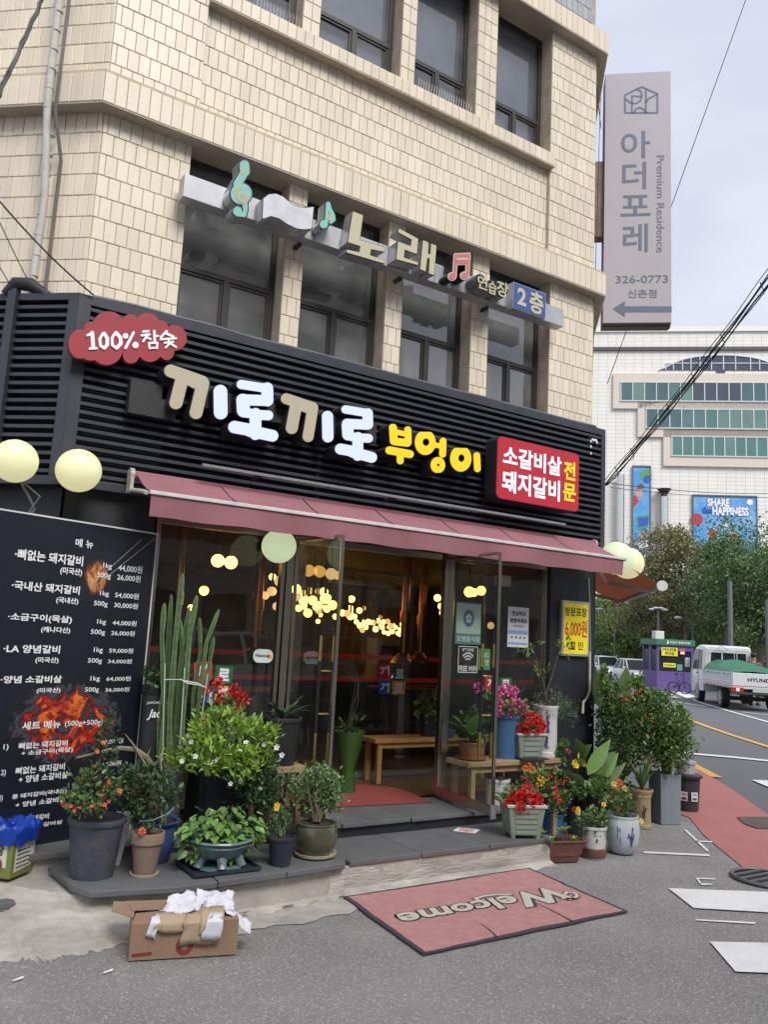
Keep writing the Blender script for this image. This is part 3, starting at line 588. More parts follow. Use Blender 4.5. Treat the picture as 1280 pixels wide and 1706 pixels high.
# rain pipe, cable conduit
pp = MB(); F = shift(CH, .07); pts = [F[0] + F[1]*s + F[2]*z for s, z in ((.36,3.9),(.345,4.6),(.35,5.25),(.352,5.35),(.36,5.6),(.36,9.2))]
pts = [p + F[3]*(.09 if 5.3 > 1 and p.z > 5.2 else 0) for p in pts]; pp.tube(pts, .027, 12)
for z in np.arange(4.0, 9, .155): pp.tube([F[0]+F[1]*.352+F[3]*(.09 if z > 5.2 else 0)+F[2]*z, F[0]+F[1]*.352+F[3]*(.09 if z > 5.2 else 0)+F[2]*(z+.012)], .0295, 12)
pipe = pp.build('rain_pipe', mat('pale grey wrapped pipe', (.50,.49,.45), .7, var=.15, scale=14), smooth=True); tag(pipe, 'pale grey wrapped drainpipe running up the cream tiled corner wall', 'pipe')
cc = MB(); cc.tube([F[0]+F[1]*.265+F[3]*(.12 if z > 5.1 else -.02)+F[2]*z for z in (3.9,4.9,5.2,5.6,9.3)], .013, 8)
tag(cc.build('cable_conduit', mat('dull mauve conduit', (.15,.13,.125), .6), smooth=True), 'thin dark grey conduit running up beside the wrapped drainpipe', 'conduit')

# ================================================================== LOUVRED FASCIA
fa = thing('louvre_fascia', 'black slatted metal fascia wrapped round the building above the shop', 'fascia', (3.0, 5.6, 3.0))
FT, FB = 3.845, 2.50
FF = shift(FM, .14); FC = shift(CH, .14); FRF = shift(FRt, .14); cx = 1.10 - .14*math.tan(R(20.75)); rx = 6.23 + .14*math.tan(R(24.25)); cu_ = -.14*math.tan(R(20.75)); ru = -.14*math.tan(R(24.25))
mb = MB(); mb.fbox(FF, cx, rx, FT-.07, FT, -.1, .0); mb.fbox(FF, cx, rx, FB, FB+.06, -.1, 0); mb.build('rail', slat_m, fa, bevel=.003)
MB().fbox(FC, cu_, 3.5, FT-.05, FT, -.1, 0).build('rail', slat_m, fa); MB().fbox(FC, cu_, 3.5, FB, FB+.06, -.1, 0).build('rail', slat_m, fa)
MB().fbox(FF, cx, cx+.085, FB+.06, FT-.07, -.06, .002).build('corner_post', slat_m, fa, bevel=.003); MB().fbox(FC, cu_, cu_+.075, FB+.06, FT-.05, -.06, .002).build('corner_post', slat_m, fa, bevel=.003)
MB().fbox(FF, rx-.06, rx, FB+.06, FT-.07, -.06, .002).build('end_post', slat_m, fa, bevel=.003)
MB().fbox(FC, .405, .47, FB-.02, FT+.03, -.03, .03).build('post', slat_m, fa, bevel=.004)
for x in (3.0, 4.72): MB().fbox(FF, x, x+.035, FB+.06, FT-.07, -.11, -.055).build('post', slat_m, fa)
n_s = 20; pitch = (FT-.07-FB-.06)/n_s
for k in range(n_s):
    z = FB+.06 + pitch*(k+.35)
    mb = MB(); mb.fbox(FF, cx+.085, rx-.06, z, z+.024, -.045, -.004); mb.build('slat', slat_m, fa)
    MB().fbox(FC, cu_+.075, .405, z, z+.024, -.045, -.004).build('slat', slat_m, fa); MB().fbox(FC, .47, 3.2, z, z+.024, -.045, -.004).build('slat', slat_m, fa)
    MB().fbox(FRF, ru, 2.0, z, z+.024, -.045, -.004).build('slat', slat_m, fa)
MB().fbox(FF, cx+.02, rx-.14, FB+.02, FT-.03, -.128, -.112).build('backing_board', void_m, fa); MB().fbox(FC, cu_+.04, 3.2, FB+.02, FT-.03, -.128, -.112).build('backing_board', void_m, fa)
mb = MB(); mb.fbox(FF, cx, rx, FT-.008, FT+.006, -.14, -.10); mb.tube([FF[0]+FF[1]*x+FF[2]*(FT+.02)-FF[3]*.05+Vector((0,random.gauss(0,.004),random.gauss(0,.003))) for x in np.linspace(cx+.1, rx-.1, 18)], .018, 8)
mb.build('cable_tray', mat('grey sheathed cable', (.10,.10,.11), .5, var=.3, scale=10), fa, smooth=True)

# cement dust and mortar spilled along the foot of the step
ap = [(1.471, 4.406), (1.696, 4.456), (2.169, 4.494), (2.805, 4.558), (3.486, 4.605), (4.515, 4.652)]; fp_ = [(1.416, 4.323), (1.64, 4.292), (2.045, 4.298), (2.675, 4.338), (3.331, 4.396), (4.421, 4.524)]
pa = []; pb = []
for i in range(len(ap)-1):
    for k in range(8):
        t = k/8; a = Vector(ap[i]).lerp(Vector(ap[i+1]), t); b = Vector(fp_[i]).lerp(Vector(fp_[i+1]), t); pa.append(a + Vector((0,.04))); pb.append(b + Vector((random.gauss(0,.006), random.gauss(0,.018))))
MB().add([(p.x,p.y,-.001) for p in pa] + [(p.x,p.y,-.001) for p in pb], [(i, i+1, len(pa)+i+1, len(pa)+i) for i in range(len(pa)-1)]).build('cement_apron', mat('spilled cement', (.40,.375,.33), .95, var=.25, scale=6, bump=.5, bscale=70, dirt=1.0, dirtcol=(.22,.21,.20)), kind='structure')

mb = MB(); n = 420; xy = np.stack([RNG.uniform(.6, 6.0, n), RNG.uniform(2.2, 4.6, n)], 1)
for x, y in xy:
    q = random.uniform(.0015, .004); mb.add([(x-q,y-q,-.004),(x+q,y-q*.6,-.004),(x+q*.5,y+q,-.004),(x,y,q*.9)], [(0,1,3),(1,2,3),(2,0,3)])
tag(mb.build('grit', mat('pale grit', (.45,.43,.40), .9, island=.4), kind='stuff'), 'pale grit scattered over the asphalt', 'grit')

# ================================================================== SIGNS
def AFF(t, n=0.): return (Vector(t[0]) + Vector((0,-1,0))*n, Vector(t[1]), Vector(t[2]), Vector((0,-1,0)))
beige_acr = mat('beige unlit acrylic letter face', (.46,.41,.30), .45, var=.05)
white_acr = mat('backlit white acrylic', (.42,.48,.66), .4, var=.03, emit=.20, ecol=(.72,.80,1.0))
yellow_acr = mat('backlit yellow acrylic', (.66,.43,.010), .4, var=.03, emit=.20, ecol=(1,.66,.01))
red_acr = mat('red acrylic', (.38,.018,.030), .4, var=.05, scale=2, emit=.06, ecol=(.8,.03,.05))
red_board = mat('matt red board', (.31,.030,.042), .5, var=.04, scale=3)
side_dark = mat('dark letter return', (.025,.022,.030), .5)
dark_edge = mat('black trim', (.012,.012,.015), .5)
silver = mat('weathered silver trim', (.50,.51,.53), .35, .5, var=.2, scale=10, dirt=.3)
white_txt = mat('white lettering', (.82,.82,.84), .5, var=.02); black_txt = mat('black lettering', (.02,.02,.02), .5)
ms = thing('main_shop_sign', 'large rounded Korean letters in beige, glowing white and yellow on the black louvres', 'sign', (3.2, 5.5, 3.2))
A1 = ((1.54446, 5.47, 3.43615), (0.0006989, 0.0, 0.0001457), (6.05e-05, 0.0, -0.000687)); A1b = ((1.51437, 5.47, 3.44177), (0.0007376, 0.0, 0.0001488), (5.84e-05, 0.0, -0.000705)); A2 = ((2.42286, 5.47, 3.45003), (0.0007982, 0.0, 0.0001553), (5.48e-05, 0.0, -0.0007328)); A2b = ((2.3832, 5.47, 3.45944), (0.000864, 0.0, 0.0001595), (5.05e-05, 0.0, -0.0007611)); A3 = ((3.40406, 5.49, 3.41492), (0.0009489, 0.0, 0.0001645), (4.5e-05, 0.0, -0.0007973)); A3b = ((3.3599, 5.49, 3.42482), (0.0010259, 0.0, 0.000169), (3.92e-05, 0.0, -0.0008277))
def letter(A, shapes, face, grow=7, n=.0, back=.15, res=7, root=ms, side=side_dark, name='letter'):
    mb = MB(); blob(mb, AFF(A), shapes, -back, n, res, grow, 1); blob(mb, AFF(A), shapes, n, n+.004, res, 0, 0); return mb.build(name, [face, side], root)
letter(A1, [('s',[(168,125),(490,235)],66),('s',[(285,200),(222,455)],66),('s',[(500,250),(428,560)],66),('s',[(330,190),(420,240)],66),('hs',[(365,375),(330,520)],22)], beige_acr)
letter(A1, [('s',[(686,338),(690,560)],73)], white_acr)
letter(A1b, [('s',[(908,262),(1180,300)],48),('s',[(1188,300),(1190,430)],64),('s',[(922,425),(1185,432)],58),('s',[(925,430),(932,540)],68),('s',[(930,560),(1010,570)],50),('s',[(1060,575),(1060,790)],62),('s',[(1060,585),(1200,592)],52),('s',[(838,712),(1000,745)],64),('s',[(1000,755),(1245,812)],62)], white_acr)
letter(A2, [('s',[(175,160),(455,250)],57),('s',[(280,210),(232,468)],62),('s',[(455,260),(405,560)],58),('s',[(300,215),(400,250)],60),('hs',[(345,385),(318,520)],18)], beige_acr)
letter(A2, [('s',[(617,347),(621,565)],61)], white_acr)
letter(A2b, [('s',[(805,272),(1040,308)],44),('s',[(1042,312),(1044,430)],56),('s',[(822,424),(1035,434)],53),('s',[(825,440),(832,540)],60),('s',[(850,555),(890,565)],46),('s',[(935,570),(935,760)],57),('s',[(935,572),(1052,580)],47),('s',[(752,690),(880,715)],56),('s',[(880,725),(1085,785)],57)], white_acr)
letter(A3, [('s',[(160,148),(170,288)],40),('s',[(175,292),(312,308)],40),('s',[(316,168),(320,300)],36),('s',[(175,188),(270,210)],27),('s',[(125,386),(338,427)],41),('s',[(235,420),(237,498)],35)], yellow_acr, 6)
letter(A3, [('c',(505,302),113,.84),('h',(512,299),37,.9),('s',[(702,287),(696,430)],37),('s',[(620,332),(690,342)],28),('c',(643,548),80,.92),('h',(647,546),15,.9)], yellow_acr, 6)
letter(A3b, [('c',(882,475),113,.82),('h',(888,470),34,.82),('s',[(1055,442),(1062,585)],36)], yellow_acr, 6)
mb = MB()
for a in [(1.429, 3.049, 1.762, 3.285), (1.652, 3.189, 3.448, 3.337)]: mb.box(a[0], a[2], 5.56, 5.64, a[1], a[3])
mb.build('mounting_box', mat('dark junction box', (.02,.02,.022), .6), ms)
# cloud board
cl = thing('cloud_sign', 'red cloud shaped board with white Korean lettering and 100% on the fascia corner', 'sign', (1.385, 5.55, 3.571))
AC = ((0.89208, 5.55, 3.67879), (0.0007295, 0.0, 0.0001835), (7.58e-05, 0.0, -0.0007667))
shp = [('c',(205,350),102,.78),('c',(310,220),74),('c',(455,185),140,1.05),('c',(655,165),88),('c',(815,178),118),('c',(935,210),84),('c',(1075,295),122,1.0),('c',(300,390),110),('c',(440,400),142),('c',(660,455),76),('c',(840,400),120),('c',(1000,435),70),('p',[(200,300),(300,230),(1000,230),(1060,320),(900,430),(300,430)])]
mb = MB(); blob(mb, AFF(AC), shp, -.05, 0, 9, 0, 0, 1); mb.build('board', [red_board, mat('red board edge', (.25,.03,.04), .5)], cl)
mb = MB()
SH = lambda *a: blob(mb, AFF(AC), list(a), 0.002, .008, 5)
SH(('s',[(265,275),(305,255)],12),('s',[(305,252),(315,385)],17),('s',[(285,395),(345,392)],11))
SH(('s',[(398,262),(372,310),(380,370),(412,392)],13),('s',[(412,258),(438,300),(440,360),(415,390)],16))
SH(('s',[(512,252),(482,300),(486,365),(520,390)],13),('s',[(520,252),(560,300),(562,350),(525,390)],17))
SH(('c',(605,280),26),('s',[(680,250),(606,390)],13),('c',(698,365),30))
SH(('s',[(770,240),(820,235)],11),('s',[(755,275),(830,265)],11),('s',[(810,275),(770,330)],11),('s',[(800,290),(840,310)],10),('s',[(875,235),(880,330)],13),('s',[(885,280),(915,280)],9),('s',[(825,345),(830,395)],10),('s',[(830,345),(905,345)],10),('s',[(905,345),(900,395)],10),('s',[(830,395),(905,390)],9))
SH(('s',[(995,235),(940,290)],12),('s',[(990,255),(1060,285)],12),('s',[(935,312),(1088,302)],10),('s',[(1015,305),(1015,340)],10),('s',[(975,345),(1060,335)],10),('s',[(1030,345),(985,390)],10),('s',[(1030,350),(1085,385)],11))
mb.build('lettering', white_txt, cl)
# red box sign
rb = thing('red_box_sign', 'red rounded lightbox with white and yellow Korean lettering near the fascia end', 'sign', (5.121, 5.42, 3.162))
q = [(4.654, 3.41), (5.64, 3.411), (5.66, 3.4), (5.666, 2.894), (5.651, 2.885), (4.657, 2.889), (4.634, 2.905), (4.641, 3.402)]
x0_, x1_ = 4.641, 5.662; z1_ = 3.438; z0_ = 2.879
def rrect(x0, x1, z0, z1, r, k=5):
    o = []
    for cx_, cz_, a0 in ((x1-r,z0+r,-90),(x1-r,z1-r,0),(x0+r,z1-r,90),(x0+r,z0+r,180)):
        for i in range(k+1): a = R(a0 + 90*i/k); o.append((cx_+r*math.cos(a), cz_+r*math.sin(a)))
    return o
mb = MB(); mb.fpoly(FY(5.42), rrect(x0_,x1_,z0_,z1_,.05), -.004, 0); mb.build('face', red_acr, rb)
mb = MB(); mb.fpoly(FY(5.42), rrect(x0_-.006,x1_+.006,z0_-.006,z1_+.006,.055), -.16, -.005); mb.build('case', side_dark, rb)
mb = MB()
txt(mb, '소갈비살', FY(5.42), (4.705, 3.184, 5.428, 3.368), .003, .028)
txt(mb, '돼지갈비', FY(5.42), (4.7, 2.942, 5.414, 3.141), .003, .028); mb.build('lettering', mat('glowing white lettering', (.8,.8,.85), .5, emit=.22, ecol=(.8,.82,1)), rb)
mb = MB(); txt(mb, '전', FY(5.42), (5.459, 3.17, 5.613, 3.348), .003, .03); txt(mb, '문', FY(5.42), (5.454, 2.967, 5.623, 3.136), .003, .03); mb.build('lettering', mat('glowing amber lettering', (.8,.5,.02), .5, emit=.25, ecol=(1,.6,.01)), rb)

# karaoke sign across the second-floor windows
ns = thing('music_practice_sign', 'silver bar sign with cream letters and music notes across the second floor windows', 'sign', (3.2, 5.55, 4.9))
cream_f = mat('cream letter face', (.50,.47,.31), .5, var=.06, dirt=.2, dirtcol=(.3,.28,.2)); teal_f = mat('teal painted face', (.20,.50,.42), .5, var=.08, dirt=.2); tan_f = mat('tan painted face', (.42,.37,.26), .5, var=.08); pink_f = mat('faded pink face', (.52,.14,.17), .5, var=.08); blue_f = mat('blue sign face', (.045,.09,.30), .4, var=.08, dirt=.1)
r4 = ((1.674, 5.6, 4.938), (5.606, 5.6, 4.952), (1.677, 5.6, 4.756), (5.602, 5.6, 4.767))
zt = (r4[0][2]+r4[1][2])/2; zb = (r4[2][2]+r4[3][2])/2; bx0 = (r4[0][0]+r4[2][0])/2; bx1 = (r4[1][0]+r4[3][0])/2
mb = MB(); mb.box(bx0, bx1, 5.60, 5.72, zb, zt); mb.build('bar', mat('dull silver sheet metal', (.44,.45,.47), .42, .35, var=.15, scale=3, dirt=.3, dirtcol=(.25,.22,.2)), ns, bevel=.004)
for x in np.linspace(bx0+.5, bx1-.4, 6): MB().box(x, x+.003, 5.598, 5.5995, zb, zt).build('panel_joint', brown_alu, ns)
for x in (2.7, 3.7, 4.7): MB().box(x-.015, x+.015, 5.7, 5.8, zb-.03, zb-.001).build('bracket', brown_alu, ns)
K7 = ((2.87345, 5.47, 5.07476), (0.0009229, 0.0, 0.0002959), (5.07e-05, 0.0, -0.0008248)); K6 = ((1.89337, 5.47, 5.15764), (0.0007504, 0.0, 0.0002719), (6.19e-05, 0.0, -0.0007485)); K6b = ((1.84394, 5.47, 5.16893), (0.0008296, 0.0, 0.0002867), (5.72e-05, 0.0, -0.0007855)); K8 = ((3.98201, 5.47, 5.11793), (0.00113, 0.0, 0.0003339), (4.12e-05, 0.0, -0.000932))
def ks(A, shapes, face, grow=9, back=.12, res=6, name='letter'):
    mb = MB(); blob(mb, AFF(A), shapes, -back, -.006, res, grow, 2); blob(mb, AFF(A), shapes, -.006, 0, res, grow, 1, 1); blob(mb, AFF(A), shapes, 0, .003, res, 0, 0); return mb.build(name, [face, dark_edge, silver], ns)
ks(K7, [('p',[(185,90),(288,128),(255,388),(512,462),(512,512),(372,482),(362,548),(512,600),(512,636),(122,515),(124,488),(255,518),(264,452),(135,410)])], cream_f, 6)
ks(K7, [('p',[(672,262),(886,372),(870,538),(735,488),(724,575),(883,630),(880,658),(643,592),(664,402),(803,455),(815,380),(664,300)])], cream_f, 6)
ks(K7, [('p',[(942,388),(1003,412),(996,535),(1025,546),(1036,424),(1096,448),(1064,772),(1006,752),(1018,590),(990,580),(967,732),(908,702)])], cream_f, 6)
clef = [('s',[(238,165),(242,235)],50),('s',[(240,240),(165,370)],42),('c',(205,470),110),('s',[(245,540),(245,650)],26),('c',(165,652),46),('s',[(165,680),(235,690)],26),('hs',[(215,625),(218,650)],8)]
o = ks(K6, clef, teal_f, 14, name='treble_clef')
mb = MB(); blob(mb, AFF(K6), [('s',[(245,195),(225,255)],17),('s',[(205,385),(152,440),(158,505),(205,545)],20),('s',[(225,480),(262,510),(240,555)],22)], .003, .005, 6); mb.build('inlay', tan_f, o)
mb = MB(); blob(mb, AFF(K6b), [('p',[(462,522),(520,478),(590,472),(660,502),(740,570),(820,608),(900,616),(982,604),(962,843),(880,850),(800,838),(700,788),(620,732),(540,708),(452,740)])], -.12, -.004, 8, 5, 1, 2); blob(mb, AFF(K6b), [('p',[(464,525),(520,482),(590,476),(660,506),(740,574),(820,612),(900,620),(976,610),(958,838),(880,846),(800,834),(700,784),(620,728),(540,704),(456,734)])], -.004, 0, 8, 0, 0)
mb.build('wavy_panel', [mat('scuffed silver face', (.56,.57,.60), .4, .2, var=.2, scale=9, dirt=.35, dirtcol=(.25,.25,.27)), dark_edge, silver], ns)
o = ks(K6b, [('c',(1085,795),44),('s',[(1125,580),(1112,790)],16),('s',[(1132,575),(1152,640),(1185,700),(1190,745),(1160,768)],22)], teal_f, 8, name='music_note')
mb = MB(); blob(mb, AFF(K6b), [('s',[(1148,700),(1150,745)],18)], .003, .005, 5); mb.build('inlay', tan_f, o)
mb = MB(); nshp = [('p',[(112,148),(262,138),(240,245),(112,250)]),('s',[(122,160),(110,370)],13),('s',[(250,160),(236,355)],13),('c',(86,372),34),('c',(207,365),34)]
blob(mb, AFF(K8), nshp, -.12, -.004, 5, 14, 2, 2); blob(mb, AFF(K8), nshp, -.004, 0, 5, 9, 1); blob(mb, AFF(K8), nshp, 0, .003, 5, -2, 0); mb.build('music_note', [pink_f, cream_f, dark_edge], ns)
mb = MB(); blob(mb, AFF(K8), [('p',[(125,190),(245,185),(240,205),(125,212)])], .003, .005, 5); mb.build('inlay', cream_f, ns)
mb = MB(); bub = [('c',(362,400),52),('c',(412,460),52),('c',(480,480),72),('c',(560,490),60),('c',(600,530),60),('c',(592,465),44)]
blob(mb, AFF(K8), bub, -.12, -.006, 6, 4, 1); blob(mb, AFF(K8), bub, -.006, 0, 6, 0, 0); o = mb.build('backing', [dark_edge, mat('grey return', (.22,.22,.23), .5)], ns)
mb = MB()
for ch, a in [('연', (4.377, 4.778, 4.498, 4.901)), ('습', (4.507, 4.763, 4.606, 4.888)), ('장', (4.608, 4.771, 4.749, 4.918))]: txt(mb, ch, FY(5.467), a, .004, .02)
mb.build('lettering', cream_f, o)
mb = MB(); bl_ = [(4.846, 4.977), (5.265, 4.983), (5.253, 4.724), (4.836, 4.72)]; xa = (bl_[0][0]+bl_[3][0])/2; xb = (bl_[1][0]+bl_[2][0])/2; za = (bl_[2][1]+bl_[3][1])/2; zb2 = (bl_[0][1]+bl_[1][1])/2
mb.box(xa, xb, 5.50, 5.60, za, zb2, 0); o = mb.build('floor_box', silver, ns); mb = MB(); mb.box(xa+.006, xb-.006, 5.496, 5.4995, za+.006, zb2-.006); o2 = mb.build('face', blue_f, o)
mb = MB()
for ch, a in [('2', (4.888, 4.77, 5.0, 4.942)), ('층', (5.041, 4.738, 5.223, 4.957))]: txt(mb, ch, FY(5.495), a, .003, .03)
mb.build('lettering', cream_f, o2)

# tall projecting sign
ps = thing('projecting_sign', 'tall pale mauve projecting sign with vertical Korean letters on the corner wall', 'sign', tuple(SGF[0] + SGF[1]*.4 + Vector((0,0,7))))
mauve = mat('pale mauve sign face', (.41,.385,.42), .5, var=.03, scale=1.5, dirt=.08, dirtcol=(.3,.28,.3)); slate_ink = mat('slate blue lettering', (.12,.145,.21), .5, var=.04)
su, sz0, sz1 = .845, 5.737, 9.262
mb = MB(); mb.fbox(SGF, 0, su, sz0, sz1, -.02, 0); mb.build('face', mauve, ps, bevel=.004)
mb = MB(); mb.fbox(SGF, 0, su, sz0-.002, sz1, -.27, -.021); mb.fbox(SGF, -.008, su+.008, sz0-.015, sz0+.03, -.20, -.10); mb.build('case', mat('brownish metal casing', (.16,.14,.13), .5, .4, var=.3, scale=6, dirt=.4), ps)
mb = MB()
for ch, a in [('아', (0.207, 8.015, 0.583, 8.402)), ('더', (0.226, 7.576, 0.531, 7.963)), ('포', (0.208, 7.197, 0.584, 7.49)), ('레', (0.241, 6.696, 0.553, 7.091)), ('326-0773', (0.152, 6.271, 0.803, 6.375)), ('신촌점', (0.305, 6.072, 0.663, 6.185))]: txt(mb, ch, SGF, a, .003, .012 if len(ch) == 1 else .008)
SV = (SGF[0], -SGF[2], SGF[1], SGF[3]); a = (0.663, 6.684, 0.756, 8.042); txt(mb, 'Premium Residence', SV, (-a[3], a[0], -a[1], a[2]), .003, .004)
mb.fpoly(SGF, [(0.119, 5.928), (0.271, 5.816), (0.271, 5.88), (0.847, 5.874), (0.847, 5.952), (0.27, 5.959), (0.27, 6.029)], .003, .003)
for pl in [[(0.255, 8.939), (0.468, 9.048), (0.673, 8.934), (0.673, 8.657), (0.257, 8.679), (0.255, 8.939)], [(0.347, 8.674), (0.346, 8.92), (0.468, 8.904)], [(0.403, 9.015), (0.46, 8.988), (0.476, 8.917), (0.456, 8.844), (0.393, 8.806), (0.322, 8.821), (0.27, 8.878)], [(0.525, 9.008), (0.526, 8.665)], [(0.525, 8.81), (0.556, 8.867), (0.673, 8.93)], [(0.373, 8.673), (0.399, 8.731), (0.454, 8.745), (0.501, 8.712), (0.522, 8.665)]]: blob(mb, SGF, [('s', pl, .012)], .003, .003, .008)
mb.build('lettering', slate_ink, ps)
mb = MB(); mb.fbox(SGF, -.20, 0, 6.95, 8.02, -.22, -.05); mb.fbox(SGF, -.30, -.18, 6.90, 8.08, -.24, -.03); mb.build('bracket', mat('rusty steel bracket', (.20,.15,.12), .7, .3, var=.4, scale=5, dirt=.7, dirtcol=(.12,.05,.03)), ps)

# yellow discount sign on the pillar
ys = thing('yellow_discount_sign', 'yellow framed notice with red price lettering on the black pillar', 'sign', (5.888, 5.66, 1.803))
e = (5.72, 1.528, 6.09, 2.055)
mb = MB(); mb.box(e[0], e[2], 5.662, 5.70, e[1], e[3]); mb.build('frame', alu, ys, bevel=.003); mb = MB(); mb.box(e[0]+.022, e[2]-.022, 5.6595, 5.6615, e[1]+.022, e[3]-.022); mb.build('panel', mat('bright yellow print', (.80,.66,.02), .35, var=.02, emit=.06), ys)
mb = MB(); txt(mb, '방문포장', FY(5.66), (5.754, 1.908, 6.049, 1.995), .002, .02); txt(mb, '할 인', FY(5.66), (5.827, 1.589, 6.001, 1.67), .002, .02); mb.build('lettering', black_txt, ys)
mb = MB(); txt(mb, '6,000원', FY(5.66), (5.758, 1.699, 6.055, 1.877), .002, .02); mb.build('lettering', mat('red price lettering', (.55,.05,.02), .5), ys)

# menu board
mn = thing('menu_board', 'tall black menu banner with white Korean price list and glowing charcoal print', 'menu board', tuple(MBF[0] + MBF[1]*-.5 + Vector((0,0,.3))))
navy = mat('dark navy banner vinyl', (.010,.012,.020), .38, var=.2, scale=2)
mb = MB(); mb.fbox(MBF, -1.45, 0, .262, 2.237, -.03, 0); mb.build('panel', navy, mn)
mb = MB(); mb.fbox(MBF, -1.45, .0, 2.233, 2.243, -.032, .004); mb.fbox(MBF, .0, .010, .258, 2.243, -.032, .004); mb.fbox(MBF, -1.45, 0, .258, .266, -.032, .004); mb.build('edge_trim', mat('pale edge trim', (.62,.62,.62), .4), mn)
def printmat(name, cols, centre, rad, scale, seed=0.):
    m = bpy.data.materials.new(name); m.use_nodes = True; n = m.node_tree.nodes; l = m.node_tree.links; b = n['Principled BSDF']; b.inputs['Roughness'].default_value = .4
    g = n.new('ShaderNodeTexCoord'); mp_ = n.new('ShaderNodeMapping'); l.new(g.outputs['Generated'], mp_.inputs['Vector'])
    nz_ = n.new('ShaderNodeTexNoise'); nz_.inputs['Scale'].default_value = scale; nz_.inputs['Detail'].default_value = 4; nz_.inputs['Distortion'].default_value = 1.2; mp_.inputs['Location'].default_value = (seed, 0, 0); l.new(mp_.outputs[0], nz_.inputs['Vector'])
    gr = n.new('ShaderNodeVectorMath'); gr.operation = 'DISTANCE'; gr.inputs[1].default_value = centre; sep = n.new('ShaderNodeSeparateXYZ'); l.new(g.outputs['Generated'], sep.inputs[0]); cb = n.new('ShaderNodeCombineXYZ'); l.new(sep.outputs[0], cb.inputs[0]); l.new(sep.outputs[2], cb.inputs[2]); l.new(cb.outputs[0], gr.inputs[0])
    mr = n.new('ShaderNodeMapRange'); mr.inputs[1].default_value = rad; mr.inputs[2].default_value = rad*.45; l.new(gr.outputs['Value'], mr.inputs[0])
    mu = n.new('ShaderNodeMath'); mu.operation = 'MULTIPLY'; l.new(nz_.outputs['Fac'], mu.inputs[0]); l.new(mr.outputs[0], mu.inputs[1])
    cr = n.new('ShaderNodeValToRGB'); el = cr.color_ramp.elements
    while len(el) < len(cols): el.new(.5)
    for i, (p, c_) in enumerate(cols): el[i].position = p; el[i].color = (*c_, 1)
    l.new(mu.outputs[0], cr.inputs['Fac']); l.new(cr.outputs[0], b.inputs['Base Color']); MATS[name] = m; return m
fire = printmat('glowing charcoal print', [(0,(.010,.012,.020)),(.28,(.012,.012,.016)),(.36,(.07,.07,.09)),(.42,(.015,.012,.015)),(.47,(.22,.010,.008)),(.55,(.42,.03,.015)),(.66,(.65,.20,.03))], (.5,0,.5), .64, 8)
meat = printmat('grilled meat print', [(0,(.012,.016,.030)),(.28,(.015,.015,.02)),(.38,(.16,.045,.02)),(.5,(.42,.16,.05)),(.62,(.65,.33,.12))], (.5,0,.5), .5, 4, 3.)
def mrect(name, a, m, n=.0015): mb = MB(); mb.fpoly(MBF, [(a[0],a[1]),(a[2],a[1]),(a[2],a[3]),(a[0],a[3])], n, n); return mb.build(name, m, mn)
mrect('charcoal_print', (-0.936, 0.709, -0.117, 1.255), fire); mrect('meat_print', (-0.564, 1.734, -0.308, 2.072), meat, .002)
mb = MB()
for pl in [[(-0.117, 2.187), (-0.47, 1.842)], [(-0.008, 2.209), (-0.452, 1.826)]]: blob(mb, MBF, [('s', pl, .0022)], .0025, .0025, .002, 0)
mb.build('chopstick_print', mat('grey chopstick print', (.35,.33,.32), .5), mn)
mb = MB()
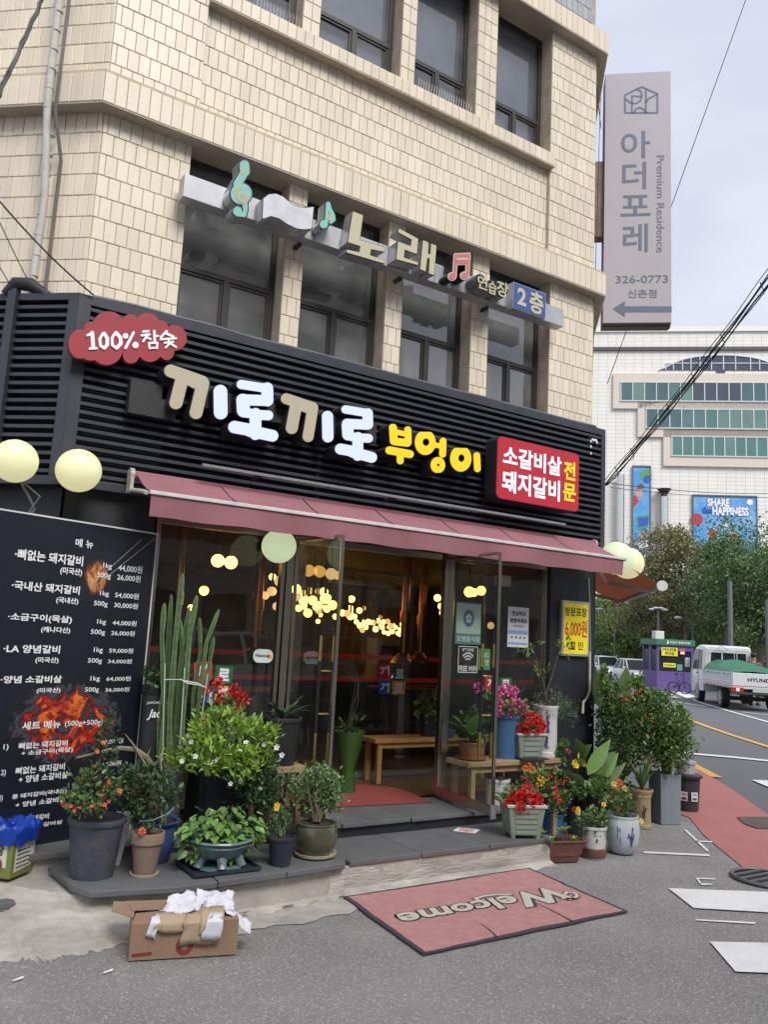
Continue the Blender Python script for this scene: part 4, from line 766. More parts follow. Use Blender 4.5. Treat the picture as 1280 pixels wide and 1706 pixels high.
for s, a, b in [('메 뉴', (-0.61, 2.078, -0.483, 2.13), 0.02), ('·뼈없는 돼지갈비', (-0.995, 1.956, -0.543, 2.021), 0.025), ('(미국산)', (-0.693, 1.891, -0.541, 1.941), 0.025), ('1kg', (-0.396, 1.954, -0.33, 1.996), 0.01), ('44,000원', (-0.28, 1.95, -0.092, 2.002), 0.01), ('500g', (-0.433, 1.889, -0.331, 1.932), 0.01), ('26,000원', (-0.283, 1.89, -0.099, 1.937), 0.01), ('·국내산 돼지갈비', (-0.992, 1.775, -0.544, 1.83), 0.025), ('(국내산)', (-0.698, 1.71, -0.546, 1.754), 0.025), ('1kg', (-0.398, 1.775, -0.332, 1.813), 0.01), ('54,000원', (-0.285, 1.774, -0.1, 1.816), 0.01), ('500g', (-0.434, 1.707, -0.333, 1.747), 0.01), ('30,000원', (-0.284, 1.709, -0.099, 1.749), 0.01), ('·소금구이(목살)', (-0.991, 1.588, -0.576, 1.64), 0.025), ('(캐나다산)', (-0.775, 1.527, -0.58, 1.568), 0.025), ('1kg', (-0.397, 1.592, -0.332, 1.63), 0.01), ('44,000원', (-0.282, 1.594, -0.097, 1.632), 0.01), ('500g', (-0.435, 1.524, -0.331, 1.564), 0.01), ('26,000원', (-0.285, 1.528, -0.103, 1.564), 0.01), ('·LA 양념갈비', (-0.995, 1.405, -0.635, 1.455), 0.025), ('(미국산)', (-0.789, 1.344, -0.637, 1.383), 0.025), ('1kg', (-0.4, 1.41, -0.334, 1.451), 0.01), ('59,000원', (-0.287, 1.414, -0.102, 1.449), 0.01), ('500g', (-0.434, 1.343, -0.333, 1.381), 0.01), ('34,000원', (-0.287, 1.346, -0.105, 1.378), 0.01), ('·양념 소갈비살', (-0.989, 1.228, -0.601, 1.272), 0.025), ('(미국산)', (-0.757, 1.165, -0.601, 1.199), 0.025), ('1kg', (-0.402, 1.23, -0.334, 1.268), 0.01), ('64,000원', (-0.285, 1.233, -0.1, 1.266), 0.01), ('500g', (-0.433, 1.161, -0.333, 1.198), 0.01), ('36,000원', (-0.287, 1.164, -0.103, 1.195), 0.01), ('세트 메뉴', (-0.824, 0.954, -0.576, 1.002), 0.02), ('(500g+500g)', (-0.547, 0.953, -0.28, 0.994), 0.01), ('뼈없는 돼지갈비', (-0.831, 0.843, -0.515, 0.881), 0.02), ('+ 소금구이(목살)', (-0.809, 0.8, -0.474, 0.835), 0.02), ('48,000원', (-0.279, 0.832, -0.112, 0.868), 0.01), ('뼈없는 돼지갈비', (-0.832, 0.699, -0.516, 0.741), 0.02), ('+ 양념 소갈비살', (-0.807, 0.648, -0.489, 0.69), 0.02), ('54,000원', (-0.287, 0.692, -0.111, 0.724), 0.01), ('통 돼지갈비(국내산)', (-0.836, 0.557, -0.486, 0.588), 0.02), ('+ 양념 소갈비살', (-0.809, 0.509, -0.486, 0.541), 0.02), ('LA 양념갈비', (-0.778, 0.42, -0.587, 0.453), 0.02), ('+ 양념 소갈비살', (-0.8, 0.378, -0.492, 0.402), 0.02), ('1)', (-0.924, 0.841, -0.893, 0.879), 0.01), ('2)', (-0.921, 0.695, -0.891, 0.735), 0.01), ('3)', (-0.919, 0.554, -0.892, 0.593), 0.01)]: txt(mb, s, MBF, a, .004, b)
mb.build('lettering', white_txt, mn)
# street number style marks on the fascia end are left to dirt; small white tags
mb = MB()
for x, y in [(6.071, 3.683), (6.159, 3.685), (6.072, 3.627), (6.074, 3.558)]: mb.box(x-.008, x+.008, 5.652, 5.656, y-.012, y+.012)
mb.build('paint_chip', white_txt, fa)

# ================================================================== AWNINGS, LIGHT RAIL, GLOBES
aw = thing('pink_awning', 'faded pink retractable awning with white front bar over the shop glass', 'awning', (3.8, 5.4, 2.5))
pink = mat('faded pink awning canvas', (.32,.135,.158), .85, var=.12, scale=1.5, bump=.15, bscale=300, dirt=.6, dirtcol=(.19,.105,.115), trans=.12, streak=.35, streakcol=(.24,.12,.135))
AX0, AX1 = 1.53, 6.02; ny = 60
mb = MB(); vs = []
for i in range(ny+1):
    x = AX0 + (AX1-AX0)*i/ny; 
    for j in range(5): t = j/4; vs.append((x, 5.56 - .37*t, 2.635 - .175*t - .018*math.sin(math.pi*t) + .004*math.sin(i*1.7)*math.sin(math.pi*t)))
mb.add(vs, [(5*i+j, 5*i+j+1, 5*i+j+6, 5*i+j+5) for i in range(ny) for j in range(4)]); mb.build('canopy', pink, aw, smooth=True)
mb = MB(); vs = []
for i in range(ny+1):
    x = AX0 + (AX1-AX0)*i/ny
    for j in range(4): t = j/3; vs.append((x, 5.178 + .012*math.sin(i*.55)*t + .006*math.sin(i*1.9)*t, 2.445 - .145*t + .004*math.sin(i*.9)*t))
mb.add(vs, [(4*i+j, 4*i+j+1, 4*i+j+5, 4*i+j+4) for i in range(ny) for j in range(3)]); mb.build('valance', pink, aw, smooth=True)
for xs in np.linspace(AX0+.62, AX1-.55, 6): MB().add([(xs-.008,5.553,2.640),(xs+.008,5.553,2.640),(xs+.008,5.36,2.533),(xs-.008,5.36,2.533),(xs+.008,5.192,2.466),(xs-.008,5.192,2.466)], [(0,1,2,3),(3,2,4,5)]).build('seam', mat('awning seam', (.30,.125,.145), .9), aw)
MB().box(AX0-.01, AX1+.01, 5.165, 5.195, 2.443, 2.468).build('front_bar', mat('chalky white metal', (.60,.58,.56), .5, var=.15, scale=12), aw, bevel=.003)
MB().tube([(AX0-.02,5.58,2.62),(AX1+.02,5.58,2.62)], .035, 12).build('roller', pink, aw, smooth=True)
for x in (AX0-.03, AX1+.03):
    mb = MB(); mb.box(x-.012, x+.012, 5.54, 5.64, 2.50, 2.66); mb.tube([(x-.014,5.58,2.625),(x+.014,5.58,2.625)], .045, 14); mb.tube([(x,5.6,2.52),(x+.02*(1 if x<3 else -1),5.4,2.49),(x+.0,5.18,2.45)], .016, 8); mb.build('end_bracket', mat('worn off white casting', (.42,.40,.36), .55, var=.2, scale=20), aw, bevel=.002)
lr = MB(); lr.box(1.95,5.52,5.44,5.475,2.735,2.755); o = lr.build('light_rail', mat('aluminium light channel', (.36,.36,.36), .35, .6, var=.2, scale=9)); tag(o, 'thin aluminium light channel fixed to the louvres above the pink awning', 'light rail')
mb = MB(); [mb.box(x,x+.03,5.475,5.62,2.73,2.75) for x in (2.4,3.6,4.9)]; mb.build('bracket', side_dark, o)
bw_ = thing('brown_awning', 'rust brown awning jutting out from the side wall past the pillar', 'awning', (7.0, 6.4, 2.6))
W0 = Vector((6.23,5.8,0)) + Vector((.663,.749,0))*.30; nn = Vector((.749,-.663,0)); ll = Vector((.663,.749,0))
tip = (0.761, 2.286)
rust = mat('rust brown awning canvas', (.20,.065,.035), .85, var=.12, scale=2, trans=.35)
a0 = W0 + nn*.08 + Vector((0,0,tip[1]+.38)); a1 = W0 + nn*tip[0] + Vector((0,0,tip[1])); Ln = 3.6
MB().add([a0, a1, a1+ll*Ln, a0+ll*Ln], [(0,1,2,3)]).build('canopy', rust, bw_)
MB().tube([a1, a1+ll*Ln], .03, 10).build('front_bar', whitealu, bw_, smooth=True)
MB().tube([a1-ll*.03, a1+ll*.02], .055, 14).build('end_cap', whitealu, bw_, smooth=True)
for t in (.25, 2.4):
    e_ = a0 + ll*t - Vector((0,0,.12)); f_ = a1 + ll*(t+.3) - Vector((0,0,.03)); k_ = (e_+f_)/2 + ll*.55 - nn*.1 - Vector((0,0,.02)); MB().tube([e_, k_, f_], .022, 8).build('folding_arm', whitealu, bw_)
globe_m = mat('lit pale yellow globe', (.44,.43,.30), .35, var=.05, scale=4, emit=.24, ecol=(1.0,.96,.50)); globe2_m = mat('lit mint globe', (.36,.42,.28), .35, var=.05, scale=4, emit=.24, ecol=(.86,1.0,.62))
def globe(p, r, m, lab, arm):
    t = thing('globe_lamp', lab, 'lamp', p, group='round globe lamps outside the shop'); MB().sphere(p, r, 28, sq=(1,1,.97)).build('globe', m, t, smooth=True)
    mb = MB(); q = Vector(p); e_ = Vector(arm); mb.tube([q + (e_-q).normalized()*r*.9, e_], .014, 8); mb.tube([q + (e_-q).normalized()*r*.86, q + (e_-q).normalized()*(r+.03)], r*.34, 14); mb.build('holder', alu, t, smooth=True)
globe((0.736, 5.4, 2.566), 0.13727389258423328, globe_m, 'round yellow globe lamp on the chamfered end of the fascia, above the menu board', (.72,5.75,2.60))
globe((1.136, 5.5, 2.583), 0.14543203819427353, globe_m, 'round yellow globe lamp at the fascia corner post beside the awning end', (1.2,5.70,2.55))
globe((2.599, 5.47, 2.236), 0.12899409989733174, globe2_m, 'mint green globe lamp under the pink awning before the glass', (2.70,5.70,2.30))
globe((6.292, 5.5, 2.504), 0.1665587387789165, globe2_m, 'pale globe lamp overlapping the end of the pink awning, nearer of the pair', (6.25,5.66,2.55))
globe((6.861, 5.85, 2.527), 0.17251494031866335, globe_m, 'yellower globe lamp behind the pale one at the side wall', (6.40,6.0,2.55))
mb = MB(); pts = [(.80,5.52,2.46),(.86,5.50,2.36),(.90,5.53,2.30),(.86,5.52,2.22)]; mb.tube(pts, .008, 6); mb.tube([(.82,5.5,2.45),(.92,5.5,2.38),(.87,5.52,2.28),(.95,5.5,2.24)], .006, 6); tag(mb.build('loose_cable', mat('grey twisted cable', (.16,.155,.14), .6), smooth=True), 'grey twisted cable dangling from the globe lamp above the menu board', 'cable')

# ================================================================== SHOP FRONT
sf = thing('shop_front', 'glass shop front with stainless steel frames under the awning', 'shop front', (3.7, 5.75, .29))
Z0s, Z1s = .292, 2.385
def pane(x0, x1, name='window'):
    mb = MB(); mb.box(x0, x0+.03, 5.73, 5.79, Z0s, Z1s); mb.box(x1-.03, x1, 5.73, 5.79, Z0s, Z1s); mb.box(x0+.03, x1-.03, 5.732, 5.788, Z0s, Z0s+.06); mb.box(x0+.03, x1-.03, 5.732, 5.788, Z1s-.05, Z1s); o = mb.build(name, chrome, sf, bevel=.002)
    MB().box(x0+.03, x1-.03, 5.757, 5.765, Z0s+.06, Z1s-.05).build('glass', glass_m, o); return o
pane(1.76, 2.79); pane(4.42, 5.60)
mb = MB(); mb.box(2.80,2.855,5.715,5.80,Z0s,Z1s); mb.build('post', chrome, sf, bevel=.003); MB().box(4.36,4.415,5.715,5.80,Z0s,Z1s).build('post', chrome, sf, bevel=.003)
MB().box(1.74,5.62,5.72,5.80,Z1s+.002,Z1s+.06).build('head_rail', black_paint, sf)
def leaf(hx, hy, lx, ly, lab):
    d = thing('glass_door', lab, 'door', (hx, hy, .3)); w_ = math.hypot(lx-hx, ly-hy); F = frame((hx,hy,0), math.atan2(ly-hy, lx-hx))
    mb = MB(); z0, z1 = .315, 2.33; mb.fbox(F, 0,.018,z0,z1,-.013,.013); mb.fbox(F, w_-.018,w_,z0,z1,-.013,.013); mb.fbox(F, .018,w_-.018,z0,z0+.075,-.012,.012); mb.fbox(F, .018,w_-.018,z1-.02,z1,-.012,.012); mb.build('frame', chrome, d, bevel=.002)
    MB().fbox(F, .018, w_-.018, z0+.075, z1-.02, -.004, .004).build('glass', glass_m, d)
    for s in (1, -1):
        mb = MB(); P_ = lambda u, z: F[0] + F[1]*u + F[2]*z + F[3]*(s*.055)
        mb.tube([P_(w_-.13,.92), P_(w_-.13,1.42)], .013, 10); o = mb.build('handle', mat('black door pull', (.015,.015,.018), .3), d, smooth=True)
        mb = MB(); mb.tube([P_(w_-.13,.72), P_(w_-.13,.92)], .0135, 10); mb.tube([P_(w_-.13,1.42), P_(w_-.13,1.60)], .0135, 10)
        for z in (1.05, 1.35): mb.tube([F[0]+F[1]*(w_-.13)+F[2]*z, P_(w_-.13,z)], .007, 6)
        mb.build('brass_end', gold, o, smooth=True)
    MB().fbox(F, w_-.012, w_+.01, .30, .40, -.02, .02).build('floor_bolt', alu, d)
    return d, F, w_
dl = leaf(2.875, 5.72, 2.915, 5.07, 'narrow glass door leaf standing open beside the round green pot')
dr_ = leaf(4.345, 5.72, 4.26, 4.90, 'glass door leaf swung open in front of the wooden plant bench')
def card(name, lab, cat, Y, rect, m, th=.003, parts=(), root=None, F=None):
    F = F or FY(Y); t = thing(name, lab, cat, tuple(F[0]+F[1]*((rect[0]+rect[2])/2)+F[2]*rect[1])); mb = MB(); mb.fbox(F, rect[0], rect[2], rect[1], rect[3], -th, 0); mb.build('sheet', m, t)
    for nm, mm, fn in parts: mb = MB(); fn(mb, F, rect); mb.build(nm, mm, t)
    return t
def sub(r, a, b, c_, d): return (r[0]+(r[2]-r[0])*a, r[1]+(r[3]-r[1])*b, r[0]+(r[2]-r[0])*c_, r[1]+(r[3]-r[1])*d)
def rct(mb, F, r, n=.0012): mb.fpoly(F, [(r[0],r[1]),(r[2],r[1]),(r[2],r[3]),(r[0],r[3])], n, n)
paper = mat('white paper', (.74,.75,.77), .6, var=.03)
def p1(mb, F, r): txt(mb, '안심하고', F, sub(r,.18,.78,.85,.90), .002, .03); txt(mb, '방문하세요', F, sub(r,.10,.60,.92,.72), .002, .03); [rct(mb, F, sub(r,.25,.50+i*.035,.75,.512+i*.035), .002) for i in range(2)]; [blob(mb, F, [('c', ((sub(r,.2+i*.2,.2,0,0))[0], sub(r,0,.24,0,0)[1]), .011)], .002, .002, .003) for i in range(4)]
def p2(mb, F, r): rct(mb, F, sub(r,.03,.32,.97,.42)); rct(mb, F, sub(r,.03,.06,.97,.12)); 
card('visit_notice_poster', 'white poster with black Korean lettering and a blue strip on the glass', 'poster', 5.752, (5.113, 1.585, 5.372, 1.956), paper, parts=(('lettering', black_txt, p1), ('blue_strip', mat('pale blue print', (.25,.42,.72), .5), p2)))
teal = mat('teal green print', (.10,.30,.24), .5); 
def q1(mb, F, r): txt(mb, '모범음식점', F, sub(r,.06,.06,.94,.20), .003, .02)
def q2(mb, F, r): rct(mb, F, sub(r,.03,.25,.97,.97), .001)
def q3(mb, F, r): c_ = sub(r,.5,.62,0,0); blob(mb, F, [('c',(c_[0],c_[1]),.062,.8)], .0016, .0016, .006)
def q4(mb, F, r):
    c_ = sub(r,.5,.62,0,0)
    for k in range(5): a = R(90+72*k); blob(mb, F, [('c',(c_[0]+.022*math.cos(a), c_[1]+.028*math.sin(a)), .016)], .0022, .0022, .004)
card('restaurant_certificate_sticker', 'teal and white certificate sticker with a flower emblem on the glass', 'sticker', 5.752, (4.5, 1.589, 4.794, 1.96), teal, parts=(('white_field', mat('pale mint print', (.55,.66,.60), .5), q2), ('emblem', mat('blue emblem ring', (.08,.22,.42), .5), q3), ('emblem_flower', paper, q4), ('lettering', paper, q1)))
def w1(mb, F, r):
    txt(mb, 'FREE WiFi', F, sub(r,.06,.06,.94,.26), .002, .02); txt(mb, 'IPTIME', F, sub(r,.2,.80,.8,.92), .002, .01); c_ = sub(r,.5,.42,0,0)
    for rad in (.025,.05,.075): blob(mb, F, [('s', [(c_[0]+rad*math.cos(R(a)), c_[1]+rad*math.sin(R(a))) for a in range(40,141,10)], .006)], .002, .002, .004)
    for a, b in ((0,.03),(.97,1)): rct(mb, F, sub(r,0,a,1,b), .002); rct(mb, F, sub(r,a,0,b,1), .002)
card('wifi_sticker', 'black sticker with white signal arcs below the teal certificate', 'sticker', 5.752, (4.541, 1.34, 4.765, 1.573), mat('black sticker', (.02,.02,.02), .5), parts=(('lettering', paper, w1),))
card('green_banking_sticker', 'small green sticker with faded white letters beside the signal sticker', 'sticker', 5.752, (4.776, 1.369, 4.912, 1.557), mat('leaf green print', (.08,.28,.08), .5), parts=(('lettering', paper, lambda mb, F, r: (txt(mb, 'ING', F, sub(r,.15,.6,.85,.8), .002), txt(mb, '은행', F, sub(r,.15,.2,.85,.5), .002))),))
# coloured block-letter squares stuck on the glass
SQ = dict(red=mat('red square print', (.48,.03,.03), .5), green=mat('green square print', (.02,.13,.05), .5), blue=mat('blue square print', (.03,.10,.40), .5), amber=mat('amber square print', (.72,.38,.10), .5))
def square(Y, r, col, ch, rot, lab):
    cx_ = (r[0]+r[2])/2; cz_ = (r[1]+r[3])/2; a = R(rot); F = (Vector((cx_,Y,cz_)), Vector((math.cos(a),0,math.sin(a))), Vector((-math.sin(a),0,math.cos(a))), Vector((0,-1,0))); hw = (r[2]-r[0])/2; hh = (r[3]-r[1])/2
    t = thing('letter_square_sticker', lab, 'sticker', (cx_, Y, cz_-hh), group='coloured square stickers spelling the shop name'); mb = MB(); mb.fpoly(F, rrect(-hw,hw,-hh,hh,hw*.18,3), -.002, 0); mb.build('sheet', SQ[col], t)
    mb = MB(); txt(mb, ch, F, (-hw*.66,-hh*.7,hw*.66,hh*.7), .002, .05); mb.build('lettering', paper, t)
for Y, r, col, ch, rot, lab in [(5.752, (2.129, 1.231, 2.27, 1.369), 'red', '끼', 6, 'tilted red square sticker behind the cactus columns'), (5.752, (2.292, 1.213, 2.43, 1.343), 'green', '로', -3, 'dark green square sticker above the red geraniums on the window'), (5.752, (2.182, 1.075, 2.298, 1.195), 'blue', '끼', -2, 'blue square sticker low behind the cactus on the window'), (5.752, (2.304, 1.082, 2.429, 1.197), 'amber', '로', 0, 'amber square sticker partly hidden by red geraniums'), (6.83, (4.4, 1.215, 4.568, 1.36), 'red', '끼', 8, 'tilted red square sticker on the inner glass wall'), (6.83, (4.585, 1.196, 4.743, 1.332), 'green', '로', 0, 'dark green square sticker on the inner glass wall'), (6.83, (4.418, 1.063, 4.573, 1.197), 'blue', '끼', -3, 'blue square sticker on the inner glass wall'), (6.83, (4.582, 1.057, 4.74, 1.19), 'amber', '로', 0, 'amber square sticker on the inner glass wall'), (5.752, (4.861, 1.192, 5.009, 1.312), 'red', '끼', 0, 'red square sticker beside the pink geraniums'), (5.752, (5.032, 1.187, 5.181, 1.307), 'green', '로', 0, 'green square sticker just above the pink geraniums')]: square(Y, r, col, ch, rot, lab)
# hanging welcome tag
wt_ = thing('welcome_tag', 'oval white hanging tag reading Welcome on the shop window', 'sign', (2.648, 5.72, 1.423))
r = (2.571, 1.374, 2.733, 1.475); mb = MB(); mb.fpoly(FY(5.72), rrect(r[0],r[2],r[1],r[3],(r[3]-r[1])*.45,6), -.005, 0); mb.build('plate', mat('pale mint plate', (.55,.66,.62), .4), wt_)
mb = MB(); txt(mb, 'Welcome', FY(5.72), sub(r,.08,.42,.62,.66), .002, .02); mb.build('lettering', black_txt, wt_)
mb = MB(); c_ = sub(r,.74,.5,.86,.5); blob(mb, FY(5.72), [('c',(c_[0],c_[1]),.013)], .002, .002, .003); mb.build('red_disc', FL['red'], wt_); mb = MB(); blob(mb, FY(5.72), [('c',(c_[2],c_[1]),.013)], .003, .003, .003); mb.build('orange_disc', FL['orange'], wt_)
mb = MB(); hk = Vector((2.658, 5.72, 1.607)); mb.tube([Vector((r[0]+.04,5.72,r[3]-.01)), hk], .002, 4); mb.tube([Vector((r[2]-.04,5.72,r[3]-.01)), hk], .002, 4); mb.tube([hk, hk+Vector((0,.03,0))], .014, 8); mb.build('cord', black_txt, wt_)

# ================================================================== INTERIOR
rail = thing('inner_glass_wall', 'inner glass partition behind the entrance bench with a low metal sill', 'partition', (4.9, 6.85, .285))
mb = MB(); mb.box(3.3,7.0,6.83,6.90,.286,.335); mb.box(3.3,7.0,6.83,6.90,2.45,2.6); mb.build('rail', alu, rail)
for x in (3.3, 5.33, 6.98): MB().box(x, x+.03, 6.84, 6.89, .336, 2.45).build('post', chrome, rail)
MB().box(3.34,5.32,6.858,6.866,.336,2.45).build('glass', glass_m, rail); MB().box(5.37,6.97,6.858,6.866,.336,2.45).build('glass', glass_m, rail)
wood = mat('varnished pine', (.42,.22,.08), .45, var=.25, scale=3, stretch=(2,14,14)); wood2 = mat('weathered pine plank', (.34,.24,.13), .6, var=.25, scale=3, stretch=(2,14,14)); darkwood = mat('dark stained timber', (.06,.035,.02), .6, var=.2)
def bench(x0, x1, y0, y1, z0, z1, m, lab, name='wooden_bench'):
    t = thing(name, lab, 'bench', ((x0+x1)/2, (y0+y1)/2, z0)); MB().box(x0,x1,y0,y1,z1-.04,z1).build('seat', m, t, bevel=.004)
    for x in (x0+.05, x1-.1):
        for y in (y0+.02, y1-.06): MB().box(x, x+.045, y, y+.04, z0, z1-.041).build('leg', m, t, bevel=.003)
    MB().box(x0+.1,x1-.1,y0+.03,y0+.05,z1-.09,z1-.042).build('apron', m, t); return t
bench(4.17, 5.55, 6.45, 6.72, .286, .69, wood, 'long varnished wooden bench inside the entrance')
bench(4.30, 5.37, 5.26, 5.56, .0, .655, wood2, 'weathered plank bench carrying flower pots outside the glass', 'plank_bench')
mt_ = sheet('entrance_mat', [(3.273, 5.674), (4.205, 5.583), (4.292, 6.213), (4.04, 6.468), (3.768, 6.428)], .2975, mat('dull red door mat', (.27,.055,.045), .95, var=.12, scale=30, bump=.6, bscale=200), kind=None); tag(mt_, 'dull red mat lying inside the open doorway', 'mat')
low = thing('dining_partition', 'dark low partition with red stripes deep inside the restaurant', 'partition', (4.5, 9, .29))
MB().box(1.3,8.6,9.0,9.08,.285,1.10).build('panel', black_wall, low)
for z in (1.33, 1.05): MB().box(1.3,8.5,8.96,8.985,z,z+.055).build('red_stripe', mat('faintly glowing red stripe', (.35,.02,.015), .5, emit=.04, ecol=(.7,.03,.02)), low)  # red bars with a slight glow put into their colour
bulb_m = mat('glowing warm bulb', (1,.8,.45), .4, var=0, emit=2.6, ecol=(1,.52,.12)); bulb2_m = mat('dim frosted bulb', (1,.85,.6), .4, var=0, emit=.45, ecol=(1,.55,.25))
LG = 'warm pendant lamps inside the restaurant'
LAMPS = [((2.374, 6.09, 2.139), 0.052, 1), ((2.485, 6.09, 2.135), 0.0525, 1), ((3.349, 8.94, 2.035), 0.0548, 1), ((4.234, 11.79, 1.91), 0.0446, 1), ((5.08, 10.84, 2.404), 0.0524, 1), ((3.832, 7.99, 2.155), 0.0582, 0), ((4.195, 8.94, 2.091), 0.0575, 0), ((4.55, 9.89, 2.081), 0.0554, 0), ((4.726, 9.89, 1.95), 0.0557, 0), ((5.003, 9.89, 2.17), 0.0567, 1), ((5.156, 9.89, 2.084), 0.057, 0), ((4.753, 8.94, 2.021), 0.0592, 1), ((4.405, 7.99, 2.007), 0.0601, 1), ((5.855, 10.84, 2.252), 0.0541, 0), ((5.542, 10.84, 1.981), 0.0532, 1), ((5.037, 8.94, 1.981), 0.06, 1), ((7.023, 12.74, 2.09), 0.0425, 1), ((6.947, 12.74, 1.959), 0.0423, 1), ((6.908, 12.74, 1.842), 0.0422, 1), ((6.712, 11.79, 1.92), 0.0495, 1), ((6.379, 10.84, 1.951), 0.0552, 0), ((6.99, 11.79, 2.075), 0.0502, 1), ((7.366, 12.265, 1.955), 0.0471, 1), ((3.931, 7.04, 2.205), 0.0593, 0), ((5.088, 8.94, 2.361), 0.0605, 0), ((7.169, 11.79, 2.046), 0.0505, 1), ((7.197, 11.79, 1.797), 0.0504, 1), ((7.359, 11.79, 1.866), 0.0508, 1), ((7.456, 11.79, 1.861), 0.051, 0), ((7.511, 11.79, 1.753), 0.051, 1), ((8.217, 12.74, 1.836), 0.0443, 0), ((8.059, 12.265, 1.909), 0.0483, 0), ((8.127, 12.265, 1.838), 0.0483, 0), ((8.613, 13.215, 1.724), 0.0403, 1), ((8.398, 12.74, 1.702), 0.0445, 1), ((8.489, 12.74, 1.739), 0.0447, 1), ((8.933, 13.215, 1.716), 0.0407, 1), ((9.019, 13.215, 1.697), 0.0408, 1), ((8.513, 13.215, 2.004), 0.0402, 0), ((8.082, 10.84, 2.309), 0.0594, 1), ((6.862, 8.94, 2.165), 0.066, 0), ((8.52, 11.315, 2.201), 0.057, 1), ((8.911, 11.79, 2.11), 0.054, 1), ((9.332, 12.265, 2.023), 0.0506, 1), ((6.448, 7.99, 2.232), 0.0676, 1), ((8.077, 9.89, 2.38), 0.0653, 1), ((7.43, 8.94, 2.34), 0.0679, 1), ((9.248, 10.84, 1.917), 0.0619, 0), ((5.113, 9.89, 2.048), 0.0569, 1), ((4.435, 9.035, 2.279), 0.0582, 0), ((6.605, 11.125, 1.917), 0.0539, 1), ((4.922, 9.7, 2.089), 0.0572, 0), ((7.696, 12.74, 1.874), 0.0435, 1), ((5.753, 10.935, 2.255), 0.0533, 0), ((7.222, 11.79, 1.768), 0.0504, 0), ((5.807, 10.46, 1.988), 0.0559, 1), ((7.907, 12.74, 1.787), 0.0438, 1), ((7.775, 12.645, 2.127), 0.0446, 0), ((5.911, 10.65, 2.155), 0.0553, 1), ((4.617, 9.13, 2.156), 0.0583, 1), ((4.789, 9.795, 2.239), 0.0565, 1), ((5.219, 9.51, 2.17), 0.0588, 1), ((5.407, 9.985, 2.011), 0.0572, 1), ((5.834, 10.935, 2.126), 0.0534, 1), ((7.428, 12.075, 1.856), 0.0487, 1), ((7.107, 11.98, 2.022), 0.0489, 1), ((5.021, 9.89, 2.171), 0.0567, 0), ((7.6, 12.36, 1.726), 0.0466, 0), ((4.015, 8.275, 2.151), 0.0584, 0), ((5.928, 10.935, 1.969), 0.0536, 0), ((5.144, 9.795, 2.057), 0.0574, 1), ((5.729, 10.65, 2.01), 0.0547, 1), ((4.334, 8.845, 2.063), 0.0582, 1), ((4.998, 9.51, 1.88), 0.0579, 1), ((5.121, 9.985, 2.107), 0.0565, 1), ((6.569, 11.315, 1.971), 0.0526, 1), ((5.277, 10.175, 2.079), 0.0561, 1), ((6.552, 11.03, 2.186), 0.0546, 1), ((5.213, 10.08, 2.148), 0.0564, 1), ((5.58, 10.745, 2.018), 0.0539, 1), ((4.451, 9.13, 2.158), 0.0578, 1), ((5.297, 10.27, 2.107), 0.0557, 1), ((8.878, 13.025, 1.889), 0.0426, 1), ((8.037, 12.55, 1.916), 0.0457, 1), ((8.855, 13.025, 1.796), 0.0425, 1), ((8.559, 12.835, 1.852), 0.0439, 1), ((8.197, 12.645, 1.803), 0.0451, 1), ((8.832, 13.025, 1.727), 0.0425, 1), ((8.861, 13.025, 1.694), 0.0425, 1), ((8.48, 12.835, 1.815), 0.0438, 1), ((8.679, 12.93, 1.823), 0.0432, 1), ((8.217, 12.645, 1.903), 0.0452, 1)]
_lm = {}
for p, r, t in LAMPS:
    k = (round(r, 3), t)
    root = thing('pendant_lamp', 'lit warm round pendant lamp among the many hanging inside the restaurant' if t else 'dimmer frosted pendant lamp among the many hanging inside the restaurant', 'lamp', p, group=LG + (' glowing' if t else ' dim'))
    MB().sphere(p, r, 14).build('bulb', bulb_m if t else bulb2_m, root, smooth=True); MB().tube([(p[0],p[1],p[2]+r*.8),(p[0],p[1],p[2]+r*1.25),(p[0],p[1],2.615)], [r*.4, r*.3, .003], 8).build('cord', darkwood, root)
spot_m = mat('ceiling spot glow', (1,.9,.7), .5, var=0, emit=6, ecol=(1,.72,.38))
for p, lab in (((3.895, 6.3, 2.421), 'small warm ceiling spot just inside the doorway'), ((5.441, 6.25, 2.414), 'small warm ceiling spot above the open door leaf'), ((4.247, 7.5, 2.237), 'faint ceiling spot deeper in the hall')):
    t = thing('ceiling_spot', lab, 'light', p); MB().lathe([(.05,0),(0,.0005)], 16, (p[0],p[1],2.612)).build('lens', spot_m, t); MB().lathe([(.06,.001),(.06,.008),(0,.008)], 16, (p[0],p[1],2.611)).build('rim', alu, t)
copper = mat('copper exhaust pipe', (.55,.24,.12), .25, .9, var=.2)
for q, h, lab in (((5.709, 8.3, 1.352), 0, 'copper exhaust pipe hanging above a table near the inner stickers'), ((2.583, 7.6, 1.352), 0, 'copper exhaust pipe seen behind the cactus'), ((3.51, 7.8, 1.374), 0, 'copper exhaust pipe seen behind the welcome tag'), ((6.463, 9.0, 1.339), 0, 'thin copper exhaust pipe beside the doorway centre')):
    t = thing('exhaust_pipe', lab, 'pipe', (q[0],q[1],1.3)); MB().lathe([(.16,0),(.15,.02),(.05,.12),(.05,.5),(.065,.5),(.065,.62),(.05,.62),(.05,1.3)], 16, (q[0],q[1],1.32)).build('pipe', copper, t, smooth=True)
    tb = thing('dining_table', lab.replace('copper exhaust pipe', 'dark round grill table').replace('hanging above a table', 'standing'), 'table', (q[0],q[1],.285)); MB().lathe([(.42,0),(.42,.03),(0,.03)], 24, (q[0],q[1],1.0)).build('table_top', darkwood, tb); MB().lathe([(.2,0),(.18,.5),(.16,.71)], 16, (q[0],q[1],.286)).build('barrel', mat('dull steel drum', (.3,.3,.3), .4, .8), tb)
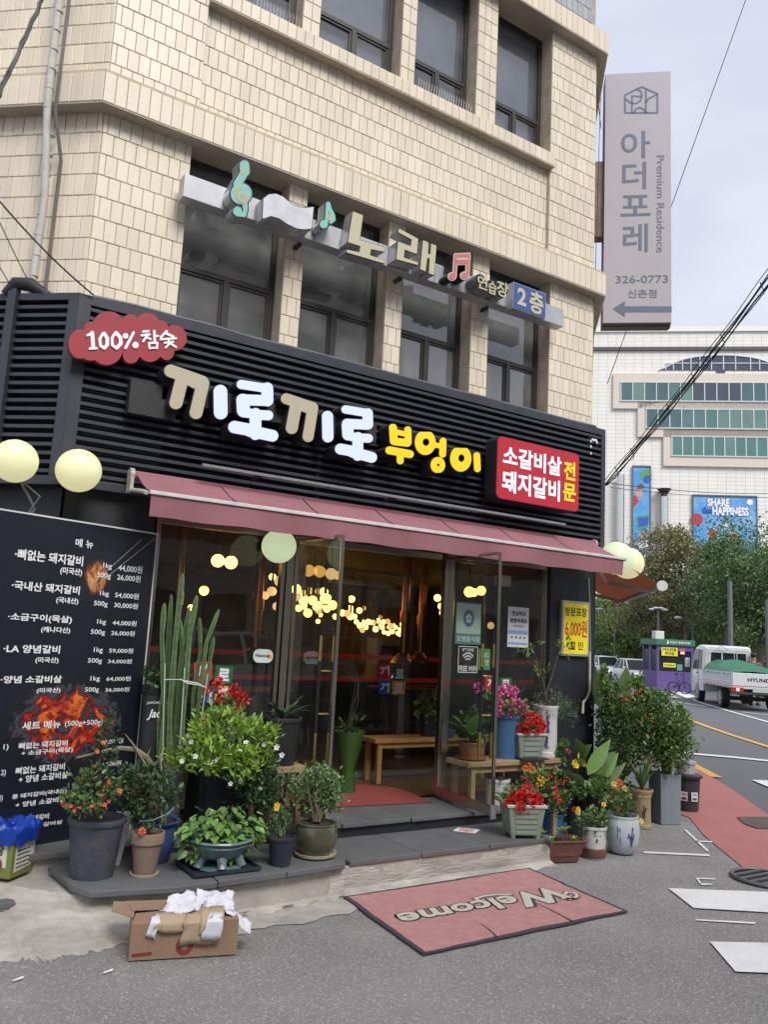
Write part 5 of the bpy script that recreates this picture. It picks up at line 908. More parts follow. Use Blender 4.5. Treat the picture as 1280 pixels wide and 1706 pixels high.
q = (6.984, 10.5, 1.18); t = thing('air_conditioner', 'tall pale floor standing air conditioner deep inside', 'air conditioner', (q[0],q[1],.285)); MB().box(q[0]-.25,q[0]+.25,q[1],q[1]+.3,.286,1.60).build('cabinet', mat('cream plastic', (.42,.38,.28), .5), t, bevel=.01); MB().box(q[0]-.2,q[0]+.2,q[1]-.01,q[1]-.001,1.2,1.5).build('grille', darkwood, t); MB().box(q[0]-.05,q[0]+.05,q[1]-.008,q[1]-.001,1.0,1.06).build('display', mat('display glow', (.4,.5,.7), .5, emit=1), t)
r = (5.124, 2.154, 5.272, 2.257); tag(MB().box(r[0],r[2],5.90,5.98,r[1],r[3]).build('sensor_box', mat('ivory plastic', (.55,.47,.33), .5), bevel=.006), 'ivory plastic box fixed high behind the glass beside the door', 'box')
for x0, x1, y, z in ((4.6,6.0,8.2,2.35),(5.2,6.3,9.4,2.3)): tag(MB().box(x0,x1,y,y+.06,z,z+.05).build('tube_light', mat('unlit tube housing', (.30,.28,.25), .5)), 'unlit white tube housing %s' % ('nearer the doorway' if y < 9 else 'further back in the hall'), 'light')

# ================================================================== THINGS ON THE GROUND
wm = thing('welcome_mat', 'pink rubber edged floor mat with Welcome in script lying on the asphalt', 'mat', (3.5,4.1,0))
mc = [Vector((x,y,0)) for x,y in [(2.785, 4.583), (2.691, 3.608), (4.279, 3.634), (4.374, 4.618)]]
matm = mat('pink loop pile', (.47,.235,.22), .95, var=.16, scale=14, bump=.7, bscale=220, dirt=.35, dirtcol=(.33,.18,.175)); rub = mat('dark rubber edge', (.055,.045,.055), .8, var=.2, scale=20)
def inset(ps, d): c_ = sum(ps, Vector())/len(ps); return [p + (c_-p).normalized()*d for p in ps]
def ring(ps, k=14):
    o = []
    for i in range(4):
        for j in range(k): p = ps[i].lerp(ps[(i+1) % 4], j/k); o.append(p + Vector((random.gauss(0,.003), random.gauss(0,.003), 0)))
    return o
outr = ring(mc); inn = [p + ((sum(mc, Vector())/4)-p).normalized()*.030 for p in outr]
k = len(outr); MB().add([tuple(p[:2])+(.001,) for p in outr] + [tuple(p[:2])+(.010,) for p in outr] + [tuple(p[:2])+(.011,) for p in inn], [(i, (i+1) % k, (i+1) % k+k, i+k) for i in range(k)] + [(i+k, (i+1) % k+k, (i+1) % k+2*k, i+2*k) for i in range(k)]).build('rubber_edge', rub, wm)
MB().add([tuple(p[:2])+(.010,) for p in inn], [tuple(range(k))]).build('pile', matm, wm)
d0 = (mc[0]+mc[1])/2; U_ = ((mc[1]-mc[2])+(mc[0]-mc[3])).normalized(); V_ = Vector((-U_.y, U_.x, 0)); 
if V_.y > 0: V_ = -V_
W0_ = Vector((4.131, 4.084, 0.01)); W1_ = Vector((2.875, 4.081, 0.01)); WU = (W1_-W0_); WL = WU.length; WU = WU.normalized(); WV = Vector((WU.y, -WU.x, 0)); WV = WV if WV.y < 0 else -WV
FW = (W0_ - WV*.115, WU, WV, Vector((0,0,1)))
for nm, n_, bold, m_, gr in (('lettering_outline', .0016, .075, mat('dark mat lettering edge', (.05,.045,.05), .9), .012), ('lettering', .003, .03, mat('cream mat lettering', (.50,.46,.38), .9, var=.1, scale=30), 0)):
    mb = MB(); txt(mb, 'W', FW, (-.02-gr,.0-gr,.42+gr,.26+gr), n_, bold, .25); txt(mb, 'elcome', FW, (.35-gr,.02-gr,WL+gr,.21+gr), n_, bold, .25)
    blob(mb, FW, [('s', [(.06,.22),(.0,.25),(-.07,.22),(-.10,.17),(-.06,.13),(-.02,.16)], .013+gr*.8)], n_, n_, .004); blob(mb, FW, [('s', [(.33,.02),(.42,-.02),(.52,-.03),(.60,-.01),(.60,.03)], .014+gr*.8)], n_-.0003, n_-.0003, .004); mb.build(nm, m_, wm)
mb = MB()
for a, b in [((3.209, 3.63, 0.012), (3.266, 3.843, 0.012)), ((3.796, 3.628, 0.012), (3.838, 3.99, 0.012))]: mb.tube([a, (Vector(a)+Vector(b))/2+Vector((.01,.006,0)), b], [.005,.003,.001], 4)
mb.build('tear', rub, wm)

card_m = mat('brown corrugated cardboard', (.29,.19,.12), .85, var=.12, scale=5, dirt=.25, dirtcol=(.15,.09,.05), bump=.15, bscale=60); card2 = mat('pale kraft paper', (.42,.32,.21), .8, var=.1, scale=6); whitep = mat('crumpled white paper', (.66,.65,.70), .7, var=.08, scale=12)
cb = thing('cardboard_box', 'flattened open brown cardboard box lying on the asphalt under loose papers', 'box', (1.6,4.2,0))
A_ = Vector((1.338, 4.165, 0.0)); B_ = Vector((1.838, 4.023, 0.0)); cu = (B_-A_).normalized(); cv = Vector((-cu.y, cu.x, 0)); L_ = (B_-A_).length; H_ = .165; D_ = .30
FB_ = (A_, cu, Vector((0,0,1)), -cv)
mb = MB(); t_ = .005
mb.fbox(FB_, 0, L_, .002, H_, -t_, 0); mb.fbox(FB_, 0, L_, .002, H_+.015, -D_, -D_+t_); mb.fbox(FB_, 0, t_, .002, H_, -D_+t_, -t_); mb.fbox(FB_, L_-t_, L_, .002, H_, -D_+t_, -t_); mb.fbox(FB_, t_, L_-t_, .002, .008, -D_+t_, -t_); mb.build('body', card_m, cb)
def flap(name, pts, m=card_m): 
    vs = [A_ + cu*a - (-cv)*b*1 + Vector((0,0,h)) for a, b, h in pts]; return MB().add(vs + [v - Vector((0,0,.004)) for v in vs], [(0,1,2,3),(7,6,5,4),(0,4,5,1),(1,5,6,2),(2,6,7,3),(3,7,4,0)]).build(name, m, cb)
flap('flap', [(0,.0,H_+.004),(L_*.45,.01,H_+.003),(L_*.42,.16,H_+.012),(.02,.15,H_+.006)]); flap('flap', [(L_*.5,.0,H_+.004),(L_,.0,H_+.003),(L_,.15,H_+.002),(L_*.5,.14,H_+.008)])
flap('flap', [(-.03,D_,H_+.02),(L_*.98,D_,H_+.018),(L_*.97,D_*.56,H_+.014),(.0,D_*.55,H_+.016)]); flap('flap', [(-.10,D_*.62,H_+.012),(.01,D_*.30,H_+.006),(.02,D_*.95,H_+.02),(-.09,D_*.95,H_+.026)])
redink = mat('faded red box print', (.20,.035,.03), .8); mb = MB(); blob(mb, FB_, [('c',(L_*.50,.055),.042),('h',(L_*.50,.055),.018)], .0015, .0015, .005); blob(mb, FB_, [('s',[(.02,.025),(.10,.03)],.008)], .0015, .0015, .004); mb.build('print', redink, cb)
def drapep(q, u, v):
    lo = q[0].lerp(q[1], u); hi = q[3].lerp(q[2], u); x = lo.x + (hi.x-lo.x)*v; k = .62
    if v < k: return Vector((x, lo.y - .004, lo.z + (H_+.008-lo.z)*v/k))
    t = (v-k)/(1-k); return Vector((x, lo.y + (max(hi.y,.02)-lo.y)*t, H_+.010 + (max(hi.z,H_+.014)-H_-.010)*t))
def sheetp(lab, pts, m, seedv, bumpy=.008, n=18, name='paper_sheet', drape=None):
    rnd = np.random.default_rng(seedv); q = [Vector(p) for p in pts]; vs = []; nzv = rnd.normal(size=(n+1,n+1))*bumpy; cg = rnd.normal(size=(7,7))*bumpy*1.1; ph = rnd.uniform(0,6,4)
    for i in range(n+1):
        for j in range(n+1):
            u, v = i/n, j/n; p = q[0].lerp(q[1],u).lerp(q[3].lerp(q[2],u), v); p = drapep(q, u, v) if q[0].y < 0 else p; fx_, fy_ = u*5.999, v*5.999; i0, j0 = int(fx_), int(fy_); fx_ -= i0; fy_ -= j0; w_ = (cg[i0,j0]*(1-fx_)+cg[i0+1,j0]*fx_)*(1-fy_) + (cg[i0,j0+1]*(1-fx_)+cg[i0+1,j0+1]*fx_)*fy_; ed = (i in (0,n) or j in (0,n))
            wv = A_ + cu*(p.x + (rnd.normal()*.004 if ed else 0)) + cv*(p.y + (rnd.normal()*.004 if ed else 0)) + Vector((0,0,p.z+w_+nzv[i,j]*.06)); vs.append(wv)
    t = MB().add(vs, [(i*(n+1)+j, (i+1)*(n+1)+j, (i+1)*(n+1)+j+1, i*(n+1)+j+1) for i in range(n) for j in range(n)]).build(name, m, smooth=True)
    so_ = t.modifiers.new('thick', 'SOLIDIFY'); so_.thickness = .0015; return tag(t, lab, 'paper', 'loose papers heaped on the cardboard box')
zz = H_+.03
sheetp('large crumpled white paper across the middle of the box', [(.13,.06,zz),(.30,.03,zz+.005),(.42,.24,zz+.03),(.20,.26,zz+.03)], whitep, 1, .012)
sheetp('white paper with red marks at the far corner of the box', [(.30,.10,zz+.012),(.50,.06,zz+.01),(.52,.25,zz+.035),(.33,.27,zz+.04)], whitep, 2, .010)
sheetp('white wrapper hanging over the end of the box nearest the mat', [(.44,.05,zz+.015),(.585,.01,.09),(.60,.10,.10),(.46,.16,zz+.02)], whitep, 3, .009)
sheetp('small white scrap folded over the box rim beside the kraft strip', [(.075,-.012,.115),(.12,-.016,.10),(.13,.03,zz),(.09,.035,zz)], whitep, 4, .005, 5)
sheetp('pale kraft strip folded over the front rim of the box', [(.095,-.014,.135),(.24,-.014,.125),(.26,.06,zz+.006),(.11,.07,zz+.006)], card2, 5, .003, 6)
sheetp('large kraft paper sheet hanging down the box front', [(.235,-.016,.070),(.42,-.016,.065),(.44,.05,zz+.012),(.26,.06,zz+.008)], card2, 6, .004, 7)
sheetp('kraft bag hanging over the box front with a white label', [(.325,-.030,.105),(.43,-.026,.085),(.445,.06,zz+.022),(.33,.07,zz+.02)], card2, 7, .003, 6)
sheetp('white label sheet stuck on the hanging kraft bag', [(.335,-.036,.10),(.428,-.032,.082),(.438,.0,zz+.0),(.37,.0,zz+.006)], whitep, 8, .002, 5)

# oil tin with a blue bag
tn = thing('oil_tin', 'green and white square cooking oil tin with dark lettering on the step', 'tin', (.95,4.95,.19))
C_ = Vector((0.922, 5.078, 0.178)); D2 = Vector((1.073, 5.23, 0.178)); tu = (D2-C_).normalized(); tv = Vector((-tu.y,tu.x,0)); S_ = (D2-C_).length; HT = 0.2519927884309082
TFm = (C_, tu, Vector((0,0,1)), -tv); TL = (C_ + tv*S_, -tv, Vector((0,0,1)), -tu)
mb = MB(); mb.fbox(TFm, 0, S_, 0, HT, -S_, 0); mb.build('body', mat('olive green tin print', (.20,.24,.06), .35, .2, var=.06), tn, bevel=.008)
mb = MB(); mb.fpoly(TFm, [(.03,.03),(S_-.01,.045),(S_-.01,HT*.78),(.03,HT*.78)], .001, .001); mb.fpoly(TL, [(.01,.06),(S_-.03,.06),(S_-.03,HT*.80),(.01,HT*.80)], .001, .001); mb.build('label_panel', mat('ivory tin label', (.62,.62,.55), .4, var=.05), tn)
mb = MB(); txt(mb, '쌈장', TL, (.06,.12,S_-.05,.18), .002, .03)
for k in range(5): mb.fpoly(TFm, [(.045,.05+k*.022),(S_*.75,.05+k*.022),(S_*.75,.056+k*.022),(.045,.056+k*.022)], .002, .002)
mb.build('lettering', black_txt, tn); mb = MB(); blob(mb, TL, [('c',(S_*.55,.07),.045)], .0022, .0022, .006); mb.build('bowl_print', mat('brown bowl print', (.22,.07,.03), .4), tn)
blue_m = mat('blue plastic bag', (.012,.06,.42), .22, var=.15, scale=10, trans=.2)
mb = MB(); n = 60; vs = []; rnd = np.random.default_rng(5); ctr = C_ + tu*S_/2 + tv*S_/2
rows_ = [(.60,HT-.07),(.64,HT-.03),(.66,HT+.01),(.62,HT+.022),(.56,HT+.036),(.42,HT+.026),(.2,HT+.015),(.0,HT+.01)]
for i, (rr_, z) in enumerate(rows_):
    for j in range(n):
        a = 2*math.pi*j/n; sq_ = 1/max(abs(math.cos(a)), abs(math.sin(a)))**.55; q = rr_*S_*sq_*(1+.035*math.sin(a*9+i*1.3)+.03*math.sin(a*17-i*2)+rnd.normal()*.01) + .008; vs.append(ctr + tu*math.cos(a)*q + tv*math.sin(a)*q + Vector((0,0,z+.007*math.sin(a*7+i)+.006*math.sin(a*13-i*1.7)+rnd.normal()*.004)))
mb.add(vs, [(i*n+j, i*n+(j+1) % n, (i+1)*n+(j+1) % n, (i+1)*n+j) for i in range(len(rows_)-1) for j in range(n)]); bag = mb.build('plastic_bag', blue_m, smooth=True); tag(bag, 'crumpled blue plastic bag pulled over the rim of the oil tin', 'bag')
# leaning white board, paper scraps, price card
lb = thing('leaning_board', 'narrow white board leaning behind the big blue flower pot', 'board', (1.55,5.0,.22))
p0 = [(1.426, 5.04, 0.216), (1.504, 5.009, 0.216)]; p0 = [Vector(q) for q in p0]; topv = Vector((.09,.12,.27)); MB().add([p0[0], p0[1], p0[1]+topv, p0[0]+topv] + [q + Vector((-.01,.014,0)) for q in (p0[0], p0[1], p0[1]+topv, p0[0]+topv)], [(0,1,2,3),(7,6,5,4),(0,4,5,1),(1,5,6,2),(2,6,7,3),(3,7,4,0)]).build('panel', mat('off white board', (.42,.42,.42), .6, var=.1, dirt=.3), lb)
q = [(4.022, 5.077, 0.194), (4.137, 4.955, 0.194), (4.25, 5.034, 0.194), (4.12, 5.144, 0.194)]; o = MB().add(q + [(a,b,c_+.003) for a,b,c_ in q], [(4,5,6,7),(0,1,5,4),(1,2,6,5),(2,3,7,6),(3,0,4,7)]).build('price_card', paper); tag(o, 'small white card with red print lying on the slate step', 'card')
sq = [Vector(t) for t in q]; Fp = (sq[0]+Vector((0,0,.0)), (sq[1]-sq[0]).normalized(), (sq[3]-sq[0]).normalized(), Vector((0,0,1))); mb = MB(); txt(mb, '주차금지', Fp, (.03,.01,(sq[1]-sq[0]).length-.03,(sq[3]-sq[0]).length-.01), .004, .03); mb.build('lettering', FL['red'], o)
for p, lab in (((1.22, 4.081, 0.002), 'tiny white paper scrap on the asphalt near the cardboard box corner'), ((0.842, 4.165, 0.002), 'tiny white paper scrap on the asphalt below the oil tin')):
    o = MB().add([(p[0]-.025,p[1]-.012,.002),(p[0]+.02,p[1],.004),(p[0]+.028,p[1]+.012,.009),(p[0]-.02,p[1]+.003,.003)], [(0,1,2,3)]).build('paper_scrap', paper); tag(o, lab, 'litter')

# ================================================================== POTTED PLANTS
def plant(name, label, p): return thing(name, label, 'potted plant', tuple(p[:3]))
def bush(root, c, n, size, tmpl, m, base=None, stems=6, ry=None, shell=.35, zb=.35, sm=None, thick=.005, name='foliage', out=.8, split=1):
    X, Y, Z, rx, rz = c; ry = ry or rx*.85; k = int(n); 
    nc = max(6, k//22); cc = ellip(nc, (X,Y,Z), (rx*.88, ry*.88, rz*.88), shell); idx = RNG.integers(0, nc, k); pos = cc[idx] + RNG.normal(size=(k,3)) * np.array([rx,ry,rz]) * .17
    d = (pos - np.array((X,Y,Z-rz*.3))) / np.array([rx,ry,rz]) * out + rdir(k, zb)*.9
    mb = MB(); scatter(mb, pos, d, RNG.uniform(.5,1.3,k)*size, tmpl); mb.build(name, m, root, kind='stuff')
    if base is not None and stems:
        mb = MB(); twigs(mb, base, [cc[i] for i in RNG.choice(nc, min(stems, nc), replace=False)], thick, thick*.35); mb.build('stems', sm or stem_m, root, kind='stuff')
    return cc
terra = mat('taupe terracotta', (.23,.165,.12), .85, var=.12, scale=26, dirt=.2); blueglaze = mat('blue glazed ceramic', (.045,.085,.20), .25, var=.25, scale=7, coat=.4); bigblue = mat('weathered slate blue plastic', (.055,.065,.095), .55, var=.3, scale=26, dirt=.7, dirtcol=(.13,.085,.075))
turq = mat('mottled turquoise ceramic', (.10,.17,.17), .35, var=.45, scale=12, coat=.3, bump=.5, bscale=25, dirt=.5, dirtcol=(.16,.14,.11)); navyp = mat('dark navy plastic', (.022,.028,.045), .5, var=.2, scale=8, dirt=.2); oliveg = mat('olive glazed ceramic', (.075,.078,.045), .22, var=.15, scale=5, coat=.5)
blackp = mat('black plastic pot', (.022,.024,.026), .5, var=.2); greyp = mat('grey plastic pot', (.16,.16,.155), .6, var=.15, dirt=.3); sage = mat('sage green plastic', (.235,.275,.215), .5, var=.06, scale=26, dirt=.12); sagerim = mat('pale sage rim', (.42,.44,.38), .5, var=.06, dirt=.15)
whitep2 = mat('white glazed ceramic', (.58,.57,.55), .3, var=.05, coat=.3); bluep = mat('mid blue plastic', (.05,.13,.26), .45, var=.08); brownp = mat('red brown plastic', (.14,.055,.040), .45, var=.1, dirt=.2); porc = mat('pale celadon porcelain', (.46,.54,.56), .2, var=.05, coat=.6); tanp = mat('tan stoneware', (.37,.28,.16), .5, var=.15, scale=8, dirt=.3, dirtcol=(.18,.12,.06)); slabp = mat('blue grey slate planter', (.20,.23,.26), .7, var=.14, scale=3, stretch=(1,1,.2)); brickp = mat('terracotta orange', (.30,.115,.065), .7, var=.12)
bambooink = mat('cobalt brush painting', (.07,.07,.25), .3); redbrown = mat('red brown glaze', (.17,.07,.05), .35, coat=.3)
def curved_print(root, p, pls, w_, m, r, name='painted_motif', taper=0.):   # brush strokes wrapped on the camera side of a round pot
    X, Y, Z = p[:3]; a0 = math.atan2(-Y, -X); mb = MB()
    for pl in pls:
        pts = [];
        for s, z in pl: a = a0 + s; rad = r + taper*(z-Z) + .003; pts.append((X+rad*math.cos(a), Y+rad*math.sin(a), Z+z))
        mb.tube(pts, [w_*(.5+.5*math.sin(math.pi*(i+.5)/len(pts))) for i in range(len(pts))], 4)
    mb.build(name, m, root)
# 1 crown of thorns in the big slate-blue pot
p = (1.314, 4.873, 0.214, 0.157, 0.114, 0.313); t = plant('crown_of_thorns', 'tall crown of thorns with small coral flowers in a big weathered slate blue pot', p); tp_ = pot(t, p, bigblue, 'plain')
c1 = (1.224, 4.72, 0.697, 0.164, 0.141); c2 = (1.285, 4.72, 0.927, 0.076, 0.183)
cc = bush(t, c1, 640, .033, T_OVAL, G['mid'], tp_, 9, thick=.007); cc2 = bush(t, c2, 260, .030, T_OVAL, G['dark'], tp_, 3, thick=.012, name='foliage'); cc2[0]
blooms(t, 'flower', 'coral', list(ellip(16, c1[:3], (c1[3],c1[3]*.8,c1[4]*.9), .8)) + list(ellip(6, c2[:3], (c2[3],c2[3],c2[4]), .8)), .013, (-.3,-.8,.4))
# 2 dark shrub with dead cactus stems in blue glazed pot
p = (1.707, 5.027, 0.214, 0.14, 0.083, 0.241); t = plant('trailing_cactus', 'dark leafy plant with withered cactus stems and a stake in a blue glazed pot', p); tp_ = pot(t, p, blueglaze, 'glazed')
bush(t, (1.567, 4.88, 0.65, 0.203, 0.168), 1100, .036, T_OVAL, G['dark'], tp_, 8)
mb = MB(); st = [(1.703, 4.86, 0.47), (1.661, 4.86, 0.642), (1.63, 4.86, 0.745), (1.56, 4.86, 0.843), (1.485, 4.86, 0.893), (1.398, 4.86, 0.902), (1.305, 4.86, 0.885), (1.163, 4.86, 0.856)]; mb.tube(st, [.008,.011,.014,.016,.015,.014,.012,.004], 6)
st = [(1.681, 4.84, 0.483), (1.636, 4.84, 0.613), (1.591, 4.84, 0.717), (1.539, 4.84, 0.82), (1.466, 4.84, 0.923), (1.411, 4.84, 0.985)]; mb.tube(st, [.006,.008,.008,.007,.006,.002], 5); mb.build('withered_stem', mat('withered cactus skin', (.22,.20,.12), .7, var=.4, scale=20), t)
MB().tube([(1.671, 4.82, 0.481), (1.627, 4.82, 0.871)], .003, 5).build('stake', mat('pale cane', (.42,.36,.26), .7), t)
for a, b, m_ in [((1.714, 4.86, 0.537), (1.767, 4.86, 0.677), 'mid'), ((1.729, 4.86, 0.57), (1.78, 4.86, 0.618), 'mid'), ((1.658, 4.86, 0.676), (1.681, 4.86, 0.819), 'yellowing'), ((1.537, 4.86, 0.716), (1.578, 4.86, 0.918), 'yellowing'), ((1.6, 4.86, 0.612), (1.58, 4.86, 0.748), 'yellowing')]: a = Vector(a); b = Vector(b); big_leaf(t, a, b-a, (b-a).length, .035, G[m_], .05)
tie = MB(); tie.tube([(1.53, 4.8, 0.502), (1.609, 4.8, 0.503), (1.695, 4.8, 0.533), (1.728, 4.8, 0.565)], .003, 5); tie.build('string_tie', mat('mint string', (.25,.5,.45), .6), t)
# 3 small terracotta pot
p = (1.581, 4.782, 0.214, 0.095, 0.058, 0.234); t = plant('desert_rose', 'small taupe terracotta pot on a saucer with one coral flower', p); tp_ = pot(t, p, terra, 'terracotta', saucer=mat('cream saucer', (.42,.35,.25), .6))
bush(t, (1.57, 4.74, 0.466, 0.044, 0.027), 26, .03, T_OVAL, G['mid'], tp_, 3); blooms(t, 'rose', 'coral', [(1.52, 4.7, 0.469)], .024, (-.2,-.8,.5), .1); MB().tube([tp_, (1.533, 4.74, 0.501), (1.548, 4.74, 0.523)], [.005,.004,.002], 5).build('stem', stem_m, t)
# 4 bright green shrub with white flowers
p = (2.273, 5.416, 0.214, 0.211, 0.17, 0.28); t = plant('white_flowered_shrub', 'bushy lime green shrub dotted with white flowers in a dark pot', p); tp_ = pot(t, p, blackp, 'plain')
tp2 = (tp_[0], tp_[1], tp_[2]-.02)
for args in [((2.068, 5.0, 0.998, 0.175, 0.114), 420), ((1.926, 4.95, 0.818, 0.204, 0.133), 520), ((2.327, 5.05, 0.893, 0.181, 0.13), 420), ((2.169, 4.95, 0.762, 0.212, 0.114), 420), ((2.433, 5.05, 0.917, 0.08, 0.072), 120), ((1.972, 5.0, 0.955, 0.113, 0.083), 160)]: bush(t, args[0], args[1]*1.15, .052, T_MIDL, G['bright'], tp2, 4, name='foliage', zb=.5)
blooms(t, 'flower', 'white', [(1.951, 4.86, 0.802), (1.958, 4.86, 0.809), (1.793, 4.86, 0.958), (1.818, 4.86, 0.929), (1.853, 4.86, 0.84), (2.179, 4.86, 0.914), (2.142, 4.86, 0.867), (2.393, 4.86, 0.879), (2.095, 4.86, 0.671), (1.988, 4.86, 0.818), (2.303, 4.86, 0.899), (2.435, 4.86, 0.829), (1.773, 4.86, 0.815), (2.3, 4.86, 0.636)], .016, (-.4,-.85,.3)); blooms(t, 'flower', 'purple', [(2.158, 4.86, 0.675)], .014, (-.4,-.85,.3))
# 5 heart leaves in a footed turquoise bowl
p = (2.005, 4.744, 0.23, 0.163, 0.149, 0.167); t = plant('heart_leaf_plant', 'wide mound of heart shaped leaves in a footed turquoise ceramic bowl', p); X,Y,Z,rt,rb,h = p; rt *= 1.15
mb = MB(); mb.lathe([(rt*.55,h*.32),(rt*.72,h*.42),(rt*.80,h*.5),(rt*.98,h*.78),(rt*.93,h*.86),(rt*1.08,h*.95),(rt*1.05,h),(rt*.9,h*.98),(rt*.85,h*.8),(0,h*.7)], 30, (X,Y,Z), wob=.015); mb.build('pot', turq, t, smooth=True)
for k in range(6):
    a = math.pi/3*k + .3; mb = MB(); mb.tube([(X+math.cos(a)*rt*.62, Y+math.sin(a)*rt*.62, Z+h*.40),(X+math.cos(a)*rt*.72, Y+math.sin(a)*rt*.72, Z+h*.22),(X+math.cos(a)*rt*.78, Y+math.sin(a)*rt*.78, Z+.012)], [.034,.026,.030], 8); mb.build('foot', turq, t, smooth=True)
mb = MB(); mb.lathe([(rt*.80,.005),(rt*.82,h*.03),(rt*.72,h*.09),(rt*.6,h*.1)], 24, (X,Y,Z)); mb.build('foot_ring', turq, t, smooth=True)
MB().lathe([(rt*.8,h*.86),(0,h*.88)], 20, (X,Y,Z)).build('soil', soil, t)
MB().box(X-.20,X+.20,Y-.16,Y+.16,.218,.226).build('tray', navyp, t, bevel=.003); mb = MB(); [mb.box(X+a,X+b,Y+c_,Y+d,.2265,.245) for a,b,c_,d in ((-.205,-.195,-.165,.165),(.195,.205,-.165,.165),(-.195,.195,-.165,-.155),(-.195,.195,.155,.165))]; mb.build('tray_rim', navyp, t)
bc = (2.023, 4.8, 0.411, 0.27, 0.151); LV = G['fresh']; n = 210; d = rdir(n, .25); d[:,1] = -abs(d[:,1])*.9 - .1; pos = np.array(bc[:3]) + d*np.array([bc[3],bc[3]*.62,bc[4]])*RNG.uniform(.72,1.05,n)[:,None]
lme = MB().add([tuple(v) for v in T_HEART[0]], T_HEART[1]).build('leaf', LV); lmesh = lme.data; bpy.data.objects.remove(lme)
for i in range(n):
    o = bpy.data.objects.new('leaf', lmesh); link(o, t); o.location = Vector(pos[i]) - ORG[t.name]; dd = Vector((d[i][0], d[i][1], -.35+random.gauss(0,.25))); q_ = dd.to_track_quat('X', 'Z'); o.rotation_euler = (q_.to_matrix() @ Matrix.Rotation(random.gauss(0,.35), 3, 'X')).to_euler(); o.scale = (random.uniform(.040,.066),)*3
bush(t, (bc[0],bc[1]+.02,bc[2]-.01,bc[3]*.8,bc[4]*.8), 120, .05, T_HEART, G['mid'], (X,Y,Z+h*.9), 10, sm=greenstem, thick=.003); big_leaf(t, (1.769, 4.78, 0.432), (-.5,-.4,-.6), .05, .05, G['yellowing'], .1)
# 6 small navy pot with yellow pansy
p = (2.374, 4.668, 0.214, 0.086, 0.06, 0.168); t = plant('yellow_pansy', 'small dark navy pot of trailing leaves with a single yellow pansy', p); tp_ = pot(t, p, navyp, 'plain')
bush(t, (2.468, 4.86, 0.407, 0.118, 0.111), 300, .028, T_OVAL, G['mid'], tp_, 8, sm=greenstem, thick=.0025); blooms(t, 'flower', 'yellow', [(2.395, 4.8, 0.536), (2.39, 4.795, 0.519)], .022, (-.5,-.85,.1), .1)
# 7 bushy plant behind in hidden grey pot
p = (2.616, 5.296, 0.214, 0.128, 0.091, 0.195); t = plant('leafy_shrub', 'dark leafy shrub in a grey brown pot behind the yellow pansy', p); tp_ = pot(t, p, mat('grey brown clay', (.12,.10,.085), .7), 'terracotta')
bush(t, (2.384, 5.06, 0.612, 0.181, 0.161), 1100, .038, T_OVAL, G['dark'], tp_, 8); 
for a, b in [((2.505, 5.08, 0.461), (2.678, 5.08, 0.829)), ((2.483, 5.08, 0.462), (2.571, 5.08, 0.746)), ((2.475, 5.08, 0.463), (2.445, 5.08, 0.782))]: a = Vector(a); b = Vector(b); big_leaf(t, a, b-a, (b-a).length, .022, G['mid'], .12)
# 8 jade in round olive pot
p = (2.67, 4.768, 0.228, 0.126, 0.095, 0.196); t = plant('jade_plant', 'round topped jade plant in a glossy olive glazed pot on a cream saucer', p); tp_ = pot(t, p, oliveg, 'round', saucer=mat('cream saucer', (.42,.35,.25), .6))
c_ = (2.745, 4.93, 0.577, 0.175, 0.159); bush(t, c_, 3200, .025, T_JADE, G['jade'], tp_, 12, thick=.009, shell=.25); bush(t, (2.627, 4.86, 0.347, 0.043, 0.046), 40, .03, T_OVAL, G['fresh'], None)
# 9 black pot strap plant
p = (2.681, 5.38, 0.689, 0.14, 0.102, 0.323); t = plant('clivia', 'dark strap leaved plant in a black pot raised on a wooden stand', p); tp_ = pot(t, p, blackp, 'plain')
for k in range(18):
    a = random.uniform(0, 6.28); el = random.uniform(.5, 1.5); big_leaf(t, (tp_[0],tp_[1],tp_[2]-.02), (math.cos(a)*.9, math.sin(a)*.9, el), random.uniform(.22,.34), .035, G['dark'], random.uniform(.2,.55))
q = p; st_w = thing('plant_stand', 'low wooden stand under the black strap leaved pot', 'stand', (q[0],q[1],.29)); MB().box(q[0]-.20,q[0]+.16,q[1]-.12,q[1]+.12,q[2]-.045,q[2]-.003).build('top', wood2, st_w, bevel=.003)
for sx in (-.18,.10):
    for sy in (-.10,.07): MB().box(q[0]+sx,q[0]+sx+.035,q[1]+sy,q[1]+sy+.035,.292,q[2]-.046).build('leg', wood2, st_w)
# 10 red geranium behind the lime shrub
p = (2.204, 5.36, 0.71, 0.113, 0.093, 0.243); t = plant('red_geranium', 'red geranium in a grey pot against the window behind the lime green shrub', p); tp_ = pot(t, p, greyp, 'plain')
bush(t, (2.184, 5.36, 1.082, 0.163, 0.106), 260, .04, T_JADE, G['mid'], tp_, 7, sm=greenstem); blooms(t, 'cluster', 'red', [(2.138, 5.28, 1.244), (2.254, 5.28, 1.205), (2.33, 5.28, 1.142), (2.164, 5.28, 1.149), (2.273, 5.28, 1.086), (2.172, 5.28, 1.058), (2.044, 5.28, 0.981), (2.297, 5.28, 1.162), (2.058, 5.28, 1.2)], .038, (-.2,-.9,.3), .3)
sg_ = thing('crate_stand', 'dark crate holding up the red geranium pot', 'crate', (p[0],p[1],.29)); MB().box(p[0]-.16,p[0]+.16,p[1]-.13,p[1]+.13,.292,p[2]-.004).build('body', blackp, sg_, bevel=.006); MB().box(p[0]-.12,p[0]+.12,p[1]-.135,p[1]-.131,.32,p[2]-.04).build('side_panel', navyp, sg_)
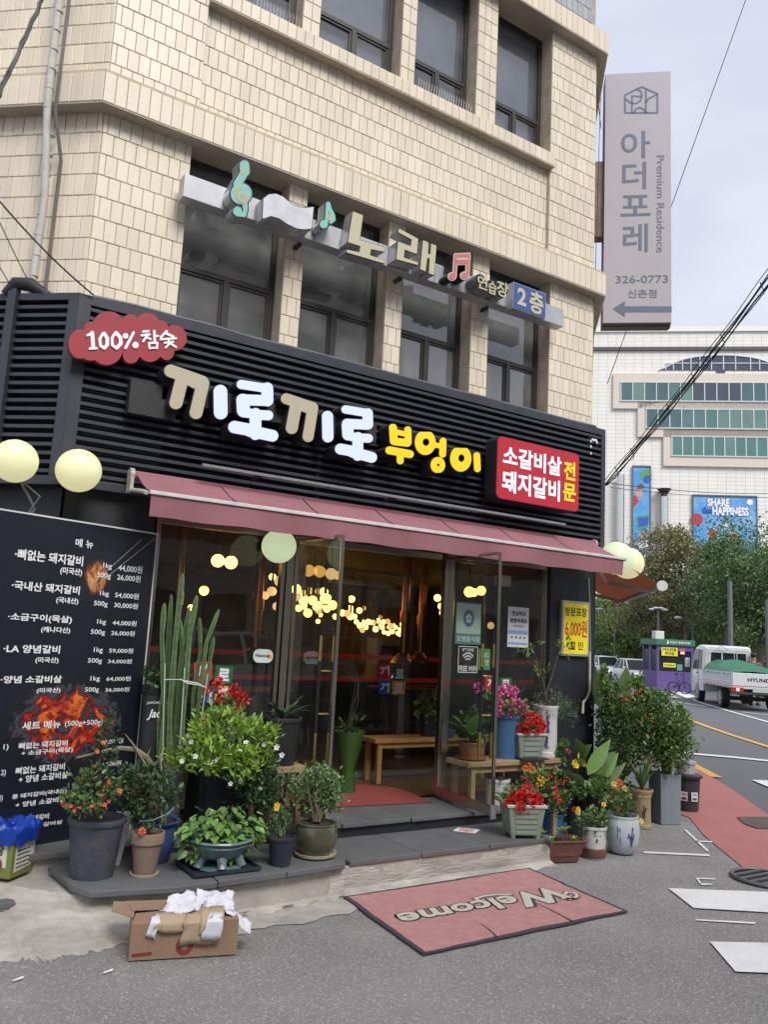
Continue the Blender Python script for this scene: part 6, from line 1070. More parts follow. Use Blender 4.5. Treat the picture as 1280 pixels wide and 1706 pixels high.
# 11 cactus columns
p = (1.847, 5.3, 0.516, 0.096, 0.077, 0.224); t = plant('column_cactus', 'group of tall ribbed cactus columns tied to thin canes in a grey pot', p); p = (p[0],p[1],.29,p[3],p[4],max(.2,p[2]+p[5]-.29)); tp_ = pot(t, p, greyp, 'round')
def cactus(pts, r):
    mb = MB(); n = 10; vs = []; P2 = [Vector(q) for q in pts]; P3 = []
    for a, b in zip(P2[:-1], P2[1:]): P3 += [a.lerp(b, s/16) for s in range(16)]
    P3.append(P2[-1]); kk = len(P3)
    for i, q in enumerate(P3):
        e_ = r*(1.0 if i < kk-4 else (.0,.45,.7,.85,.95)[kk-i] if kk-i < 5 else 1)*(1+.10*math.sin(i*.35))
        for j in range(n): a = 2*math.pi*j/n; rad = e_*(1.15 if j % 2 else .78)*(1+.05*math.sin(i*2.1)); vs.append(q + Vector((math.cos(a)*rad, math.sin(a)*rad, 0)))
    mb.add(vs, [(i*n+j, i*n+(j+1) % n, (i+1)*n+(j+1) % n, (i+1)*n+j) for i in range(kk-1) for j in range(n)] + [tuple(range((kk-1)*n, kk*n))]); mb.build('column', cactus_m, t)
for pts, r in [([(1.857, 5.32, 0.729), (1.828, 5.32, 1.087), (1.824, 5.32, 1.556), (1.836, 5.32, 1.963)], 0.016), ([(1.911, 5.27, 0.734), (1.903, 5.27, 1.091), (1.901, 5.27, 1.561), (1.927, 5.27, 1.821)], 0.016), ([(1.978, 5.3, 0.743), (2.012, 5.3, 1.088), (2.033, 5.3, 1.51), (2.103, 5.3, 1.74)], 0.013), ([(1.822, 5.38, 0.721), (1.812, 5.38, 1.073), (1.752, 5.38, 1.54), (1.748, 5.38, 1.758)], 0.015), ([(2.015, 5.36, 0.756), (1.995, 5.36, 1.153), (2.019, 5.36, 1.452), (1.994, 5.36, 1.676)], 0.012), ([(1.857, 5.4, 0.717), (1.876, 5.4, 1.032), (1.896, 5.4, 1.386), (1.93, 5.4, 1.75)], 0.013), ([(1.896, 5.34, 0.724), (1.888, 5.34, 1.077), (1.885, 5.34, 1.468), (1.846, 5.34, 1.664)], 0.015), ([(2.035, 5.37, 0.753), (2.073, 5.37, 1.073), (2.096, 5.37, 1.393), (2.108, 5.37, 1.556)], 0.013), ([(1.827, 5.42, 0.715), (1.797, 5.42, 0.992), (1.82, 5.42, 1.304), (1.804, 5.42, 1.822)], 0.015)]: cactus(pts, r)
mb = MB()
for a, b in [((1.782, 5.22, 0.681), (1.736, 5.22, 1.371)), ((1.882, 5.22, 0.862), (1.87, 5.22, 1.348)), ((2.009, 5.22, 0.973), (2.029, 5.22, 1.313)), ((1.738, 5.22, 1.269), (1.857, 5.22, 1.271))]: mb.tube([a, b], .0035, 5)
mb.build('cane', mat('white cane', (.5,.5,.47), .5), t); mb = MB(); mb.tube([(1.837, 5.2, 1.276), (1.888, 5.2, 1.25), (1.962, 5.2, 1.24), (2.025, 5.2, 1.221), (1.961, 5.2, 1.251), (1.87, 5.2, 1.265)], .004, 5); mb.build('string_tie', whitealu, t)
jp = (1.771, 5.5, 0.983, 0.08, 0.068, 0.232); t = thing('black_planter', 'black tin planter with white script lettering just beyond the menu board edge', 'planter', jp[:3]); jp = (jp[0],jp[1],jp[2]-.4,jp[3],jp[4],jp[5]+.4); pot(t, jp, blackp, 'plain'); bush(t, (jp[0],jp[1],jp[2]+jp[5]+.04,.10,.07), 120, .05, T_OVAL, G['dark'], None)
Fj = FY(jp[1]-jp[3]-.01); mb = MB(); txt(mb, 'Jade', Fj, (jp[0]-.06,jp[2]+jp[5]-.22,jp[0]+.07,jp[2]+jp[5]-.15), 0, .02, .3); txt(mb, 'JARDINERIE', Fj, (jp[0]-.07,jp[2]+jp[5]-.12,jp[0]+.08,jp[2]+jp[5]-.10), 0, .0); mb.build('lettering', white_txt, t)
# interior plants
p = (3.735, 6.2, 0.427, 0.134, 0.087, 0.514); t = thing('green_floor_vase', 'tall translucent green floor vase inside the doorway', 'vase', p[:3]); X,Y,Z,rt,rb,h = p; MB().lathe([(rb,0),(rb*.8,h*.25),(rb*.75,h*.4),(rt*.8,h*.75),(rt,h),(rt*.96,h),(0,h*.7)], 20, (X,Y,.286)).build('body', mat('bottle green glass', (.035,.085,.015), .25, coat=.4), t, smooth=True)
bush(t, (X,Y,.286+h+.05,.09,.06), 90, .06, T_LANCE, G['dark'], None); mb = MB(); twigs(mb, (X,Y,.286+h*.9), [(X+.2,Y,1.5),(X+.12,Y+.1,1.42),(X+.05,Y,1.3)], .004, .002); mb.build('stems', stem_m, t, kind='stuff')
p = (4.853, 6.58, 0.653, 0.088, 0.07, 0.193); t = plant('croton', 'variegated croton in a small black pot on the inner bench', p); p = (p[0],p[1],.692,p[3],p[4],p[5]); tp_ = pot(t, p, blackp); bush(t, (tp_[0],tp_[1],tp_[2]+.10,.14,.14), 160, .08, T_OVAL, G['olive'], tp_, 5); bush(t, (tp_[0]-.05,tp_[1],tp_[2]+.13,.10,.08), 40, .08, T_OVAL, G['croton'], None)
p = (5.0, 6.55, 0.62, 0.135, 0.117, 0.082); t = thing('blue_tray', 'shallow blue plastic tray on the inner bench', 'tray', (p[0],p[1],.692)); MB().lathe([(.12,0),(.14,.06),(.13,.06),(0,.02)], 20, (p[0],p[1],.692)).build('body', bluep, t)
# ---- plants on the outside bench
BZ = .657
p = (4.445, 5.4, 0.65, 0.109, 0.089, 0.129); t = plant('broad_leaf_plant', 'broad green leaved plant in a terracotta pot on the near end of the plank bench', p); p = (*p[:2],BZ+.012,p[3]*1.1,p[4],p[5]); tp_ = pot(t, p, brickp, 'plain', saucer=brickp)
for k in range(16): a = random.uniform(0,6.28); big_leaf(t, (tp_[0],tp_[1],tp_[2]), (math.cos(a)*.7, math.sin(a)*.7, random.uniform(.5,1.9)), random.uniform(.24,.40), .13, G['fresh'] if k % 3 else G['mid'], random.uniform(.1,.5), taper=.8)
bush(t, (tp_[0],tp_[1],tp_[2]+.12,.13,.12), 120, .06, T_OVAL, G['dark'], tp_, 6)
p = (4.815, 5.42, 0.653, 0.138, 0.102, 0.353); t = plant('pink_geranium', 'pink geranium heads in a blue pot on the plank bench', p); p = (*p[:2],BZ,p[3],p[4],p[5]*1.02); tp_ = pot(t, p, bluep)
c_ = (4.776, 5.38, 1.127, 0.215, 0.113); bush(t, c_, 260, .045, T_JADE, G['mid'], tp_, 7, sm=greenstem); blooms(t, 'cluster', 'pink', [(4.661, 5.3, 1.222), (4.77, 5.3, 1.174), (4.854, 5.3, 1.114), (4.733, 5.3, 1.099), (4.646, 5.3, 1.114), (4.795, 5.3, 1.05), (4.883, 5.3, 1.044), (4.707, 5.3, 1.248), (4.809, 5.3, 1.224), (4.622, 5.3, 1.05), (4.924, 5.3, 1.074), (4.407, 5.3, 1.239), (4.762, 5.3, 1.025), (4.597, 5.3, 1.173)], .036, (-.3,-.9,.3), .3)
p = (4.989, 5.34, 0.639, 0.154, 0.123, 0.205); t = plant('red_begonia', 'red flowers in a sage green ribbed planter on the plank bench', p); planter(t, (p[0],p[1],BZ+.012,p[3]*.92,p[4]*.85,p[5]), sage, sagerim, R(-12), .8, 4, feet=False); tp_ = (p[0],p[1],BZ+p[5])
MB().box(p[0]-p[4]-.02,p[0]+p[4]+.02,p[1]-.14,p[1]+.14,BZ,BZ+.010).build('tray', navyp, t)
c_ = (4.988, 5.32, 0.931, 0.149, 0.108); bush(t, (c_[0],c_[1],c_[2]-.02,c_[3],c_[4]), 160, .045, T_JADE, G['mid'], tp_, 6); d = rdir(34); pts_ = [(c_[0]+a[0]*c_[3], c_[1]-abs(a[1])*c_[3]*.8, c_[2]+a[2]*c_[4]*.8) for a in d]; blooms(t, 'cluster', 'red', pts_, .028, (-.3,-.9,.3), .4)
p = (5.292, 5.42, 0.617, 0.116, 0.106, 0.423); t = plant('airy_shrub', 'tall white cylinder pot with blue floral painting holding a fine airy shrub', p); p = (*p[:2],BZ,p[3],p[4]*1.1,p[5]*1.03); tp_ = pot(t, p, whitep2, 'cyl')
bush(t, (5.309, 5.4, 1.116, 0.198, 0.15), 900, .018, T_OVAL, G['grey'], tp_, 14, thick=.002, shell=.2); bush(t, (5.558, 5.4, 1.021, 0.125, 0.174), 420, .016, T_OVAL, G['grey'], tp_, 10, thick=.0018, shell=.2)
mb = MB(); e1, e2, e3 = (5.124, 5.42, 1.61), (5.444, 5.42, 1.568), (5.248, 5.42, 1.376); twigs(mb, tp_, [e1, e2, e3], .008, .003, bend=.05); mb.build('trunk', stem_m, t)
for e_ in (e1, e2, e3, (4.992, 5.42, 1.516), (5.541, 5.42, 1.626)): bush(t, (e_[0],e_[1],e_[2],.09,.07), 26, .06, T_LANCE, G['olive'], None, name='foliage')
curved_print(t, p, [[(s+random.gauss(0,.03), h_) for s, h_ in ((.1,p[5]*.8),(.16,p[5]*.62),(.1,p[5]*.42),(.14,p[5]*.22))]] + [[(random.uniform(-.1,.4), z), (random.uniform(-.1,.4), z+.03)] for z in np.linspace(.08,p[5]*.85,12)], .006, bambooink, p[3]*.97)
# ---- floor pots at the right of the door
p = (4.726, 5.396, 0.2, 0.11, 0.085, 0.296); t = plant('croton_shrub', 'dark croton with red veined leaves in a tall white pot behind the open door', p); tp_ = pot(t, p, whitep2, 'plain')
for k in range(26): a = random.uniform(0,6.28); big_leaf(t, (tp_[0],tp_[1],tp_[2]+random.uniform(0,.06)), (math.cos(a)*.9, math.sin(a)*.9, random.uniform(.3,1.6)), random.uniform(.13,.22), .05, G['croton'], random.uniform(.1,.6))
p = (4.434, 4.771, 0.194, 0.171, 0.14, 0.244); t = plant('red_begonia', 'dense red flowers in a sage green ribbed planter standing on the slate step', p); planter(t, (p[0],p[1],p[2],p[3]*.88,p[4]*.80,p[5]), sage, sagerim, R(-24), .85, 5); tp_ = (p[0],p[1],p[2]+p[5])
c_ = (4.647, 5.02, 0.44, 0.162, 0.119); c_ = (p[0],p[1],c_[2],c_[3],c_[4]); bush(t, c_, 240, .05, T_JADE, G['mid'], tp_, 8); d = rdir(40,.2); blooms(t, 'cluster', 'red', [(c_[0]+a[0]*c_[3]*.95, c_[1]-abs(a[1])*c_[3]*.8, c_[2]+a[2]*c_[4]*.75) for a in d], .030, (-.4,-.9,.4), .4)
p = (5.413, 5.593, 0.19, 0.108, 0.092, 0.144); t = plant('marigold', 'orange and yellow kalanchoe heads rising behind the sage planter', p); tp_ = pot(t, p, blackp); c_ = (4.955, 5.14, 0.497, 0.139, 0.124); bush(t, c_, 340, .035, T_JADE, G['olive'], tp_, 8)
blooms(t, 'cluster', 'orange', [(4.768, 5.06, 0.646), (4.795, 5.06, 0.612), (4.723, 5.06, 0.624)], .024, (-.4,-.9,.4)); blooms(t, 'cluster', 'yellow', [(4.897, 5.06, 0.541), (4.918, 5.06, 0.512), (4.885, 5.06, 0.504)], .024, (-.4,-.9,.4)); blooms(t, 'cluster', 'darkred', [(4.759, 5.06, 0.506), (4.991, 5.06, 0.556), (4.826, 5.06, 0.469), (4.706, 5.06, 0.541)], .026, (-.4,-.9,.4))
p = (5.358, 5.374, 0.0, 0.104, 0.078, 0.175); t = plant('geranium', 'orange red geranium in a small bright blue pot', p); p = (*p[:2],.0,p[3],p[4],p[5]*1.0); tp_ = pot(t, p, mat('bright blue plastic', (.03,.15,.38), .4), 'plain'); bush(t, (5.012, 4.96, 0.365, 0.112, 0.127), 300, .036, T_JADE, G['mid'], tp_, 8, sm=greenstem)
blooms(t, 'cluster', 'coral', [(4.889, 4.88, 0.488), (4.89, 4.88, 0.442), (4.931, 4.88, 0.389), (5.101, 4.88, 0.318)], .024, (-.5,-.8,.3)); MB().tube([tp_, (4.84, 4.9, 0.359)], .003, 4).build('label_stick', whitealu, t)
p = (4.775, 4.714, 0.0, 0.193, 0.151, 0.163); t = plant('lime_seedling', 'low brown rectangular planter with a lime green young plant on the asphalt', p); planter(t, (p[0],p[1],0,p[3]*.92,p[4]*.78,p[5]), brownp, brownp, R(-16), .6, 1, feet=False); tp_ = (p[0],p[1],p[5]*.9)
for cpx in [(4.752, 4.66, 0.222, 0.091, 0.059), (4.546, 4.66, 0.229, 0.045, 0.036), (4.581, 4.6, 0.193, 0.058, 0.027), (4.861, 4.64, 0.16, 0.051, 0.028)]:
    for k in range(9): a = 2*math.pi*k/9 + random.uniform(-.2,.2); big_leaf(t, cpx[:3], (math.cos(a), math.sin(a), random.uniform(.1,1.1)), cpx[3]*random.uniform(.8,1.2), cpx[3]*.33, G['bright'], .2)
    MB().tube([(cpx[0],cpx[1],tp_[2]), cpx[:3]], .004, 5).build('stem', greenstem, t)
p = (5.117, 4.679, 0.0, 0.099, 0.085, 0.236); t = plant('yellow_rose', 'low rose bush in a white pot with a brown glazed base', p); X,Y,Z,rt,rb,h = p; tp_ = pot(t, p, whitep2, 'plain'); MB().lathe([(rb*1.0,.002),(rb*1.12,.02),(rb*1.13,h*.30),(rb*1.02,h*.34)], 26, (X,Y,Z)).build('glazed_base', redbrown, t, smooth=True)
c_ = (5.281, 4.86, 0.263, 0.147, 0.123); c_ = (X,Y,c_[2],c_[3],c_[4]); bush(t, c_, 620, .034, T_OVAL, G['mid'], tp_, 9, shell=.2); blooms(t, 'rose', 'yellow', [(5.016, 4.76, 0.324), (5.31, 4.76, 0.365), (5.016, 4.76, 0.347)], .020, (-.4,-.9,.2), .2); curved_print(t, p, [[(.15,h*.6),(.35,h*.62)],[(.22,h*.66),(.25,h*.52)],[(.2,h*.6),(.12,h*.55)]], .003, mat('brown brush ink', (.08,.03,.02), .5), rt*.93)
p = (5.448, 4.684, 0.0, 0.126, 0.092, 0.295); t = plant('porcelain_rose', 'red, orange and cream roses in a pale porcelain urn with cobalt bamboo painting', p); X,Y,Z,rt,rb,h = p; tp_ = pot(t, p, porc, 'round')
c_ = (5.764, 4.98, 0.355, 0.119, 0.14); c_ = (X,Y,c_[2],c_[3],c_[4]); bush(t, c_, 520, .034, T_OVAL, G['mid'], tp_, 9, shell=.2); blooms(t, 'rose', 'coral', [(5.581, 4.86, 0.45), (5.61, 4.86, 0.502), (5.486, 4.86, 0.383), (5.597, 4.86, 0.299), (5.573, 4.86, 0.46)], .026, (-.5,-.85,.2), .3); blooms(t, 'rose', 'cream', [(5.677, 4.86, 0.45), (5.543, 4.86, 0.496), (5.738, 4.86, 0.388)], .028, (-.5,-.85,.2), .3)
curved_print(t, p, [[(.55,h*.25),(.50,h*.45),(.35,h*.6)],[(.50,h*.45),(.62,h*.75)],[(.45,h*.5),(.3,h*.52)],[(.5,h*.3),(.68,h*.5)],[(.56,h*.4),(.7,h*.6)]], .006, bambooink, rt*1.08); curved_print(t, p, [[(-.25,h*.75),(-.25,h*.45)],[(-.12,h*.72),(-.12,h*.6)],[(-.1,h*.5),(-.12,h*.3)],[(-.3,h*.65),(-.2,h*.63)]], .004, mat('pale cobalt writing', (.13,.16,.42), .3), rt*1.08)
p = (6.406, 5.278, 0.0, 0.1, 0.089, 0.34); t = plant('strap_leaf_plant', 'arching strap leaves in a tan stoneware jar beside the slate planter', p); X,Y,Z,rt,rb,h = p; tp_ = pot(t, p, tanp, 'cyl')
for k in range(22): a = random.uniform(0,6.28); big_leaf(t, (tp_[0],tp_[1],tp_[2]-.02), (math.cos(a)*.55, math.sin(a)*.55, random.uniform(.9,1.8)), random.uniform(.3,.5), .035, G['mid'], random.uniform(.15,.6))
curved_print(t, p, [[(.2,h*.2),(.25,h*.4),(.18,h*.6)],[(.25,h*.4),(.4,h*.55)],[(.22,h*.3),(.05,h*.45)]], .006, mat('dark brown brush ink', (.07,.04,.02), .6), rt*.93); blooms(t, 'rose', 'cream', [(6.053, 5.0, 0.131)], .03, (-.5,-.85,.2), .1)
# slate square planter with big green shrub
p = (6.81, 5.34, 0.0, 0.127, 0.127, 0.46); t = plant('green_shrub', 'dense glossy green shrub in a tall square slate grey planter', p); X,Y,Z,rt,rb,h = p; az_ = R(-20); Rm = Matrix.Rotation(az_,3,'Z'); mb = MB(); a_ = rt*.86
def sqf(z, a): return [Vector((X,Y,Z+z)) + Rm @ Vector(q) for q in ((-a,-a,0),(a,-a,0),(a,a,0),(-a,a,0))]
mb.add(sqf(0,a_*.93)+sqf(h,a_)+sqf(h,a_*.88)+sqf(h*.9,a_*.88), [(3,2,1,0)] + [(4*i+j, 4*i+(j+1) % 4, 4*i+4+(j+1) % 4, 4*i+4+j) for i in range(3) for j in range(4)]); mb.build('pot', slabp, t); MB().add(sqf(h*.93,a_*.87), [(0,1,2,3)]).build('soil', soil, t); tp_ = (X,Y,h)
bush(t, (6.83, 5.34, 0.751, 0.293, 0.323), 3600, .044, T_OVAL, G['mid'], tp_, 16, thick=.006, shell=.15); bush(t, (6.709, 5.4, 1.049, 0.206, 0.188), 1000, .044, T_OVAL, G['mid'], tp_, 8, shell=.15)
# lantana bush
p = (6.838, 5.937, 0.0, 0.184, 0.154, 0.242); t = plant('lantana', 'tall straggly lantana bush with orange flower clusters in a dark tub beside the pillar', p); tp_ = pot(t, p, blackp); 
for args in [((6.358, 5.5, 1.04, 0.256, 0.279), 2300), ((6.171, 5.45, 0.725, 0.176, 0.312), 1800), ((6.525, 5.45, 0.829, 0.233, 0.349), 2200), ((6.743, 5.5, 1.097, 0.167, 0.149), 700), ((6.136, 5.5, 1.305, 0.098, 0.161), 420), ((6.552, 5.46, 1.297, 0.088, 0.1), 300), ((6.943, 5.5, 1.18, 0.109, 0.091), 320), ((7.149, 5.4, 0.965, 0.103, 0.121), 380), ((6.102, 5.4, 0.435, 0.167, 0.167), 500)]: bush(t, args[0], args[1], .042, T_OVAL, G['fresh'] if args[1] < 1000 else G['mid'] if args[1] > 2000 else G['dark'], tp_, 8, shell=.15)
blooms(t, 'cluster', 'orange', [(6.252, 5.28, 1.25), (6.319, 5.28, 1.212), (6.362, 5.28, 1.229), (6.387, 5.28, 1.251), (6.404, 5.28, 1.184), (6.448, 5.28, 1.006), (6.491, 5.28, 0.983), (6.665, 5.28, 0.959), (6.543, 5.28, 0.949), (6.277, 5.28, 1.173), (6.186, 5.28, 1.156), (6.136, 5.28, 1.183), (6.595, 5.28, 0.57), (6.509, 5.28, 0.617)], .0125, (-.5,-.85,.3)); blooms(t, 'cluster', 'darkred', [(6.136, 5.28, 1.161), (6.38, 5.28, 0.94), (6.235, 5.28, 1.228), (6.338, 5.28, 0.907)], .012, (-.5,-.85,.3))
for a, b, wv in [((6.368, 5.5, 0.938), (6.458, 5.5, 1.466), 0.14), ((6.074, 5.5, 1.052), (6.002, 5.5, 1.471), 0.1), ((6.409, 5.5, 1.137), (6.441, 5.5, 1.466), 0.15), ((7.017, 5.5, 0.902), (7.206, 5.5, 1.11), 0.09)]: a = Vector(a); b = Vector(b); big_leaf(t, a, b-a, (b-a).length, wv, G['mid'], .03, roll=.9)
# canna
p = (6.299, 5.75, 0.0, 0.204, 0.175, 0.252); t = plant('canna', 'canna with very large paddle leaves and small yellow blooms before the black pillar', p); tp_ = pot(t, p, blackp)
for a, b, wv, m_ in [((5.539, 5.18, 0.624), (5.34, 5.1, 0.847), 0.15, 'mid'), ((5.539, 5.18, 0.598), (5.287, 5.1, 0.655), 0.14, 'mid'), ((5.578, 5.18, 0.521), (5.743, 5.1, 0.818), 0.17, 'fresh'), ((5.616, 5.18, 0.519), (5.806, 5.1, 0.718), 0.17, 'fresh'), ((5.655, 5.18, 0.441), (5.845, 5.1, 0.702), 0.18, 'fresh'), ((5.543, 5.18, 0.421), (5.26, 5.1, 0.572), 0.12, 'mid'), ((5.618, 5.18, 0.367), (5.715, 5.1, 0.639), 0.17, 'mid'), ((5.542, 5.18, 0.472), (5.569, 5.1, 0.359), 0.12, 'mid'), ((5.731, 5.18, 0.386), (5.948, 5.1, 0.621), 0.12, 'mid'), ((5.486, 5.18, 0.676), (5.524, 5.1, 0.787), 0.14, 'mid')]:
    a = Vector(a); b = Vector(b); d = b-a; big_leaf(t, a, d, d.length*1.12, wv*.75, G[m_], .06, roll=random.uniform(.5,1.3), fold=.12); MB().tube([tp_, (Vector(tp_)+a)/2+Vector((0,0,.02)), a], [.010,.008,.006], 6).build('stalk', greenstem, t)
blooms(t, 'flower', 'yellow', [(5.296, 5.06, 0.641), (5.303, 5.06, 0.621), (5.411, 5.06, 0.631), (5.323, 5.06, 0.708), (5.288, 5.06, 0.651)], .026, (-.5,-.85,.2)); bush(t, (5.643, 5.1, 0.405, 0.234, 0.089), 420, .05, T_OVAL, G['mid'], None, shell=.1)
# dark cordyline, begonia
p = (5.506, 5.229, 0.0, 0.099, 0.078, 0.235); t = plant('purple_cordyline', 'spiky plum coloured cordyline in a dark pot between the roses and the blue pot', p); tp_ = pot(t, p, navyp)
for k in range(44): a = random.uniform(0,6.28); big_leaf(t, (tp_[0],tp_[1],tp_[2]), (math.cos(a), math.sin(a), random.uniform(.5,1.8)), random.uniform(.12,.20), .02, G['plum'], random.uniform(.05,.4), seg=4)
p = (6.233, 6.1, 0.0, 0.114, 0.096, 0.178); t = plant('begonia', 'rust red leaved begonia tucked behind the orange geranium', p); p = (*p[:2],0,p[3],p[4],p[5]+.02); tp_ = pot(t, p, blackp); bush(t, (5.308, 5.2, 0.45, 0.129, 0.103), 240, .05, T_HEART, G['mid'], tp_, 6); blooms(t, 'cluster', 'darkred', [(5.141, 5.12, 0.501), (5.198, 5.12, 0.484), (5.261, 5.12, 0.505)], .03, (-.4,-.9,.3)); blooms(t, 'cluster', 'pink', [(5.352, 5.2, 0.718)], .022, (-.4,-.9,.3)); bush(t, (5.39, 5.3, 0.672, 0.089, 0.105), 120, .05, T_HEART, G['mid'], tp_, 5)
# black tub with stickers, clear box on top
p = (7.567, 5.648, 0.0, 0.138, 0.106, 0.37); t = thing('black_tub', 'dark grey lidded plastic tub with white stickers beside the slate planter', 'tub', p[:3]); X,Y,Z,rt,rb,h = p; MB().lathe([(rb,0),(rb*1.03,.01),(rt*.93,h*.92),(0,h*.92)], 28, (X,Y,Z)).build('body', mat('dark grey tub plastic', (.045,.045,.05), .45, var=.1, dirt=.2), t, smooth=True); MB().lathe([(rt*.95,h*.9),(rt*1.1,h*.91),(rt*1.12,h*.97),(rt*1.0,h*1.0),(0,h*1.01)], 28, (X,Y,Z)).build('lid', mat('black lid plastic', (.035,.035,.04), .4), t, smooth=True)
for s in (-.25,.55):
    a = math.atan2(-Y,-X)+s; rr_ = rb*1.13+.012; c_ = Vector((X+math.cos(a)*rr_, Y+math.sin(a)*rr_, Z+h*.30)); Fq = frame(c_, a+math.pi/2); mb = MB(); mb.fpoly(Fq, [(-.035,0),(.035,0),(.035,.09),(-.035,.09)], 0, 0); o = mb.build('sticker', paper, t); mb = MB(); txt(mb, '주의', Fq, (-.02,.05,.02,.08), .002, .02); mb.fpoly(Fq, [(-.025,.012),(.025,.012),(.025,.035),(-.025,.035)], .002, .002); mb.build('lettering', bluep if s > 0 else FL['darkred'], o)
cbx = thing('clear_container', 'translucent plastic container resting on the dark tub lid', 'container', (X,Y,h*1.01)); MB().lathe([(.09,0),(.10,.10),(.11,.10),(.11,.125),(0,.13)], 12, (X-.03,Y,h*1.012)).build('body', mat('milky plastic', (.42,.45,.45), .3, var=.2), cbx)
cp = (5.963, 5.66, 0.925); mb = MB(); mb.tube([(6.094, 5.655, 1.581), (6.1, 5.655, 1.208), (6.06, 5.655, 1.133), (6.012, 5.655, 1.094), (6.005, 5.655, 0.992)], [.012,.012,.011,.013,.015], 8); tag(mb.build('drain_hose', mat('ivory plastic pipe', (.50,.46,.38), .5), smooth=True), 'ivory crooked drain pipe end on the black pillar', 'pipe')
mb = MB(); mb.tube([(6.091, 5.68, 2.303), (6.112, 5.68, 2.061), (6.129, 5.68, 1.581)], .007, 6); tag(mb.build('wall_conduit', mat('grey plastic conduit', (.30,.30,.29), .5), smooth=True), 'thin grey conduit running down the black pillar past the yellow notice', 'conduit')
# grime at the far end of the concrete
bn = thing('slate_offcuts', 'dark broken slate offcuts wedged in the concrete at the kerb end', 'slate', (0.872, 4.859, 0.05)); q = (0.882, 4.901, 0.06)
for k_, (dx, dz, wd_) in enumerate(((-.02,.03,.075),(-.03,.0,.085),(-.015,-.04,.07))): MB().box(q[0]-.30,q[0]+dx+.07,q[1]-.02,q[1]+.06,q[2]+dz,q[2]+dz+.03).build('slate_piece', slate, bn, bevel=.004)

# ================================================================== STREET BEYOND
vpaint = mat('white car paint', (.62,.63,.64), .3, var=.02, coat=.6); dglass = mat('dark car glass', (.02,.025,.03), .12, var=.1, spec=.22); tyre = mat('black tyre rubber', (.02,.02,.02), .85); rimm = mat('alloy wheel', (.45,.45,.46), .3, .8); lampg = mat('clear headlamp', (.6,.62,.65), .15, var=.1); redl = mat('red tail lamp', (.35,.02,.01), .25, emit=.1); blk = mat('black car trim', (.02,.02,.022), .5)
def wheel(root, x, y, r, wd=.2, dual=False):
    s = 1 if y > 0 else -1; mb = MB(); mb.tube([(x, y-wd/2*s, r), (x, y+wd/2*s, r)], r, 22); o = mb.build('wheel', tyre, root, bevel=.02); o.name = 'wheel'
    mb = MB(); yy = y + (wd/2+.003)*s; mb.lathe([(0,0)], 3); mb = MB()
    mb.tube([(x, yy-.02*s, r), (x, yy+.004*s, r)], r*.66, 18); rm = mb.build('rim', rimm, o); mb = MB()
    for k in range(5): a = 2*math.pi*k/5; c_ = (x+math.cos(a)*r*.42, yy+.006*s, r+math.sin(a)*r*.42); mb.tube([(c_[0],c_[1]-.002*s,c_[2]),(c_[0],c_[1]+.002*s,c_[2])], r*.13, 8)
    mb.build('rim_hole', blk, o)
def loft(secs, m, name, root, bevel=0, smooth=True):   # secs: list of (x, [(y,z)...]) closed rings
    mb = MB(); n = len(secs[0][1]); vs = [(x, y, z) for x, ring_ in secs for y, z in ring_]
    mb.add(vs, [(i*n+j, i*n+(j+1) % n, (i+1)*n+(j+1) % n, (i+1)*n+j) for i in range(len(secs)-1) for j in range(n)] + [tuple(range(n-1,-1,-1)), tuple(range((len(secs)-1)*n, len(secs)*n))]); return mb.build(name, m, root, smooth=smooth)
